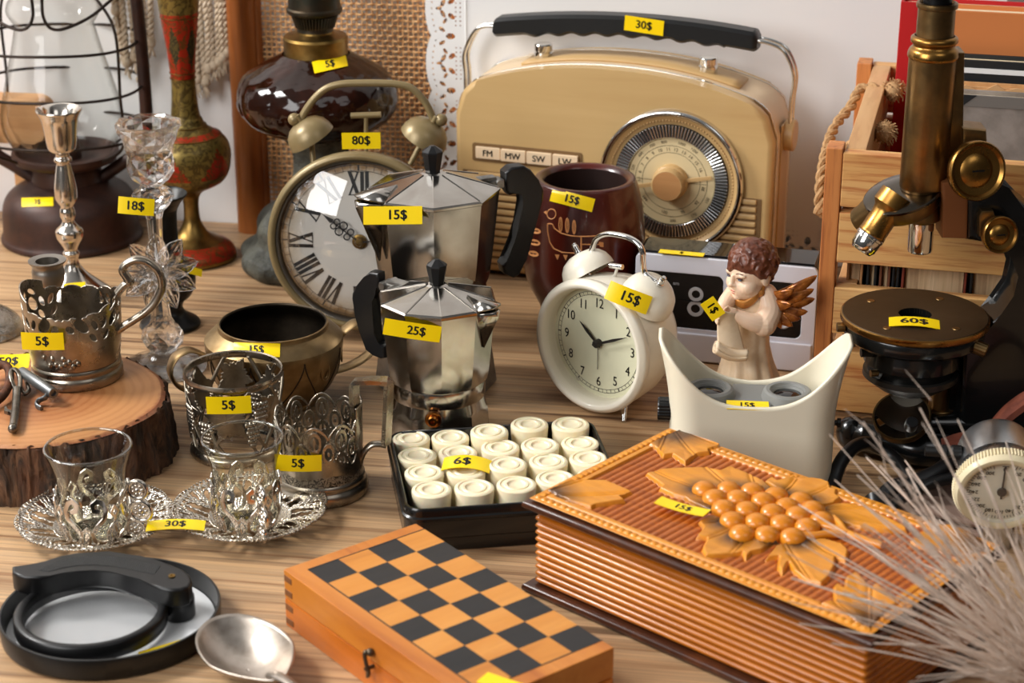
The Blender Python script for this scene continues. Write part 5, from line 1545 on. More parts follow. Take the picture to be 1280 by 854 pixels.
mb = MB(); ringz(mb, [(rr(.003), 0), (rr(.002), .0012), (rr(.0026), .010), (rr(.0012), .0112), (rr(.0006), .0235), (rr(-.0004), .0245), (rr(-.0004), .0262), (rr(.0008), .0272), (rr(.0012), TH - .0012), (rr(.002), TH), (rr(.0032), TH), (rr(.004), TH - .001), (rr(.0046), .004)])
mb.build('tray_shell', m_tray, tray, ang=40)
PR = .0138
mbp = MB(); mbp.lathe([(0, .0), (.0114, 0), (.0118, .0006), (PR, .0262), (PR - .0002, .0276), (PR - .0012, .0284), (PR - .0026, .0285), (PR - .0034, .0278), (PR - .0050, .0278), (PR - .0056, .0284), (PR - .0072, .0284), (PR - .0080, .0274), (.0042, .0270), (0, .0268)], 48)
PIECES = [[(215, 225), (410, 220), (605, 190), (805, 155), (1010, 155)], [(245, 310), (448, 297), (660, 270), (858, 260), (1058, 250)], [(280, 395), (488, 385), (695, 355), (900, 340), (1100, 325)], [(317, 480), (530, 470), (740, 455), (935, 425), (1140, 410)]]
proto = None; tagpiece = None
ROWN = ('back row', 'second row from back', 'third row from back', 'front row'); COLN = ('first', 'second', 'third', 'fourth', 'fifth')
for r, row in enumerate(PIECES):
    for c, (x, y) in enumerate(row):
        hi = .0045 if (r == 0 and c in (2, 3, 4)) else (.0015 if (r, c) in ((1, 2), (2, 2), (1, 3)) else 0)
        ztop = .0046 + .0285 + hi
        p = V(460 + x / 3.99, 490 + y / 3.99, ztop)
        lab = 'ivory draughts piece, %s from left in %s of black tray' % (COLN[c], ROWN[r])
        if proto is None:
            o = mbp.build('draughts_piece', m_ivory, None, (p.x, p.y, .0042 + hi), ang=40); proto = o
        else:
            o = proto.copy(); COL.objects.link(o); o.location = (p.x, p.y, .0042 + hi)
        if hi:                                                   # taller pieces
            o.location.z = .0042; o.scale = (1, 1, (.0285 + hi) / .0285)
        o.rotation_euler = (0, 0, random.uniform(0, 6))
        tagobj(o, lab, 'draughts piece', 'ivory draughts pieces in the black tray')
        if (r, c) == (2, 1): tagpiece = o; tp = Vector((p.x, p.y, ztop))
tg = price_tag(tagpiece, '6$', tp + Vector((.0005, .004, .0038)), (1, -.10, -.02), (.10, 1, .12), .0345, .0165, 24, -.003)

# ------------------------------------------------------------------ folding chess box
m_maple = wood('orange_maple', [(208, 134, 56), (194, 116, 40), (168, 90, 28)], 'Y', .5, 9, .4, .2, .04, .1)
m_maple2 = wood('orange_maple_side', [(204, 118, 34), (188, 100, 24), (156, 76, 14)], 'Y', .4, 8, .38, .2, .04, .1)
m_lsq = wood('light_square', [(214, 146, 68), (204, 132, 52), (178, 106, 36)], 'X', .5, 9, .42, .2, .03)
m_dsq = wood('ebonised_square', [(36, 33, 32), (28, 26, 26), (20, 19, 19)], 'X', .6, 10, .5, .3, .05)
m_endg = mat('end_grain_patch', (120, 74, 40), .6)
Sq = .0222; cr_ = radians(37.9); CO = V(354, 711.4, .04); CO.z = 0
CF = Fr(CO, cr_)                        # local x along the short side, local -y towards the viewer along the long side
ch = thing('chess_box', 'folding wooden chess box with dark and honey squares at the front', 'chess box', tuple(CO), cr_)
CA, CB, CH = .1012, .1985, .0400
mb = MB(); mb.box((CA / 2, -CB / 2, .0098), (CA, CB, .0196), .0009); mb.build('lower_half', m_maple2, ch)
mb = MB(); mb.box((CA / 2, -CB / 2, .0202 + (CH - .0202) / 2), (CA, CB, CH - .0202), .0009); up_h = mb.build('upper_half', m_maple, ch)
o_ = CF.I @ V(385.4, 712.2, CH)
bx, by = o_.x, o_.y
mb = MB()
for i in range(4):
    for j in range(8):
        mb.cur = (i + j) % 2
        x, y = bx + i * Sq, by - j * Sq
        x1 = min(x + Sq, CA - .0006)
        mb.add([(x, y, CH + .0001), (x, y - Sq, CH + .0001), (x1, y - Sq, CH + .0001), (x1, y, CH + .0001)], [(0, 1, 2, 3)])
b_ = mb.build('chessboard', [m_dsq, m_lsq], ch, ang=0)
mb = MB(); X1 = min(bx + 4 * Sq, CA - .0006); Y1 = by - 8 * Sq
for p, q in (((bx, by), (bx, Y1)), ((bx, by), (X1, by)), ((bx, Y1), (X1, Y1))):
    mb.box(((p[0] + q[0]) / 2, (p[1] + q[1]) / 2, CH + .00012), (abs(p[0] - q[0]) + .0009, abs(p[1] - q[1]) + .0009, .0002), 0)
mb.build('inlay_line', m_dsq, b_, ang=0)
for k in range(4):
    mb = MB(); z = .0045 + k * .0098 + (.0006 if k > 1 else 0)
    mb.box((.0001, -.0052, z), (.0010, .0085, .0042), .0004); mb.build('finger_joint', m_endg, ch)
hk = CF.side(467, 818, 0)
m_hook = mat('worn_iron_hook', (92, 80, 66), .4, .9, bump=(400, .2, .0005))
hook = MB(); pts = smooth_path([(-.002, hk.y + .001, hk.z + .002), (-.0045, hk.y + .0025, hk.z + .0015), (-.005, hk.y + .001, hk.z - .004), (-.0045, hk.y - .001, hk.z - .010), (-.004, hk.y + .001, hk.z - .014), (-.0025, hk.y + .0028, hk.z - .0125)], 8)
hook.tube(pts, .0013, 10); hook.ball((-.002, hk.y + .0005, hk.z + .0018), .0026, 12, 8); hook.tube([(.0, hk.y, hk.z - .008), (-.0065, hk.y, hk.z - .008)], .0013, 10)
hook.build('hook_clasp', m_hook, ch)
price_tag(ch, '', V(627, 855, CH + .0008), (.8, -.5, 0), (.5, .8, 0), .026, .012)

# ------------------------------------------------------------------ carved wooden box
BXO = V(652, 622, .068); BXO.z = 0; BRZ = radians(-42.2); BF = Fr(BXO, BRZ)
BL, BD, BZ = .262, .151, .068
cb_ = thing('carved_box', 'carved orange wooden box with grapes and leaves on its lid', 'box', tuple(BXO), BRZ)
m_ribw = wood('carved_side_wood', [(200, 122, 26), (174, 98, 16), (134, 68, 10)], 'X', .5, 12, .34, .3, .05, .2)
m_edge = mat('dark_brown_lid_edge', (62, 32, 18), .3, var=(60, (86, 46, 24), .45, .7), coat=.2)
def bplate(name, z0, z1, ins, m):
    mb = MB(); mb.prism([(ins, ins), (BL - ins, ins), (BL - ins, BD - ins), (ins, BD - ins)], z0, z1, (z1 - z0) * .42, None, 3); return mb.build(name, m, cb_, ang=50)
bplate('base_plate', 0, .0062, .000, m_edge)
# ribbed walls
mb = MB(); rings = []; nr = 11; z0, z1 = .0062, .0605
for k in range(nr):
    for q in range(6):
        t = (k + q / 6) / nr; z = z0 + (z1 - z0) * t; b = abs(sin(pi * q / 6)) ** .7
        d = .0085 - .0028 * b; rings.append((rrect(BL - 2 * d, BD - 2 * d, .002, 2, BL / 2, BD / 2), z))
rings.append((rrect(BL - .017, BD - .017, .002, 2, BL / 2, BD / 2), z1))
ringz(mb, rings); mb.build('ribbed_body', m_ribw, cb_, ang=50)
lid = bplate('lid', .0602, BZ - .0024, .0, m_edge)
# relief on the lid
def lp_(pts, ox, oy, k=4.): 
    out = []
    for x, y in pts:
        p = BF.I @ V(ox + x / k, oy + y / k, BZ); out.append((p.x, p.y))
    return np.array(out)
LEAVES = [lp_(p, 780, 560) for p in (
    [(105, 135), (180, 113), (300, 106), (395, 104), (400, 98), (480, 118), (530, 96), (565, 112), (640, 140), (700, 172), (800, 260), (600, 330), (430, 322), (380, 300), (300, 256), (240, 240), (172, 210), (190, 195), (150, 165)],
    [(700, 172), (742, 148), (765, 168), (852, 145), (866, 160), (940, 156), (1028, 170), (1032, 206), (1066, 214), (1062, 240), (1088, 256), (1050, 282), (960, 300), (820, 250)],
    [(1000, 300), (1060, 285), (1150, 285), (1230, 310), (1320, 355), (1410, 400), (1420, 425), (1300, 420), (1180, 405), (1080, 370), (980, 340)],
    [(358, 452), (395, 402), (372, 372), (440, 340), (600, 400), (780, 478), (745, 482), (690, 520), (640, 530), (608, 566), (590, 530), (520, 542), (450, 548), (405, 548), (388, 510), (412, 458)],
    [(703, 562), (760, 494), (840, 470), (1000, 460), (1095, 488), (1126, 520), (1112, 578), (1060, 556), (1056, 600), (1030, 652), (988, 688), (905, 664), (845, 622), (822, 582), (792, 640), (765, 602), (772, 552)])]
CORN = [lp_([(680, 188), (750, 150), (845, 108), (900, 135), (1042, 184), (1030, 203), (985, 212), (988, 230), (925, 236), (865, 284), (800, 240), (752, 248), (718, 206)], 640, 510, 3.99),
        lp_([(178, 415), (270, 373), (330, 363), (430, 368), (465, 366), (520, 388), (604, 425), (545, 450), (570, 468), (420, 492), (395, 504), (280, 470)], 640, 510, 3.99),
        lp_([(262, 462), (330, 446), (322, 380), (345, 360), (378, 384), (385, 330), (440, 303), (482, 345), (512, 376), (540, 358), (612, 420), (655, 462), (580, 512), (508, 584), (470, 560), (400, 520)], 960, 640, 3.99),
        lp_([(700, 158), (760, 110), (880, 72), (930, 70), (1000, 100), (1090, 165), (1110, 195), (1010, 210), (870, 205), (850, 190), (790, 188)], 960, 640, 3.99)]
GRP = [(403, 190), (524, 190), (642, 198), (760, 220), (885, 245), (455, 232), (570, 235), (695, 247), (815, 275), (943, 290), (500, 285), (615, 293), (742, 305), (868, 318), (990, 345), (543, 345), (665, 352), (790, 360), (915, 378), (590, 410), (715, 417), (842, 428)]
GR = lp_(GRP, 780, 568); GC = GR.mean(0)
NX, NY = 560, 324
xs = np.linspace(.0035, BL - .0035, NX + 1); ys = np.linspace(.0035, BD - .0035, NY + 1)
X, Y = np.meshgrid(xs, ys, indexing='ij')
def sdist(poly):
    """signed distance, positive inside"""
    d = np.full(X.shape, 1e9); ins = np.zeros(X.shape, bool); n = len(poly)
    for i in range(n):
        ax, ay = poly[i]; bx_, by_ = poly[(i + 1) % n]; ex, ey = bx_ - ax, by_ - ay; L2 = ex * ex + ey * ey + 1e-12
        t = np.clip(((X - ax) * ex + (Y - ay) * ey) / L2, 0, 1); d = np.minimum(d, np.hypot(X - ax - t * ex, Y - ay - t * ey))
        c = ((ay > Y) != (by_ > Y)) & (X < (bx_ - ax) * (Y - ay) / (by_ - ay + 1e-15) + ax); ins ^= c
    return np.where(ins, d, -d)
ed = np.minimum(np.minimum(X, BL - X), np.minimum(Y, BD - Y))
ridge = np.abs(np.sin(pi * (X / .0053))) ** .75 * .0014 - .0012
Hh = np.where(ed > .0155, ridge, 0.)
fr = (ed > .0035) & (ed <= .0155)
per = np.where((np.minimum(X, BL - X) < np.minimum(Y, BD - Y)), Y, X)
bead = np.abs(np.sin(pi * per / .0052)) ** .6
Hf = np.where(ed < .0105, .0012 * bead * np.clip((ed - .0055) / .0012, 0, 1) * np.clip((.0106 - ed) / .001, 0, 1) + .0004, .0013 * np.clip((ed - .0108) / .0008, 0, 1) * np.clip((.0155 - ed) / .0006, 0, 1))
Hh = np.where(fr, Hf, Hh)
leafmask = np.zeros(X.shape); burn = np.zeros(X.shape)
for k, poly in enumerate(LEAVES + CORN):
    d = sdist(poly)
    if k < len(LEAVES): base = GC
    else:
        cs = np.array([(0, BD), (0, 0), (BL, 0), (BL, BD)]); c0 = poly.mean(0); base = cs[np.argmin(((cs - c0) ** 2).sum(1))]; base = base * .9 + c0 * .1
    an = np.arctan2(Y - base[1], X - base[0]); rd = np.hypot(X - base[0], Y - base[1])
    lob = np.clip(d / .0014, 0, 1); lob = lob * lob * (3 - 2 * lob)
    vein = np.abs(np.sin(an * (5.5 if k < len(LEAVES) else 8) + k)) ** .45
    lat = np.abs(np.sin(an * (8 if k < len(LEAVES) else 6) + k * 1.3)) * rd / (8 if k < len(LEAVES) else 6)
    rib = np.exp(-(lat / .0007) ** 2) * .0010 - np.exp(-(lat / .0022) ** 2) * .0013
    hh = lob * (0.0026 + rib * np.clip(d / .002, 0, 1) - .0010 * np.clip(d / .010, 0, 1))
    inn = d > -.0007
    Hh = np.where(d > 0, np.maximum(Hh * (1 - lob) + hh, hh), np.where(inn, Hh - .0009, Hh))
    leafmask = np.maximum(leafmask, (d > 0) * 1.)
    if k < len(LEAVES):
        gd = np.min(np.stack([np.hypot(X - g[0], Y - g[1]) for g in GR]), 0)
        bb = np.clip(1.25 - (gd - .006) / .0125, 0, 1) * np.clip(.45 + .65 * np.abs(np.sin(an * 5.5 + k)), 0, 1)
    else: bb = np.clip(1.2 - (rd - .016) / .018, 0, 1) * .9
    burn = np.maximum(burn, bb * (d > 0))
vs = np.stack([X, Y, BZ - .0006 + Hh], -1).reshape(-1, 3)
mb = MB(); mb.v = [tuple(p) for p in vs]
W1 = NY + 1
mb.f = [(i * W1 + j, (i + 1) * W1 + j, (i + 1) * W1 + j + 1, i * W1 + j + 1) for i in range(NX) for j in range(NY)]; mb.mi = [0] * len(mb.f)
def lid_mat():
    m = NT('stained_relief'); at_ = m.n('ShaderNodeAttribute', attribute_name='stain'); sp_ = m.n('ShaderNodeSeparateColor'); m.l(at_.outputs['Color'], sp_.inputs[0])
    v = m.coord((18, 160, 160)); f = m.noise(v, 1.5, 4, .6)
    fieldc = m.ramp(f, [(.3, (160, 78, 18)), (.7, (194, 104, 28))]); leafc = m.ramp(f, [(.3, (206, 128, 26)), (.7, (222, 146, 36))])
    c = m.mixc(sp_.outputs[0], fieldc, leafc); c = m.mixc(sp_.outputs[1], c, (58, 32, 10))
    m.l(c, m.b.inputs['Base Color']); m.b.inputs['Roughness'].default_value = .36; m.b.inputs['Coat Weight'].default_value = .15
    return m.mat
m_lid = lid_mat()
rel = mb.build('carved_relief', m_lid, lid, ang=180)
ca = rel.data.color_attributes.new('stain', 'FLOAT_COLOR', 'POINT')
wood_fr = np.where(ed <= .0155, .95, leafmask)
col = np.stack([wood_fr, burn, 0 * burn, np.ones_like(burn)], -1).reshape(-1).astype(np.float32)
ca.data.foreach_set('color', col)
m_grape = wood('carved_grape_wood', [(222, 144, 36), (210, 128, 26), (182, 100, 16)], 'X', .5, 5, .3, .15, .03, .25)
gm = MB(); gm.ball((0, 0, 0), (.0083, .0083, .0062), 24, 14); g0 = None
for x, y in GR:
    if g0 is None: g0 = gm.build('carved_grape', m_grape, lid, (x, y, BZ + .001), ang=180)
    else:
        g = g0.copy(); COL.objects.link(g); g.parent = lid; g.location = (x, y, BZ + .001)
mb = MB()
for pts in ([(965, 400), (1010, 408), (1085, 432), (1180, 470), (1290, 506)], [(885, 458), (950, 455), (1020, 448), (1100, 446)], [(1045, 368), (1075, 395), (1095, 425), (1112, 450)]):
    P = lp_(pts, 780, 560); mb.tube(smooth_path([(p[0], p[1], BZ + .0022) for p in P], 6), .0026, 12)
mb.build('carved_stem', m_grape, lid)
tag_px(cb_, '15$', (822, 629), (884, 646), 13, Vector((0, 0, BZ + .0022)), (0, 0, 1), -7, .001, lift=.0012)

# ------------------------------------------------------------------ carved wooden mug
m_mug = wood('dark_red_lacquered_wood', [(84, 20, 6), (58, 12, 5), (34, 7, 4)], 'Z', .35, 7, .3, .15, .02, .35)
m_mugin = mat('dark_mug_inside', (34, 14, 8), .6)
m_carve = mat('pale_carving', (204, 138, 82), .6)
B = V(729, 413)
mug = thing('mug', 'dark red lacquered wooden mug carved with a pale bird', 'mug', tuple(B), 0)
pts = [(413, 106), (411, 112), (406, 112), (400, 106), (392, 103), (380, 109), (368, 121), (355, 136), (342, 146), (328, 151), (312, 152), (290, 151), (262, 146), (238, 136), (226, 129), (222, 126)]
mpr = smooth_prof(prof(B, pts), 6); rt, zt = mpr[-1]
mb = MB(); mb.lathe([(0, 0)] + mpr + [(rt - .002, zt + .001), (rt - .0055, zt + .0005), (rt - .0075, zt - .003)], 96); mg_b = mb.build('mug_body', m_mug, mug, ang=60)
mb = MB(); mb.lathe([(rt - .0075, zt - .003), (rt - .004, zt - .04), (rt - .004, .03), (0, .026)], 64); mb.build('mug_inside', m_mugin, mg_b, ang=60)
def mug_r(z):
    for (r0, z0), (r1, z1) in zip(mpr, mpr[1:]):
        if z0 <= z <= z1 and z1 > z0: return r0 + (r1 - r0) * (z - z0) / (z1 - z0)
    return 0
def on_mug(u, v):
    d = ray(u, v); o = Vector((0, 0, CAMH)); t = (B.y - .06) / d.y
    for _ in range(700):
        p = o + d * t - B
        if hypot(p.x, p.y) <= mug_r(p.z): return p
        t += .0001 / d.y * 1.2
    return o + d * t - B
def mugpx(x, y): return on_mug(560 + x / 3.99, 180 + y / 3.99)
mb = MB()
LN = [[(497, 400), (499, 440), (508, 488), (528, 522), (570, 541), (640, 545), (690, 547), (740, 545), (775, 540)], [(497, 400), (510, 398), (522, 401), (532, 422), (565, 446), (615, 459), (680, 462), (740, 459), (775, 452)],
      [(665, 462), (665, 500), (665, 542)], [(665, 500), (720, 502), (770, 500)], [(402, 440), (392, 490), (376, 548)], [(410, 470), (402, 515), (392, 560)], [(376, 548), (392, 560)],
      [(517 + 22 * cos(a), 350 + 25 * sin(a)) for a in [2 * pi * i / 20 for i in range(21)]]]
for L in LN: mb.tube([mugpx(*p) for p in L], .00062, 6)
for x, y, w_, h_ in ((562, 403, 8, 36), (595, 407, 8, 36), (629, 415, 8, 34)):
    mb.tube([mugpx(x + w_ * cos(a), y + h_ * sin(a) * (1 if True else 1)) for a in [2 * pi * i / 18 for i in range(19)]], .0005, 5); mb.tube([mugpx(x, y - h_), mugpx(x, y), mugpx(x, y + h_)], .0005, 5)
def patch(poly):
    P = [mugpx(*p) for p in poly]; c = sum(P, Vector()) / len(P); q = [p + Vector((p.x, p.y, 0)).normalized() * .0003 for p in P + [c]]
    n = len(P); mb.add(q, [(i, (i + 1) % n, n) for i in range(n)])
patch([(478, 340), (493, 331), (493, 353)])
for x, y in ((545, 552), (586, 554)): patch([(x - 12, y - 2), (x + 12, y), (x + 2, y + 27)])
for x, y, w_, h_ in ((438, 433, 27, 15), (434, 491, 28, 16), (428, 547, 26, 15)):
    patch([(x + w_ * cos(a), y + h_ * sin(a) + .15 * w_ * cos(a)) for a in [2 * pi * i / 14 for i in range(14)]])
for y in (500, 545): patch([(752, y - 12), (775, y - 10), (775, y + 14), (756, y + 12)])
mb.build('bird_carving', m_carve, mg_b, ang=0)
tag_curve(mg_b, '15$', (689, 243), (742, 257), 17, on_mug)
# ------------------------------------------------------------------ white twin bell alarm clock
m_cw = mat('cream_white_enamel', (230, 222, 204), .3, coat=.3)
m_face = mat('pale_green_dial', (226, 224, 196), .5)
AZ = .056; p_ = V(741, 432, AZ); ARZ = radians(-41)
AO = Vector((p_.x, p_.y, 0)); AF = Fr(AO, ARZ)
ac = thing('alarm_clock', 'white twin bell alarm clock with arabic numerals and a chrome handle', 'clock', tuple(AO), ARZ)
AR = .0535
FM = Matrix.Translation((0, 0, AZ)) @ Matrix.Rotation(pi / 2, 4, 'X')        # +z of the lathe faces the viewer side (-y)
mb = MB(); mb.lathe([(0, -.070), (.012, -.0695), (.026, -.066), (.038, -.058), (.046, -.046), (.0508, -.030), (.0525, -.014), (.0525, -.004)], 96, FM); mb.build('case', m_cw, ac, ang=70)
mb = MB(); mb.lathe(smooth_prof([(.0525, -.004), (AR, -.001), (AR + .0004, .003), (AR - .002, .0062), (.0495, .007), (.0468, .0052), (.0452, -.002), (.0448, -.0085)], 4), 110, FM); mb.build('bezel', m_cw, ac, ang=70)
mb = MB(); mb.lathe([(0, 0), (.0452, 0)], 96); fa = mb.build('clock_face', m_face, ac, (0, .0082, AZ), (pi / 2, 0, 0))
mb = MB()
for r in (.0385, .0412): mb.lathe([(r - .00017, .0002), (r + .00017, .0002)], 96)
for i in range(60):
    mb.box((0, .03985, .0002), (.0003 if i % 5 else .0009, .0027, .00006), 0, Matrix.Rotation(2 * pi * i / 60, 4, 'Z'))
mb.build('minute_track', m_pr, fa, ang=0)
for i in range(12):
    a = 2 * pi * (i + 1) / 12; mb = MB(); vs, fs = text_geo(str(i + 1), .0098, .006)
    mb.add([(v.x * .92 + .0325 * sin(a), v.y * 1.12 + .0325 * cos(a), .0003) for v in vs], fs); mb.build('numeral', m_pr, fa, ang=0)
def spear(mb, ang, L, w, z):
    T = Matrix.Rotation(-ang, 4, 'Z'); mb.add([(-.0006, -.004, z), (.0006, -.004, z), (w, L * .55, z), (0, L, z), (-w, L * .55, z)], [(0, 1, 2, 3, 4)], T); mb.add([(-.0006, -.004, z + .0006), (.0006, -.004, z + .0006), (w, L * .55, z + .0006), (0, L, z + .0006), (-w, L * .55, z + .0006)], [(0, 1, 2, 3, 4)], T)
mb = MB(); spear(mb, radians(-50), .0235, .0013, .003); mb.build('hour_hand', m_pr, fa, ang=0)
mb = MB(); spear(mb, radians(66), .0335, .0012, .0042); mb.build('minute_hand', m_pr, fa, ang=0)
mb = MB(); mb.box((0, -.011, .0018), (.0006, .022, .0003), 0); mb.build('alarm_hand', m_steel, fa)
mb = MB(); mb.lathe([(.0032, .0003), (.0032, .005), (.0022, .0062), (0, .0064)], 28); mb.build('hub', m_pr, fa, ang=40)
mb = MB(); mb.lathe([(0, .0005)] + [(.0449 * k / 8, .0005 - .0006 * (k / 8) ** 2) for k in range(1, 9)], 72, FM); mb.build('glass', thin_glass('alarm_glass', (250, 250, 248), .6, .01, .6, (220, 220, 215)), ac, ang=180)
def ap(u, v, y=.024): return AF.front(u, v, y)
for sx, cu in ((-1, (734, 337)), (1, (812, 370))):
    c = ap(*cu); ax = Vector((sx * .60, -.02, .80)).normalized()
    q = ax.to_track_quat('Z', 'Y').to_matrix().to_4x4(); c = c - ax * .004; q.translation = c
    R = .0215
    mb = MB(); mb.lathe([(R * .95, 0), (R, 0), (R * .985, .004), (R * .9, .0095), (R * .72, .0142), (R * .42, .0175), (0, .0188), (0, .0174), (R * .4, .0162), (R * .68, .013), (R * .86, .0088), (R * .935, .004), (R * .95, 0)], 56, q); mb.build('bell', m_cw, ac, ang=50)
    mb = MB(); mb.tube([Vector((sx * .022, .024, AZ + .043)), c + ax * .016], .0022, 12); mb.build('bell_post', m_chrome, ac)
    t0 = c + ax * .0185
    mb = MB(); mb.lathe([(0, 0), (.0032, 0), (.0032, .0018), (.0024, .002), (.0026, .006), (.0019, .0068), (.0019, .0085), (0, .009)], 18, Matrix.Translation(t0 - c) @ q); mb.build('bell_nut', m_chrome, ac, ang=30)
pts = [ap(*q) for q in ((730, 323), (738, 317), (742, 306), (746, 298), (756, 293), (768, 293), (785, 297), (797, 304), (803, 314), (804, 328), (806, 341), (815, 349), (822, 352))]
mb = MB(); mb.tube(smooth_path(pts, 6), .0022, 14, flat=1.2); mb.build('handle', m_chrome, ac)
a, b = ap(763, 332, .022), ap(778, 334, .022)
mb = MB(); mb.tube([a, b], .0022, 14); mb.tube([ap(772, 333, .022), Vector((.002, .022, AZ + .05))], .0014, 10); mb.build('hammer', m_chrome, ac)
for x, y in ((.026, .004), (-.022, .016), (0, .058)):
    a0 = Vector((x * .92, y + .006 * (1 if y < .01 else -1), AZ - .042 if y < .01 else AZ - .034)); b0 = Vector((x * 1.22, y - .004 if y < .01 else y + .004, .001))
    mb = MB(); mb.tube([a0, b0], [.0036, .0018], 14); mb.build('foot', m_chrome, ac)
bc = ap(808, 366); price_tag(ac, '15$', AF.w(bc) + Vector((-.0150, -.0245, .0050)), (1, -.10, -.38), (.30, .25, 1), .0345, .0145, 22, .002)

# ------------------------------------------------------------------ white flip clock
m_white = mat('cool_white_plastic', (206, 207, 216), .35, coat=.2)
m_gloss = mat('black_glass_top', (10, 10, 11), .06, spec=.7)
m_disp = mat('black_display', (16, 16, 17), .25)
m_dig = mat('grey_digit', (168, 168, 170), .5)
FRZ = radians(-15); FW, FH, FD = .150, .0915, .040
pr_ = V(1016, 466); FO = Vector((pr_.x - FW * cos(FRZ), pr_.y - FW * sin(FRZ), 0)); FF = Fr(FO, FRZ)
fc_ = thing('flip_clock', 'white flip clock reading 8 am behind the angel figurine', 'clock', tuple(FO), FRZ)
mb = MB(); mb.prism(rrect(FW, FH, .005, 5, FW / 2, FH / 2), -FD, -.0022, .001, ROTX); mb.build('black_case', mat('black_case', (18, 18, 19), .3), fc_, ang=40)
mb = MB(); mb.box((FW / 2, .0022 + (FD - .003) / 2, FH + .0004), (FW - .008, FD - .006, .0012), .0004); mb.build('gloss_top', m_gloss, fc_)
# front frame with openings
pans = []
for (u0, v0), (u1, v1) in (((800, 345), (902.5, 410)), ((942, 352), (1000.5, 425))):
    a = FF.front(u0, v0); b = FF.front(u1, v1); pans.append((a.x, b.z, b.x, a.z))
pz0 = min(p[1] for p in pans); pz1 = max(p[3] for p in pans)
pans = [(p[0], .029, p[2], .077) for p in pans]
def inpan(x, z):
    d = -1
    for x0, z0, x1, z1 in pans:
        cx_, cz_, hw, hh, r = (x0 + x1) / 2, (z0 + z1) / 2, (x1 - x0) / 2, (z1 - z0) / 2, .0055
        qx, qz = abs(x - cx_) - hw + r, abs(z - cz_) - hh + r
        d = max(d, -(hypot(max(qx, 0), max(qz, 0)) + min(max(qx, qz), 0) - r))
    return d
def outer(x, z):
    r = .0045; qx, qz = abs(x - FW / 2) - FW / 2 + .0006 + r, abs(z - FH / 2) - FH / 2 + .0006 + r
    return -(hypot(max(qx, 0), max(qz, 0)) + min(max(qx, qz), 0) - r)
mb = MB(); mb.sheet(lambda a, b: min(outer(a * FW, b * FH), -inpan(a * FW, b * FH)), lambda a, b: (a * FW, 0, b * FH), 150, 92); mb.build('front_frame', m_white, fc_, ang=40, solid=.0044)
mb = MB(); mb.box((FW / 2, -.0032, .0135), (FW - .004, .003, .024), .0013); mb.build('lower_ledge', m_white, fc_)
mb = MB(); mb.box((FW / 2, -.0008, .053), (FW - .012, .001, .056), 0); dsp = mb.build('display', m_disp, fc_)
def seg_text(t, u, v, h, m, parent, name, y=-.0016):
    p = FF.front(u, v); vs, fs = text_geo(t, 1., .03); ty = max(q.y for q in vs) - min(q.y for q in vs); k = h / ty
    mb = MB(); mb.add([(p.x + q.x * k, y, p.z + q.y * k) for q in vs], fs); return mb.build(name, m, parent, ang=0)
e8 = FF.front(870, 376)
for kk, (zc, r1) in enumerate(((e8.z + .0062, .0062), (e8.z - .0064, .0068))):
    mb = MB(); mb.lathe([(r1 * .56, -.0003), (r1, -.0003), (r1, .0004), (r1 * .56, .0004), (r1 * .56, -.0003)], 48, Matrix.Translation((e8.x, -.0014, zc)) @ Matrix.Rotation(pi / 2, 4, 'X')); mb.build('flip_digit', m_dig, dsp, ang=30)
mb = MB(); mb.box((e8.x + .0, -.0020, e8.z), (.03, .0005, .0006)); mb.build('flip_split', m_disp, dsp)
seg_text('am', 845.5, 354, .0022, m_dig, dsp, 'am_mark')
p9 = FF.front(981, 391)
mb = MB(); mb.tube([(p9.x + .0060 * cos(b), -.0016, p9.z + .012 * sin(b)) for b in [2 * pi * q / 40 for q in range(40)]], .0016, 8, True); mb.build('flip_digit', m_dig, dsp)
tg = tag_px(fc_, '$', (824, 315), (880, 320), 5, FF.w((0, 0, FH + .0012)), (0, 0, 1), 0)

# ------------------------------------------------------------------ white stereo viewer
m_vw = mat('ivory_white_bakelite', (232, 223, 200), .35, coat=.15)
m_vg = mat('grey_eyepiece', (126, 126, 122), .5)
m_lens = mat('dark_lens', (18, 18, 20), .04, spec=.8)
VRZ = radians(-5); VW, VD = .114, .056
vo = V(836, 620); VF = Fr(vo, VRZ)
vw = thing('stereo_viewer', 'ivory white stereo viewer with curved eye shields behind the carved box', 'stereo viewer', tuple(vo), VRZ)
def vshell(ins):
    def f(u, t):
        pl = rr_path; i = u * len(pl); k = int(i) % len(pl); q = i - int(i); a = pl[k]; b = pl[(k + 1) % len(pl)]
        x = a[0] + (b[0] - a[0]) * q; y = a[1] + (b[1] - a[1]) * q
        xh = (x - VW / 2) / (VW / 2)
        top = .0715 + .0425 * abs(xh) ** 2.9 - (.004 * (1 - abs(xh)) if y > VD / 2 else 0)
        z = top * t
        fl = max(0, z - .055) / .055; x = VW / 2 + (x - VW / 2) * (1 + .15 * fl ** 1.6 + .0 * z); y = VD / 2 + (y - VD / 2) * (1 + .06 * fl)
        return (x, y, z)
    return f
rr_path = rrect(VW, VD, .020, 14, VW / 2, VD / 2)
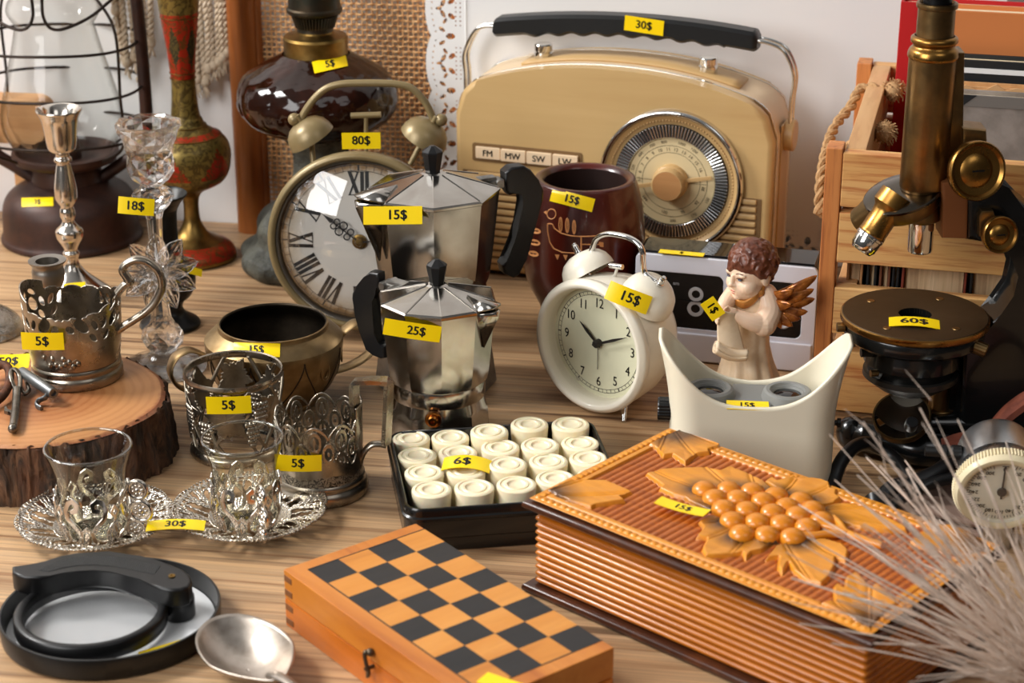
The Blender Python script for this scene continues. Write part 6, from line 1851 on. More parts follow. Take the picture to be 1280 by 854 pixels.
# resample evenly
rp = []; P2 = rr_path + [rr_path[0]]
for (x0, y0), (x1, y1) in zip(P2, P2[1:]):
    n_ = max(1, int(hypot(x1 - x0, y1 - y0) / .0022)); rp += [(x0 + (x1 - x0) * k / n_, y0 + (y1 - y0) * k / n_) for k in range(n_)]
rr_path = rp
mb = MB(); mb.grid(vshell(0), len(rr_path), 26, wrap=True); mb.build('eye_shield_shell', m_vw, vw, ang=70, solid=.0026)
mb = MB(); mb.prism(rrect(VW - .006, VD - .006, .018, 8, VW / 2, VD / 2), .050, .0625, .002); dk = mb.build('grey_deck', m_vg, vw)
for u, v in ((887, 489), (985, 494)):
    p = VF.top(u, v, .0755); T = Matrix.Translation((p.x, max(.022, min(VD - .020, p.y)), 0))
    mb = MB(); mb.lathe([(.0200, .060), (.0182, .0715), (.0168, .0755), (.0150, .0766), (.0126, .0764), (.0118, .0745), (.0108, .0745), (.0100, .0728)], 56, T); ey = mb.build('eyepiece', m_vg, vw, ang=35)
    mb = MB(); mb.lathe([(0, .0742), (.006, .0738), (.0102, .0726)], 40, T); mb.build('lens', m_lens, ey, ang=80)
mb = MB(); mb.prism([(VW * .3, .014), (VW * .7, .014), (VW * .62, VD - .01), (VW * .38, VD - .01)], .060, .0705, .003); mb.build('nose_bridge', m_vg, dk)
T = Matrix.Translation((-.0005, .022, .058)) @ Matrix.Rotation(-pi / 2, 4, 'Y')
mb = MB(); mb.lathe([(0, 0), (.0085, 0), (.0085, .0085), (.0078, .0095), (0, .0095)], 48, T, shape=lambda a: 1 + .035 * (1 if sin(24 * a) > 0 else -1)); mb.build('focus_knob', m_blackg, vw, ang=25)
T = Matrix.Translation((VW + .0005, .022, .052)) @ Matrix.Rotation(pi / 2, 4, 'Y')
mb = MB(); mb.lathe([(0, 0), (.002, 0), (.002, .0025), (.0036, .003), (.0036, .0055), (0, .006)], 24, T); mb.build('side_button', m_blackg, vw, ang=30)
mb = MB(); mb.box((VW - .018, -.0008, .010), (.010, .0025, .006), .0006); mb.build('corner_notch', m_vw, vw)
tag_px(vw, '15$', (908, 507), (961, 509), 11, VF.w((0, 0, .0712)), (0, -.25, 1), 0)

# ------------------------------------------------------------------ angel figurine
m_skin = mat('painted_skin', (236, 204, 176), .38, sss=.1, coat=.15)
m_robe = mat('cream_glazed_robe', (232, 210, 180), .34, var=(60, (214, 184, 146), .42, .75), coat=.25)
m_hair = mat('brown_painted_hair', (112, 60, 38), .42, var=(150, (78, 38, 24), .4, .65), coat=.15)
m_gold = mat('copper_gold_paint', (196, 118, 46), .24, .5, var=(120, (118, 58, 24), .4, .65), coat=.4)
m_scarf = mat('gold_scarf', (202, 138, 68), .35, .35, var=(140, (150, 92, 40), .4, .7))
B = V(938, 516); ang_ = thing('angel_figurine', 'painted angel figurine with brown curls and golden wings holding a scroll', 'figurine', tuple(B))
ku = mpp((0, B.y, .06))
def ag(u, v, dy=0.): return AtY(u, v, B.y + dy) - B
def remesh(ob, vox, it=4, f=.5):
    md = ob.modifiers.new('one_surface', 'REMESH'); md.mode = 'VOXEL'; md.voxel_size = vox; md.use_smooth_shade = True
    s2 = ob.modifiers.new('soften', 'SMOOTH'); s2.iterations = it; s2.factor = f
# robe
mb = MB(); rows = [(352, 926, 951, .8), (360, 917, 962, .8), (370, 911, 967, .82), (382, 908, 967, .85), (398, 907, 965, .85), (412, 909, 961, .85), (430, 907, 961, .9), (450, 903, 965, .92), (470, 898, 972, .95), (490, 892, 981, .95), (508, 885, 990, .95), (516, 884, 992, .95)]
nR = len(rows)
def robe(u, t):
    i = min(nR - 2, int(t * (nR - 1))); q = t * (nR - 1) - i
    v = rows[i][0] * (1 - q) + rows[i + 1][0] * q; l = rows[i][1] * (1 - q) + rows[i + 1][1] * q; r = rows[i][2] * (1 - q) + rows[i + 1][2] * q; dp = rows[i][3]
    c = ag((l + r) / 2, v); w = (r - l) / 2 * ku; a = 2 * pi * u
    fold = 1 + (.2 * sin(9 * a + 2.2 * t + .6) + .03 * sin(17 * a - 3 * t)) * max(0, t - .38) * 1.3
    z = max(0., c.z) if t < .999 else 0.
    return (c.x + w * cos(a) * fold, w * dp * sin(a) * fold, z)
mb.grid(robe, 140, 60, wrap=True)
top = ag(939, 351); mb.ball((top.x, 0, top.z), (.0085, .007, .003), 20, 10)
rb_ = mb.build('robe', m_robe, ang_, ang=180)
# scarf
mb = MB()
for k, (dz, rr_) in enumerate(((0, .0022), (.0026, .002), (.0052, .0018))):
    pts = [ag(917, 353 + k, .004), ag(916, 362 + k * 2, -.006), ag(921, 374 + k * 2.4, -.0125), ag(931, 378 + k * 2.6, -.0150), ag(942, 371 + k * 2.6, -.0145), ag(949, 361 + k * 2.4, -.0125), ag(953, 352 + k, -.008)]
    mb.tube(smooth_path(pts, 6), rr_, 10)
mb.ball(ag(951, 366, -.0125), .0032, 12, 8); mb.tube(smooth_path([ag(951, 366, -.0125), ag(954, 356, -.011), ag(955, 348, -.009)], 5), [.0022] * 11, 8)
sc_ = mb.build('scarf', m_scarf, ang_); remesh(sc_, .0006, 3)
# sleeves + arms (painted skin), hands with fingers
mb = MB()
def limb(P, R): mb.tube(smooth_path(P, 8), [R[0] + (R[-1] - R[0]) * i / ((len(P) - 1) * 8) if len(R) == 2 else R[min(len(R) - 1, int(i / 8))] for i in range((len(P) - 1) * 8 + 1)], 16); mb.ball(P[0], R[0], 14, 10); mb.ball(P[-1], R[-1], 14, 10)
near = [ag(958, 368, -.006), ag(962, 388, -.012), ag(955, 405, -.0185), ag(938, 402, -.0225), ag(921, 394, -.0235)]
limb(near[:3], [.0085, .0098]); limb(near[2:], [.0088, .0046])
far = [ag(917, 368, -.002), ag(908, 378, -.012), ag(904, 386, -.020)]
limb(far, [.0075, .0052])
def hand(mb, wrist, tip, side, k=1.):
    d = (tip - wrist).normalized(); s_ = side.normalized(); n_ = d.cross(s_).normalized()
    mb.tube([wrist, wrist + d * .0040 * k, wrist + d * .0075 * k], [.0042 * k, .0050 * k, .0045 * k], 12, flat=.62, up=s_)
    for i, (o, L) in enumerate(((-.0034, .0052), (-.0012, .0062), (.0012, .0058), (.0034, .0046))):
        b = wrist + d * .0068 * k + s_ * o * k
        mb.tube([b, b + d * L * .55 * k + n_ * .0006, b + d * L * k - n_ * .0018 * k], [.00135 * k, .00125 * k, .0009 * k], 8)
    th = wrist + d * .0025 * k - s_ * .0040 * k
    mb.tube([th, th + d * .0030 * k - s_ * .0022 * k, th + d * .0058 * k - s_ * .0016 * k], [.0015 * k, .0013 * k, .0010 * k], 8)
hand(mb, near[-1], ag(908, 389, -.026), Vector((.15, -.2, .9)))
hand(mb, far[-1], ag(898, 397, -.027), Vector((.4, .2, .9)), .95)
am = mb.build('arms', m_skin, ang_); remesh(am, .0005, 2)
# head
hc = ag(938, 338, -.004)
mb = MB(); Dv = Vector((-.80, -.56, -.20)).normalized(); Sv = Dv.cross(Vector((0, 0, 1))).normalized(); Uv = Sv.cross(Dv).normalized()
Hm = Matrix((Dv, -Sv, Uv)).transposed().to_4x4(); Hm.translation = hc        # +x face forward, +y its left, +z up
mb.ball((-.0015, 0, .002), (.0184, .0164, .0182), 32, 20, Hm); mb.ball((.006, 0, -.009), (.0135, .0135, .0125), 24, 16, Hm)
for sy in (-1, 1): mb.ball((.0095, sy * .0072, -.0072), (.0078, .0070, .0070), 20, 14, Hm)
mb.ball((.0150, 0, -.0150), (.0046, .0050, .0042), 16, 12, Hm)
mb.ball((.0192, 0, -.0035), (.0034, .0024, .0026), 14, 10, Hm); mb.tube([(.0170, 0, .0035), (.0192, 0, -.0022)], [.0016, .0021], 10, M=Hm)
for sy in (-1, 1):
    mb.ball((.0182, sy * .0020, -.0042), (.0018, .0015, .0014), 10, 8, Hm)
    mb.ball((-.0005, sy * .0164, -.0035), (.0038, .0020, .0052), 14, 10, Hm)
mb.ball((.0172, 0, -.0092), (.0021, .0034, .0013), 12, 8, Hm); mb.ball((.0168, 0, -.0115), (.0022, .0028, .0013), 12, 8, Hm)
for sy in (-1, 1): mb.ball((.0140, sy * .0062, .0036), (.0030, .0046, .0022), 12, 8, Hm)
nk = ag(938, 352, 0); mb.tube([nk, hc + Uv * -.012], .0092, 20)
hd_ = mb.build('head', m_skin, ang_); remesh(hd_, .00055, 4)
for sy in (-1, 1):
    mb = MB(); mb.ball((.0158, sy * .0062, .0006), (.0014, .0021, .0010), 14, 10, Hm); mb.build('eye', mat('painted_eye', (70, 84, 104), .2), hd_)
    mb = MB(); mb.tube(smooth_path([Hm @ Vector((.0170, sy * .0038, .0016)), Hm @ Vector((.0170, sy * .0062, .0022)), Hm @ Vector((.0152, sy * .0090, .0010))], 5), .00040, 6); mb.tube(smooth_path([Hm @ Vector((.0170, sy * .0038, .0052)), Hm @ Vector((.0165, sy * .0066, .0062)), Hm @ Vector((.0146, sy * .0094, .0052))], 5), .00032, 6); mb.build('eyebrow', mat('painted_brow', (92, 56, 40), .5), hd_)
mb = MB(); mb.ball((.0188, 0, -.0092), (.0011, .0028, .0008), 12, 8, Hm); mb.ball((.0184, 0, -.0113), (.0012, .0022, .0008), 12, 8, Hm); mb.build('lips', mat('painted_lips', (196, 112, 94), .35), hd_)
# curly hair
mb = MB(); rg = random.Random(11)
mb.ball((-.0026, 0, .0062), (.0186, .0172, .0178), 32, 20, Hm); 
for k in range(190):
    th = rg.uniform(0, 2 * pi); ph = rg.uniform(-.75, 1.45)
    x, y, z = cos(ph) * cos(th), cos(ph) * sin(th), sin(ph)
    if x > .45 and z < .30: continue
    if x > .1 and z < -.1: continue
    c0 = Vector((-.0032 + .0174 * x, .0160 * y, .0042 + .0172 * z)); r = rg.uniform(.0024, .0040)
    q = rg.uniform(0, 6.28); t1_ = Vector((x, y, z)).cross(Vector((.3, .2, 1))).normalized(); t2_ = Vector((x, y, z)).cross(t1_)
    pts = [Hm @ (c0 + t1_ * cos(q + i * .9) * r * 1.3 + t2_ * sin(q + i * .9) * r * 1.3 + Vector((x, y, z)) * .0006 * i) for i in range(5)]
    mb.tube(pts, [r * .42, r * .5, r * .5, r * .42, r * .25], 8)
ha = mb.build('hair', m_hair, ang_); remesh(ha, .0006, 5, .5)
# cut the hair away from the face: forehead locks stay
# scroll
mb = MB()
tl, tr_ = ag(897, 386, -.029), ag(918, 391, -.027); bl_, br_ = ag(897, 430, -.030), ag(931, 440, -.026)
def scr_(a, b):
    p = tl.lerp(tr_, a).lerp(bl_.lerp(br_, a), b); return p + Vector((0, -.0025 * sin(pi * a) + .003 * sin(2.4 * b), 0))
mb.grid(scr_, 16, 20); sr = mb.build('scroll', m_robe, ang_, ang=180, solid=.0016)
mb = MB(); axd = (ag(933, 441, -.027) - ag(894, 431, -.031)); e0 = ag(894, 433, -.032); 
def roll(u, t):
    a = 2.2 * 2 * pi * u; r = .0050 - .0036 * u; d = axd.normalized(); n1 = Vector((0, -1, 0)); n1 = (n1 - d * n1.dot(d)).normalized(); n2 = d.cross(n1)
    c = e0 + axd * t + Vector((0, 0, -.003 * sin(pi * t))); return c + n1 * (r * cos(a)) + n2 * (r * sin(a))
mb.grid(roll, 60, 14); mb.build('scroll_roll', m_robe, sr, ang=180, solid=.0012)
# wing feathers
for k, (a, b, w_, dy) in enumerate((((967, 372), (1021, 345), 10, .012), ((967, 376), (1017, 362), 10, .010), ((966, 380), (1018, 374), 10, .012), ((965, 386), (1009, 390), 10, .008), ((965, 388), (1000, 399), 10, .006), ((965, 386), (990, 408), 10, .004), ((964, 384), (976, 410), 9, .002), ((966, 368), (992, 362), 11, .002), ((967, 376), (990, 380), 11, -.001))):
    A = ag(*a, .001); Bq = ag(*b, dy - .020); d = Bq - A; L = d.length; d = d.normalized(); n_ = Vector((0, -1, .12)); n_ = (n_ - d * n_.dot(d)).normalized(); s_ = d.cross(n_); w_ *= ku * .72
    def fe(u, t, A=A, d=d, L=L, n_=n_, s_=s_, w_=w_):
        q = 2 * pi * u; w = w_ * (sin(pi * min(1., .12 + .88 * t)) ** .55) + .0003; th = .0026 * (1 - .45 * t)
        r = .18 * abs(sin(14 * t)) * abs(cos(q))
        return A + d * L * t + s_ * (w * cos(q)) + n_ * (th * sin(q) * (1 + r) + .006 * sin(pi * t))
    mb = MB(); mb.grid(fe, 26, 26, wrap=True); mb.tube([A + d * L * t + n_ * (.0015 + .006 * sin(pi * t)) for t in [i / 10 for i in range(11)]], [.0008 * (1 - i / 12) for i in range(11)], 6); mb.build('wing_feather', m_gold, ang_, ang=180)
price_tag(ang_, '1$', B + ag(891, 386, -.034), Vector((15.3, 0, -21)), Vector((13.4, 0, 13.5)), .0165, .0118)
# ------------------------------------------------------------------ pine crate with rope handles
m_pine = wood('orange_pine', [(232, 188, 126), (222, 166, 100), (194, 122, 64)], 'X', .62, 18, .5, .8, .12, linecol=(182, 104, 52))
m_pine_shaded = wood('orange_pine_shaded', [(216, 146, 84), (200, 124, 64), (166, 90, 42)], 'Z', .62, 18, .5, .7, .12, linecol=(150, 78, 36))  # corner posts: shadow side put into the colour, darker and redder than the slats
m_piney = wood('pine_end_board', [(216, 172, 120), (200, 150, 98), (172, 118, 70)], 'Y', .45, 9, .55, .3, .05)
KO = V(1033, 515); KRZ = radians(-14); KF = Fr(KO, KRZ)
cr_o = thing('wooden_crate', 'slatted pine crate with rope handle holding old books', 'crate', tuple(KO), KRZ)
KW, KD = .32, .285
def kz(v, y=0.): return KF.front(1042, v, y).z
def ku_(u, v, y=0.): return KF.front(u, v, y).x
sl = [(190, 258), (265, 328), (359, 417), (438, 513)]
for a, b in sl:
    z1, z0 = kz(a), kz(b); mb = MB(); mb.box((KW / 2, .006, (z0 + z1) / 2), (KW, .012, z1 - z0), .0012); mb.build('front_slat', m_pine, cr_o)
    mb = MB(); mb.box((KW / 2, KD - .006, (z0 + z1) / 2), (KW, .012, z1 - z0), .0012); mb.build('back_slat', m_pine, cr_o)
    for xx in (.0085, KW - .0085):
        mb = MB(); mb.box((xx, KD / 2, (z0 + z1) / 2), (.015, KD - .025, z1 - z0), .001); mb.build('end_board', m_piney, cr_o)
topz = kz(187)
for xx in (-.0064, KW + .0064):
    for yy in (.011, KD - .011):
        mb = MB(); mb.box((xx, yy, topz / 2 + .0005), (.0124, .022, topz + .001), .0012); mb.build('corner_post', m_pine_shaded, cr_o)
mb = MB(); mb.box((KW / 2, KD / 2, .006), (KW - .02, KD - .026, .008), .0005); mb.build('bottom_board', m_pine, cr_o)
m_rope = mat('jute_rope', (196, 156, 110), .85, var=(300, (160, 120, 78), .35, .65), bump=(600, .7, .001))
def kp(u, v, y, x=None):
    p = KF.front(u, v, y); return Vector((p.x if x is None else x, y, p.z))
kn = [kp(1112, 113, .200), kp(1101, 165, .105)]
for q in kn: q.x = .0235
rp_ = [Vector((.016, kn[0].y, kn[0].z)), Vector((-.003, kn[0].y + .002, kn[0].z)), kp(1071, 134, .185, -.010), kp(1056, 158, .165, -.020), kp(1041, 186, .135, -.0235), kp(1026, 220, .110, -.0245), kp(1019, 246, .100, -.0240), kp(1022, 264, .098, -.0215), Vector((-.003, kn[1].y - .001, kn[1].z - .012)), Vector((.016, kn[1].y, kn[1].z))]
mb = MB(); twisted(mb, rp_, .0042, .010); rp_o = mb.build('rope_handle', m_rope, cr_o)
rg = random.Random(4)
for q in kn:
    mb = MB(); mb.ball(q, (.0080, .0085, .0085), 16, 12)
    for k in range(90):
        d = Vector((rg.gauss(.3, 1), rg.gauss(-.2, 1), rg.gauss(.2, 1))).normalized(); mb.tube([q + d * .0062, q + d * .0085 + Vector((rg.gauss(0, .001), rg.gauss(0, .001), .0005)), q + d * rg.uniform(.0095, .012) + Vector((0, 0, -.0008))], .00045, 4)
    mb.build('rope_knot', m_rope, rp_o)

# ------------------------------------------------------------------ books in the crate
m_pages = wood('yellowed_pages', [(224, 198, 160), (204, 174, 134), (150, 116, 82)], 'Z', 1.2, 30, .8, .6, .1)
m_cpages = mat('cream_pages', (232, 214, 178), .7)
def upright_book(label, x0, x1, y0, th, z1, cover, pages=None, z0=.0105, tilt=0., band=None):
    """book standing with its front cover towards the viewer"""
    t = thing('book', label, 'book', tuple(KF.w((x0, y0, z0))), KRZ, 'books in the pine crate', rot=(tilt, 0, KRZ))
    W, H = x1 - x0, z1 - z0
    mb = MB(); mb.box((W / 2, .0012, H / 2), (W, .0024, H), .0008); mb.build('front_board', cover, t)
    mb = MB(); mb.box((W / 2, th - .0012, H / 2), (W, .0024, H), .0008); mb.build('back_board', cover, t)
    mb = MB(); mb.box((.0013, th / 2, H / 2), (.0026, th - .002, H), .0008); mb.build('spine', cover, t)
    mb = MB(); mb.box((W / 2 + .001, th / 2, H / 2 - .0015), (W - .008, th - .005, H - .004), 0); mb.build('page_block', pages or m_cpages, t)
    return t, W, H
m_redb = mat('red_book_cloth', (178, 12, 18), .6, bump=(600, .1, .0004))
m_orb = mat('orange_book_cloth', (198, 118, 62), .6, bump=(600, .1, .0004))
m_blkb = mat('black_book_board', (24, 26, 28), .5)
m_grb = mat('worn_grey_board', (142, 132, 124), .75, var=(40, (112, 102, 94), .4, .7), bump=(120, .2, .0008))
yr = .225; upright_book('tall red book standing at the back of the crate', ku_(1119, 100, yr), ku_(1119, 100, yr) + .2, yr, .022, KF.front(1130, 2, yr).z, m_redb)
yo = .190; upright_book('orange book standing in front of the red book', ku_(1145, 60, yo), ku_(1145, 60, yo) + .19, yo, .026, KF.front(1250, 16, yo).z, m_orb)
yb = .160; t_, W_, H_ = upright_book('black book with a white stripe in front of the orange book', ku_(1160, 100, yb), ku_(1160, 100, yb) + .18, yb, .022, KF.front(1250, 77, yb).z, m_blkb)
mb = MB(); mb.box((W_ / 2, -.0002, H_ - .0085), (W_ - .001, .0006, .0042), .0001); mb.build('white_stripe', mat('white_stripe', (226, 226, 226), .5), t_)
yt = .138; t_, W_, H_ = upright_book('old book with torn brown paper wrapper in front of the black book', ku_(1170, 110, yt), ku_(1170, 110, yt) + .17, yt, .016, KF.front(1250, 110, yt).z, mat('brown_wrapper', (196, 146, 96), .7, var=(60, (168, 118, 72), .4, .7)))
rg = random.Random(8); ed_ = [(0, H_ - .004)] + [(W_ * k / 22, H_ + rg.uniform(-.003, .0028)) for k in range(23)] + [(W_, H_ - .02), (0, H_ - .02)]
mb = MB(); mb.prism(ed_, -.0002, .0012, 0, ROTX); mb.build('torn_paper', mat('torn_paper', (206, 158, 108), .75), t_, ang=0)
yg = .112; t_, W_, H_ = upright_book('worn grey book with taped dark corner at the front of the crate', ku_(1172, 120, yg), ku_(1172, 120, yg) + .16, yg, .018, KF.front(1250, 121, yg).z, m_grb)
mb = MB(); mb.box((W_ / 2, -.0003, H_ - .0045), (W_, .0007, .009), .0001); mb.build('tape_edge', mat('grey_tape', (110, 104, 98), .6), t_)
mb = MB(); mb.prism([(.0, H_), (.030, H_), (.0, H_ - .026)], .0, .0009, 0, ROTX); mb.build('taped_corner', m_blkb, t_)
def fore_book(label, u0, u1, vtop, y0, dep, cover, lean=0.):
    """book standing with its fore edge towards the slats"""
    x0, x1 = ku_(u0, 345, y0), ku_(u1, 345, y0); z0 = .0105; H = KF.front((u0 + u1) / 2, vtop, y0).z - z0; W = x1 - x0
    t = thing('book', label, 'book', tuple(KF.w((x0, y0, z0))), KRZ, 'books in the pine crate', rot=(0, lean, KRZ))
    for xx in (.001, W - .001):
        mb = MB(); mb.box((xx, dep / 2, H / 2), (.002, dep, H), .0006); mb.build('board', cover, t)
    mb = MB(); mb.box((W / 2, dep / 2 + .001, H / 2 - .001), (max(.003, W - .005), dep - .006, H - .004), 0); mb.build('page_block', m_pages, t)
m_brb = mat('brown_book_board', (112, 64, 40), .6); m_tanb = mat('tan_book_board', (176, 128, 82), .65); m_grn = mat('green_book_board', (22, 104, 72), .5); m_redbr = mat('red_brown_board', (124, 52, 34), .6)
for lab, u0, u1, cover, lean in (('thin tan book, first behind the crate slats', 1058, 1078, m_tanb, .0), ('thin dark backed book, second behind the crate slats', 1083, 1096, m_blkb, .0), ('thin brown book, third behind the crate slats', 1099, 1113, m_brb, .0), ('thin black book, fourth behind the crate slats', 1115, 1124, m_blkb, .0), ('thick red brown book with worn pages behind the crate slats', 1127, 1209, m_redbr, 0), ('added dark book filling the dark gap between the thick brown and the green book', 1213, 1258, m_blkb, 0), ('green book behind the crate slats at the right edge', 1262, 1300, m_grn, 0)):  # the wide dark book is added to fill a dark gap in the row
    fore_book(lab, u0, u1, 322, .018, .085, cover, lean)

# ------------------------------------------------------------------ brass microscope
m_mbrass = mat('worn_dark_brass', (150, 118, 74), .3, 1., var=(45, (116, 94, 62), .35, .65), rvar=(60, .42), bump=(260, .05, .0004))
m_mbright = mat('bright_brass', (160, 118, 60), .24, 1., rvar=(60, .34))
m_black = mat('black_japanned', (14, 15, 15), .2, coat=.3)
m_stage = mat('dark_bronze_stage', (72, 56, 38), .42, .75, rvar=(30, .5))
B = V(1150, 576)
mi_ = thing('microscope', 'antique brass and black microscope in front of the pine crate', 'microscope', tuple(B))
def mz(v): return zz_at(B, v)
def mx(u, v, dy=0.): return AtY(u, v, B.y + dy) - B
sz = mz(392); sc_ = mx(1144, 392); R_ = 91 * mpp(B + Vector((0, 0, sz)))
T = Matrix.Translation((sc_.x, 0, sz))
mb = MB(); mb.lathe([(.0118, -.004), (.0118, -.0002), (.0124, 0), (R_ - .001, 0), (R_ - .0004, -.0006)], 96, T); mb.build('stage_plate', m_stage, mi_, ang=40)
mb = MB(); mb.lathe([(R_ - .0004, -.0004), (R_ + .0006, -.001), (R_ + .0008, -.0045), (R_ - .001, -.0062), (R_ - .004, -.0065)], 96, T); mb.build('brass_rim', m_mbright, mi_, ang=50)
mb = MB(); mb.lathe([(.0118, -.0005), (.0118, -.012)], 40, T); mb.lathe([(R_ - .003, -.006), (R_ - .002, -.0075), (R_ - .0025, -.0155), (R_ - .006, -.0185), (R_ * .62, -.020), (R_ * .62, -.023), (R_ * .64, -.026), (R_ * .66, -.036), (R_ * .60, -.040), (R_ * .60, -.044)], 96, T); mb.build('black_drum', m_black, mi_, ang=40)
mb = MB(); mb.lathe([(R_ * .60, -.043), (R_ * .655, -.0435), (R_ * .66, -.0475), (R_ * .60, -.050), (R_ * .45, -.056), (R_ * .34, -.058), (R_ * .30, -.060), (0, -.060)], 80, T); mb.build('condenser', mat('grey_iron', (70, 68, 64), .35, .8), mi_, ang=40)
for a in (.9, 2.4, -.9, -2.3):
    mb = MB(); mb.lathe([(0, .0002), (.0028, .0004), (.003, 0)], 20, T @ Matrix.Translation((R_ * .72 * cos(a), R_ * .72 * sin(a), 0))); mb.build('stage_screw', m_mbrass, mi_, ang=40)
def cyl(name, p, ax, L, r, m, parent=mi_, knurl=False, pr=None, seg=36, ang=30):
    q = Vector(ax).normalized().to_track_quat('Z', 'Y').to_matrix().to_4x4(); q.translation = p
    mb = MB(); mb.lathe(pr or [(0, 0), (r, 0), (r, L - .0006), (r - .0006, L), (0, L)], seg, q, shape=(lambda a: 1 + .03 * (1 if sin(20 * a) > 0 else -1)) if knurl else None)
    return mb.build(name, m, parent, ang=ang)
cyl('clamp_screw', mx(1206, 428, -.028), (.85, -.35, -.25), .0165, .0050, m_mbrass, knurl=True)
cyl('clamp_pin', Vector((sc_.x - R_ - .004, -.004, sz - .009)), (1, 0, 0), .006, .0034, m_mbrass, knurl=True)
cyl('clamp_pin', mx(1076, 441, -.012), (1, .1, 0), .013, .0032, m_blackg, knurl=True)
cyl('clamp_ball', mx(1088, 467, -.02), (1, .2, 0), .006, .0026, m_mbrass)
# tube and eyepiece
tx = mx(1160, 150).x
def tp_(pts):
    return [(w * .5 * mpp((0, B.y, B.z + mz(v))), mz(v)) for v, w in pts]
TT = Matrix.Translation((tx, 0, 0))
mb = MB(); mb.lathe(tp_([(246, 40), (240, 50), (234, 56), (232, 58), (72, 60), (71, 58)]), 72, TT); mb.build('body_tube', m_mbrass, mi_, ang=40)
mb = MB(); mb.lathe(smooth_prof(tp_([(73, 58), (72, 62), (69, 64), (65, 63), (61, 60), (58, 54), (56, 52), (54, 54), (52, 58), (49, 59), (46, 57), (44, 50)]), 3), 72, TT); mb.build('tube_collar', m_mbright, mi_, ang=60)
mb = MB(); mb.lathe(tp_([(48, 47), (10, 47), (9, 51), (6, 52), (3, 51), (2, 45), (4, 42), (12, 40)]), 72, TT); mb.build('draw_tube', m_mbrass, mi_, ang=40)
mb = MB(); mb.lathe(tp_([(8, 36), (-4, 36), (-6, 50), (-14, 50), (-18, 40), (-19, 20)]) + [(0, mz(-19))], 56, TT); mb.build('eyepiece', m_blackg, mi_, ang=40)
# rack and block
def slab(name, px_, dy0, dy1, m, b=.001, parent=mi_):
    P = [mx(u, v, dy0) for u, v in px_]; pl = [(p.x, p.z) for p in P]
    a = sum(pl[i][0] * pl[(i + 1) % len(pl)][1] - pl[(i + 1) % len(pl)][0] * pl[i][1] for i in range(len(pl)))
    if a < 0: pl = pl[::-1]
    mb = MB(); mb.prism(pl, -dy1, -dy0, b, ROTX); return mb.build(name, m, parent, ang=40)
slab('rack_bar', [(1189, 66), (1206, 66), (1203, 230), (1184, 230)], -.004, .016, m_mbrass)
slab('slide_block', [(1177, 228), (1212, 224), (1210, 300), (1178, 299)], -.016, .012, mat('brown_leather_plate', (116, 68, 34), .5, .3), .003)
slab('pinion_box', [(1203, 160), (1234, 163), (1236, 205), (1203, 215)], -.010, .014, m_mbrass, .003)
slab('black_limb', [(1208, 215), (1242, 218), (1256, 240), (1290, 262), (1322, 300), (1334, 350), (1318, 405), (1290, 440), (1290, 556), (1200, 552), (1203, 440), (1228, 412), (1256, 398), (1274, 372), (1280, 345), (1270, 318), (1248, 304), (1208, 301)], -.012, .026, m_black, .004)
# knobs
KP = [(0, 0), (.010, 0), (.0105, .003), (.0200, .0035), (.0208, .0045), (.0208, .0092), (.0200, .0102), (.0188, .0100), (.0170, .0078), (.0120, .0070), (.0105, .0082), (.0080, .0092), (.0050, .0098), (0, .010)]
kd = Vector((.22, -.93, .18))
k1_ = cyl('coarse_focus_knob', mx(1215, 212, -.018), kd, 0, 0, m_mbright, pr=KP, seg=64, ang=40)
q = kd.normalized().to_track_quat('Z', 'Y').to_matrix().to_4x4(); q.translation = mx(1215, 212, -.018)
mb = MB(); mb.box((0, 0, .0101), (.009, .0012, .0006), 0, q); mb.build('screw_slot', m_blackg, k1_)
KP2 = [(r * .63, z * .8) for r, z in KP]
k2_ = cyl('fine_focus_knob', mx(1245, 292, -.020), kd, 0, 0, m_mbright, pr=KP2, seg=56, ang=40)
q.translation = mx(1245, 292, -.020); mb = MB(); mb.box((0, 0, .0082), (.006, .0009, .0005), 0, q); mb.build('screw_slot', m_blackg, k2_)
slab('knob_bracket', [(1224, 270), (1228, 264), (1242, 264), (1246, 276), (1244, 300), (1224, 296)], -.019, -.010, m_mbrass, .001)
cyl('pinion_shaft', mx(1215, 212, -.02), (0, 1, 0), .03, .004, m_mbrass)
# nosepiece
nd_ = Vector((-.42, -.10, .90)).normalized(); q = nd_.to_track_quat('Z', 'Y').to_matrix().to_4x4(); q.translation = mx(1128, 246)
rn = 49 * mpp(B + Vector((0, 0, .2))) * 1.0
qq = Vector((-.30, -.16, .94)).normalized().to_track_quat('Z', 'Y').to_matrix().to_4x4(); qq.translation = mx(1128, 243)
mb = MB(); mb.lathe([(0, .0045), (rn * .35, .0045), (rn * .96, .0016), (rn, .0008), (rn, -.0008), (rn * .96, -.0016), (0, -.0030)], 64, qq); npc = mb.build('nosepiece', mat('nickel_plate', (92, 84, 74), .15, 1.), mi_, ang=30)
mb = MB(); mb.lathe([(rn * .9, -.0022), (rn * .88, -.010), (rn * .80, -.0125), (0, -.0125)], 64, qq); mb.build('nosepiece_drum', m_mbrass, npc, ang=40)
mb = MB(); mb.lathe(tp_([(232, 50), (236, 52), (246, 46), (252, 36)]) + [(0, mz(252))], 48, TT); mb.build('tube_socket', m_mbrass, mi_, ang=40)
o1 = mx(1153, 262)
cyl('objective', o1, (.02, 0, -1), 0, 0, m_mbrass, pr=[(0, -.004), (.0125, -.004), (.0125, 0), (.0130, .0015), (.0130, .0062), (.0120, .0072), (.0086, .0075), (.0086, .0300), (.0080, .0312), (.0040, .0312), (0, .030)], seg=48)
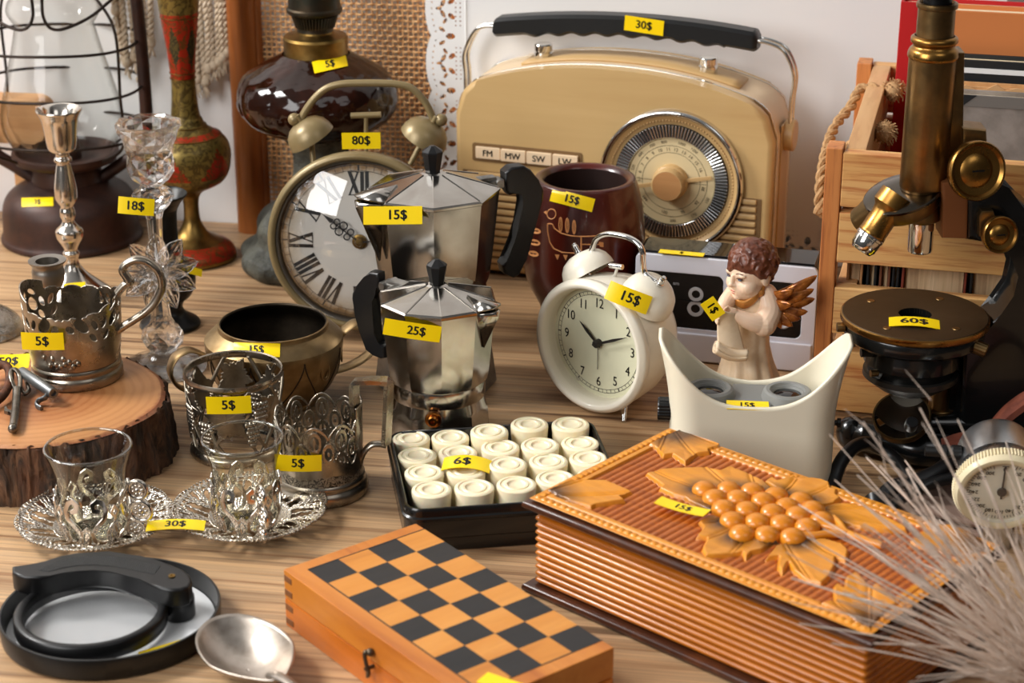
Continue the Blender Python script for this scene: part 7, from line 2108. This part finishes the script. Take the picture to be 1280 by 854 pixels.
s_ = cyl('objective_barrel', o1 + Vector((0, 0, -.0084)), (.02, 0, -1), 0, 0, m_chrome, pr=[(.0087, 0), (.0090, .0005), (.0090, .0205), (.0086, .0222), (.0080, .0228), (.0036, .0229), (0, .0226)], seg=48)
a, b = mx(1117, 252, -.010), mx(1079, 309, -.016); ax = (b - a)
cyl('objective', a, ax, 0, 0, m_mbright, pr=[(0, -.006), (.0125, -.006), (.0128, 0), (.0132, .004), (.0104, .0075), (.0098, .010), (.0098, .0250), (.0102, .0262), (.0102, .0275), (.0098, .0285)], seg=48)
cyl('objective_tip', a + ax.normalized() * .0275, ax, 0, 0, m_chrome, pr=[(.0098, 0), (.0104, .001), (.0104, .0025), (.0098, .0030), (.0098, .0050), (.0092, .0105), (.0076, .0130), (.0070, .0136), (0, .0138)], seg=48)
cyl('objective', mx(1098, 262, .016), (-.5, .55, -.66), 0, 0, m_mbrass, pr=[(0, -.004), (.0120, -.004), (.0124, .004), (.0110, .012), (.0110, .018), (0, .018)], seg=40)
# mirror and base
mc = mx(1127, 520, -.02); md_ = Vector((-.25, -.52, .82)).normalized(); q = md_.to_track_quat('Z', 'Y').to_matrix().to_4x4(); q.translation = mc
rm = 35 * mpp(B)
mb = MB(); mb.lathe([(rm * .94, .0006), (rm, .0008), (rm * 1.02, -.001), (rm, -.005), (rm * .6, -.008), (0, -.009)], 64, q); mr = mb.build('mirror_mount', m_mbrass, mi_, ang=50)
mb = MB(); mb.lathe([(0, .0002), (rm * .95, .0006)], 64, q); mb.build('mirror', mat('silvered_glass', (230, 226, 220), .03, 1.), mr)
cyl('mirror_pivot', mx(1138, 534, -.034), (0, -.6, .8), .008, .0046, m_blackg, seg=24)
cyl('pillar', Vector((mx(1175, 510).x, .004, mz(520))), (0, 0, 1), mz(455) - mz(520), .0078, m_mbrass)
cyl('pillar_foot', Vector((mx(1175, 520).x, .004, mz(534))), (0, 0, 1), mz(512) - mz(534), .0105, m_mbrass)
cyl('stage_bracket', Vector((mx(1175, 455).x, .004, mz(470))), (0, 0, 1), mz(448) - mz(470), .0115, m_black)
bp_ = [V(u, v, .015) - B for u, v in ((1066, 541), (1088, 544), (1120, 552), (1155, 560), (1195, 556), (1235, 556), (1290, 575))]
mb = MB(); Pb = smooth_path([Vector((p.x, p.y, .0150)) for p in bp_], 8); mb.tube(Pb, [.0135 if i > 6 else .0105 + .0005 * i for i in range(len(Pb))], 24, flat=1.15); mb.ball(Pb[0], (.0125, .0125, .0135), 24, 16); mb.build('horseshoe_base', m_black, mi_)
bq = [Vector((p.x, p.y, .006)) for p in bp_]
mb = MB(); mb.box((mx(1200, 540).x, .012, .020), (.062, .050, .040), .008, seg=4); mb.box((mx(1200, 500).x + .004, .016, .052), (.04, .034, .05), .006); mb.build('base_block', m_black, mi_)
price_tag(mi_, '60$', V(1143, 402, B.z + sz + .0014), (1, -.17, 0), (.17, 1, 0), .0395, .0178, 11, 0)
# ------------------------------------------------------------------ pressure gauge, its rubber hoses and the leather cuff
m_gface = mat('gauge_paper', (226, 218, 200), .5)
m_gcream = mat('cream_gauge_bezel', (222, 208, 172), .38, coat=.15)
m_gsteel = mat('satin_steel', (188, 190, 192), .25, 1., rvar=(40, .34))
m_rubber = mat('black_rubber', (20, 20, 21), .35)
m_leather = mat('red_brown_leather', (124, 66, 48), .55, var=(60, (92, 46, 34), .35, .65), bump=(160, .3, .0008))
m_cuff = mat('dusty_cuff_cloth', (142, 116, 102), .8, bump=(500, .3, .0006))
gc = onplane(1252, 613, (0, 1.195, 0), Vector((0, 1, 0))); gr_ = 58.5 * mpp(gc)
gg = thing('pressure_gauge', 'round cream rimmed pressure gauge with steel drum at the right edge', 'gauge', (gc.x, gc.y, 0))
gd = Vector((-.10, -.965, -.22)).normalized()
up_ = Vector((0, 0, 1)); rt_ = up_.cross(-gd); 
zax = gd; yax = (up_ - zax * up_.dot(zax)).normalized(); xax = yax.cross(zax)
G = Matrix((xax, yax, zax)).transposed().to_4x4(); G.translation = (0, 0, gc.z)
Gt = G @ Matrix.Rotation(pi, 4, 'Z')               # the dial lies upside down
mb = MB(); mb.lathe([(gr_ * .80, .004), (gr_ * .86, .0052), (gr_ * .94, .005), (gr_, .002), (gr_ * 1.0, -.006), (gr_ * .92, -.009)], 100, G, shape=lambda a: 1.0); mb.build('bezel', m_gcream, gg, ang=40)
mb = MB()
for i in range(90):
    a = 2 * pi * i / 90; mb.box((gr_ * 1.0, 0, -.0022), (.0022, .0011, .0065), .0004, G @ Matrix.Rotation(a, 4, 'Z'), 1)
mb.build('knurled_edge', m_gcream, gg)
mb = MB(); mb.lathe([(gr_ * .80, .004), (gr_ * .79, .001), (0, .001)], 90, G); fc2 = mb.build('dial', m_gface, gg, ang=30)
mb = MB()
for i in range(61):
    a = radians(-20 - i * (320 / 60) + 180 + 180 + 0) ; L = .0034 if i % 5 == 0 else .0020
    R_z = Matrix.Rotation(radians(160 - i * 320 / 60), 4, 'Z'); mb.box((0, gr_ * .74 - L / 2, .0014), (.00032, L, .0001), 0, Gt @ R_z)
vals = ['20', '40', '60', '80', '100', '120', '140', '160', '180', '200', '220', '240', '260', '280', '300']
for i, tx_ in enumerate(vals):
    a = radians(150 - i * 300 / 14); vs, fs = text_geo(tx_, .0040, .01); cx_, cy_ = -gr_ * .59 * sin(a), gr_ * .56 * cos(a)
    mb.add([Gt @ Vector((v.x + cx_, v.y + cy_, .0015)) for v in vs], fs)
vs, fs = text_geo('0', .0047, .01); mb.add([Gt @ Vector((v.x, v.y - gr_ * .60, .0015)) for v in vs], fs)
mb.build('dial_scale', m_pr, fc2, ang=0)
mb = MB(); T2 = G @ Matrix.Translation((0, 0, .0022)); mb.add([(-.0007, -.006, 0), (.0007, -.006, 0), (.0006, gr_ * .70, 0), (-.0006, gr_ * .70, 0)], [(0, 1, 2, 3)], T2); mb.lathe([(0, .0006), (.0032, .0006), (.0032, -.0008)], 24, T2); mb.box((0, gr_ * .70, 0), (.0042, .0005, .0003), 0, T2); mb.build('needle', mat('needle_grey', (92, 86, 82), .4, .5), fc2, ang=30)
mb = MB(); mb.lathe([(gr_ * .80, .0042), (gr_ * .4, .0056), (0, .0060)], 72, G); mb.build('glass', thin_glass('gauge_glass', (250, 250, 248), .8, .02, .6, (220, 220, 215)), gg, ang=180)
mb = MB(); mb.lathe([(gr_ * .92, -.008), (gr_ * .90, -.016), (gr_ * .84, -.018), (gr_ * .84, -.042), (gr_ * .80, -.046), (0, -.047)], 80, G); mb.build('steel_drum', m_gsteel, gg, ang=40)
q = G @ Matrix.Translation((-gr_ * .80, gr_ * .22, -.030)) @ Matrix.Rotation(-pi / 2, 4, 'Y')
mb = MB(); mb.lathe([(0, 0), (.0052, 0), (.0052, .006), (.0042, .007), (.0042, .009), (.0052, .010), (.0052, .013), (.0034, .0135), (.0034, .024), (0, .024)], 28, q); mb.build('hose_nozzle', m_blackpl, gg, ang=40)
# small stand ring under the drum keeps the gauge off the table
mb = MB(); mb.box((.002, .018, (gc.z - gr_ * .80) / 2), (.020, .024, max(.004, gc.z - gr_ * .80 + .004)), .002); mb.build('rest_foot', m_gsteel, gg)

def hose(label, pts, r, m=m_rubber, name='rubber_hose', cat='hose'):
    P = []
    for u, v, z in pts: P.append(V(u, v, z))
    o = P[0].copy(); o.z = 0
    t = thing(name, label, cat, tuple(o))
    mb = MB(); mb.tube(smooth_path([p - o for p in P], 9), r, 18); mb.build('hose', m, t); return t, o
hose('black rubber hose arching beside the stereo viewer', [(1041, 618, .006), (1042, 604, .010), (1048, 584, .018), (1058, 568, .024), (1074, 556, .026), (1092, 556, .022), (1116, 572, .014), (1138, 600, .007), (1150, 622, .006)], .0052)
t_, o_ = hose('black rubber hose with metal end running to the gauge', [(1100, 640, .0075), (1104, 622, .013), (1116, 610, .018), (1140, 604, .020), (1172, 590, .026), (1198, 572, .032), (1210, 566, .034)], .0058)
p0, p1 = V(1098, 641, .0075) - o_, V(1096, 628, .012) - o_
mb = MB(); mb.tube([p0, p1 + (p1 - p0) * .5], .0078, 22); mb.build('hose_end', m_blackg, t_)
hose('thin black hose curving behind the gauge towards the leather case', [(1108, 640, .0165), (1130, 622, .020), (1160, 606, .024), (1190, 598, .026), (1212, 596, .027), (1240, 600, .024)], .0042)
hose('short black rubber hose rising to the steel drum of the gauge', [(1150, 612, .006), (1176, 586, .012), (1202, 570, .024), (1220, 572, .032), (1230, 580, .036)], .0054)
# cuff: folded cloth slab on the table between box and gauge
co = V(1175, 648); cf = thing('cuff', 'folded dusty brown blood pressure cuff lying under the hoses', 'cuff', tuple(co), radians(-14))
def cuffs(u, t):
    x = -.042 + .084 * u; y = -.030 + .060 * t
    return (x, y + .004 * sin(4 * u), .0035 + .0022 * sin(5 * u + 2 * t) * sin(pi * u) + .001)
mb = MB(); mb.grid(cuffs, 40, 26); mb.build('cloth_layer', m_cuff, cf, ang=180, solid=.0055)
mb = MB(); mb.grid(lambda u, t: (lambda p: (p[0] * .82, p[1] * .9 + .004, p[2] + .0062))(cuffs(u, t)), 40, 26); mb.build('cloth_layer', m_cuff, cf, ang=180, solid=.0045)
# leather case with a belt loop
lo = V(1288, 634); lc = thing('leather_case', 'red brown leather case with a curved strap behind the gauge', 'leather case', tuple(lo), radians(-9))
mb = MB(); mb.box((0, .008, .020), (.090, .034, .040), .006, seg=4); mb.build('case_body', m_leather, lc)
def strp(pts, w_, th, nm):
    P = smooth_path(pts, 8); mb = MB(); vs = []; fs = []; n = len(P)
    for i, p in enumerate(P):
        t = (P[min(n - 1, i + 1)] - P[max(0, i - 1)]).normalized(); s_ = Vector((0, 1, 0)); nr = t.cross(s_).normalized()
        for a, b in ((-1, -1), (1, -1), (1, 1), (-1, 1)): vs.append(p + nr * th / 2 * a + s_ * w_ / 2 * b)
    for i in range(n - 1):
        for k in range(4): l = (k + 1) % 4; fs.append((i * 4 + k, i * 4 + l, i * 4 + 4 + l, i * 4 + 4 + k))
    fs += [(3, 2, 1, 0), tuple((n - 1) * 4 + k for k in range(4))]
    mb.add(vs, fs); return mb.build(nm, m_leather, lc, ang=40)
strp([Vector(p) for p in ((-.040, .006, .036), (-.032, .006, .052), (-.020, .006, .070), (-.004, .006, .082), (.012, .006, .076), (.024, .006, .060), (.030, .006, .036))], .022, .0042, 'strap')
strp([Vector(p) for p in ((-.064, .004, .040), (-.050, .004, .046), (-.034, .004, .045), (-.020, .004, .041))], .022, .0036, 'flap')

# ------------------------------------------------------------------ dried grass in a pot, close to the camera
m_dry = mat('dry_grass', (232, 216, 202), .8, var=(50, (206, 184, 166), .35, .65))
m_pot = mat('terracotta_pot', (120, 72, 54), .75, bump=(160, .2, .0008))
GP = Vector((.318, .962, 0))
gp_ = thing('potted_dried_grass', 'bunch of pale dried grass fanning out of a small clay pot', 'dried grass', tuple(GP))
mb = MB(); mb.lathe([(0, 0), (.024, 0), (.030, .034), (.032, .036), (.033, .046), (.030, .047), (.028, .040), (.022, .010), (0, .008)], 56); mb.build('pot', m_pot, gp_, ang=40)
rg = random.Random(21); mb = MB()
N_ = 250
for k in range(N_):
    az = rg.uniform(0, 2 * pi); 
    lean = rg.betavariate(1.9, 1.3) * 1.2
    if rg.random() < .6: az = pi + rg.gauss(0, .7)          # most stems lean to the left
    L = rg.uniform(.09, .205)
    d = Vector((sin(lean) * cos(az), sin(lean) * sin(az) * .75, cos(lean))).normalized()
    b = Vector((rg.gauss(0, .009), rg.gauss(0, .009), .030)); droop = rg.uniform(.0, .05) * sin(lean)
    pts = [b + d * L * t + Vector((rg.gauss(0, .0006), rg.gauss(0, .0006), -droop * t * t)) for t in (0, .25, .5, .75, 1)]
    if min(p.z for p in pts) < .012: continue
    # keep clear of the carved box: no stem dips under its lid height over the box
    bad = False
    for p in pts[1:]:
        w_ = GP + p; q = BF.I @ w_
        if -.004 < q.x < BL + .004 and -.004 < q.y < BD + .004 and q.z < BZ + .007: bad = True
    for p in pts:                                                     # few stems in front of the gauge
        w_ = GP + p; dd = (w_ - Vector((gc.x, gc.y, gc.z))); dv = (Vector((gc.x, gc.y, gc.z)) - Vector((0, 0, CAMH))).normalized()
        if (dd - dv * dd.dot(dv)).length < gr_ * .95 and rg.random() < .5: bad = True
    if bad: continue
    r = rg.uniform(.0006, .0011)
    mb.tube(smooth_path(pts, 3), [r * (1.0 - .55 * i / 12) for i in range(13)], 5, caps=False)
    if rg.random() < .35:
        for q in range(5):
            t = rg.uniform(.45, .95); p = b + d * L * t; e = (d + Vector((rg.gauss(0, .22), rg.gauss(0, .22), rg.gauss(0, .22)))).normalized()
            mb.tube([p, p + e * .010, p + e * .022], [.0003, .00025, .0001], 4, caps=False)
gs = mb.build('grass_stems', m_dry, gp_, ang=180); gs['kind'] = 'stuff'
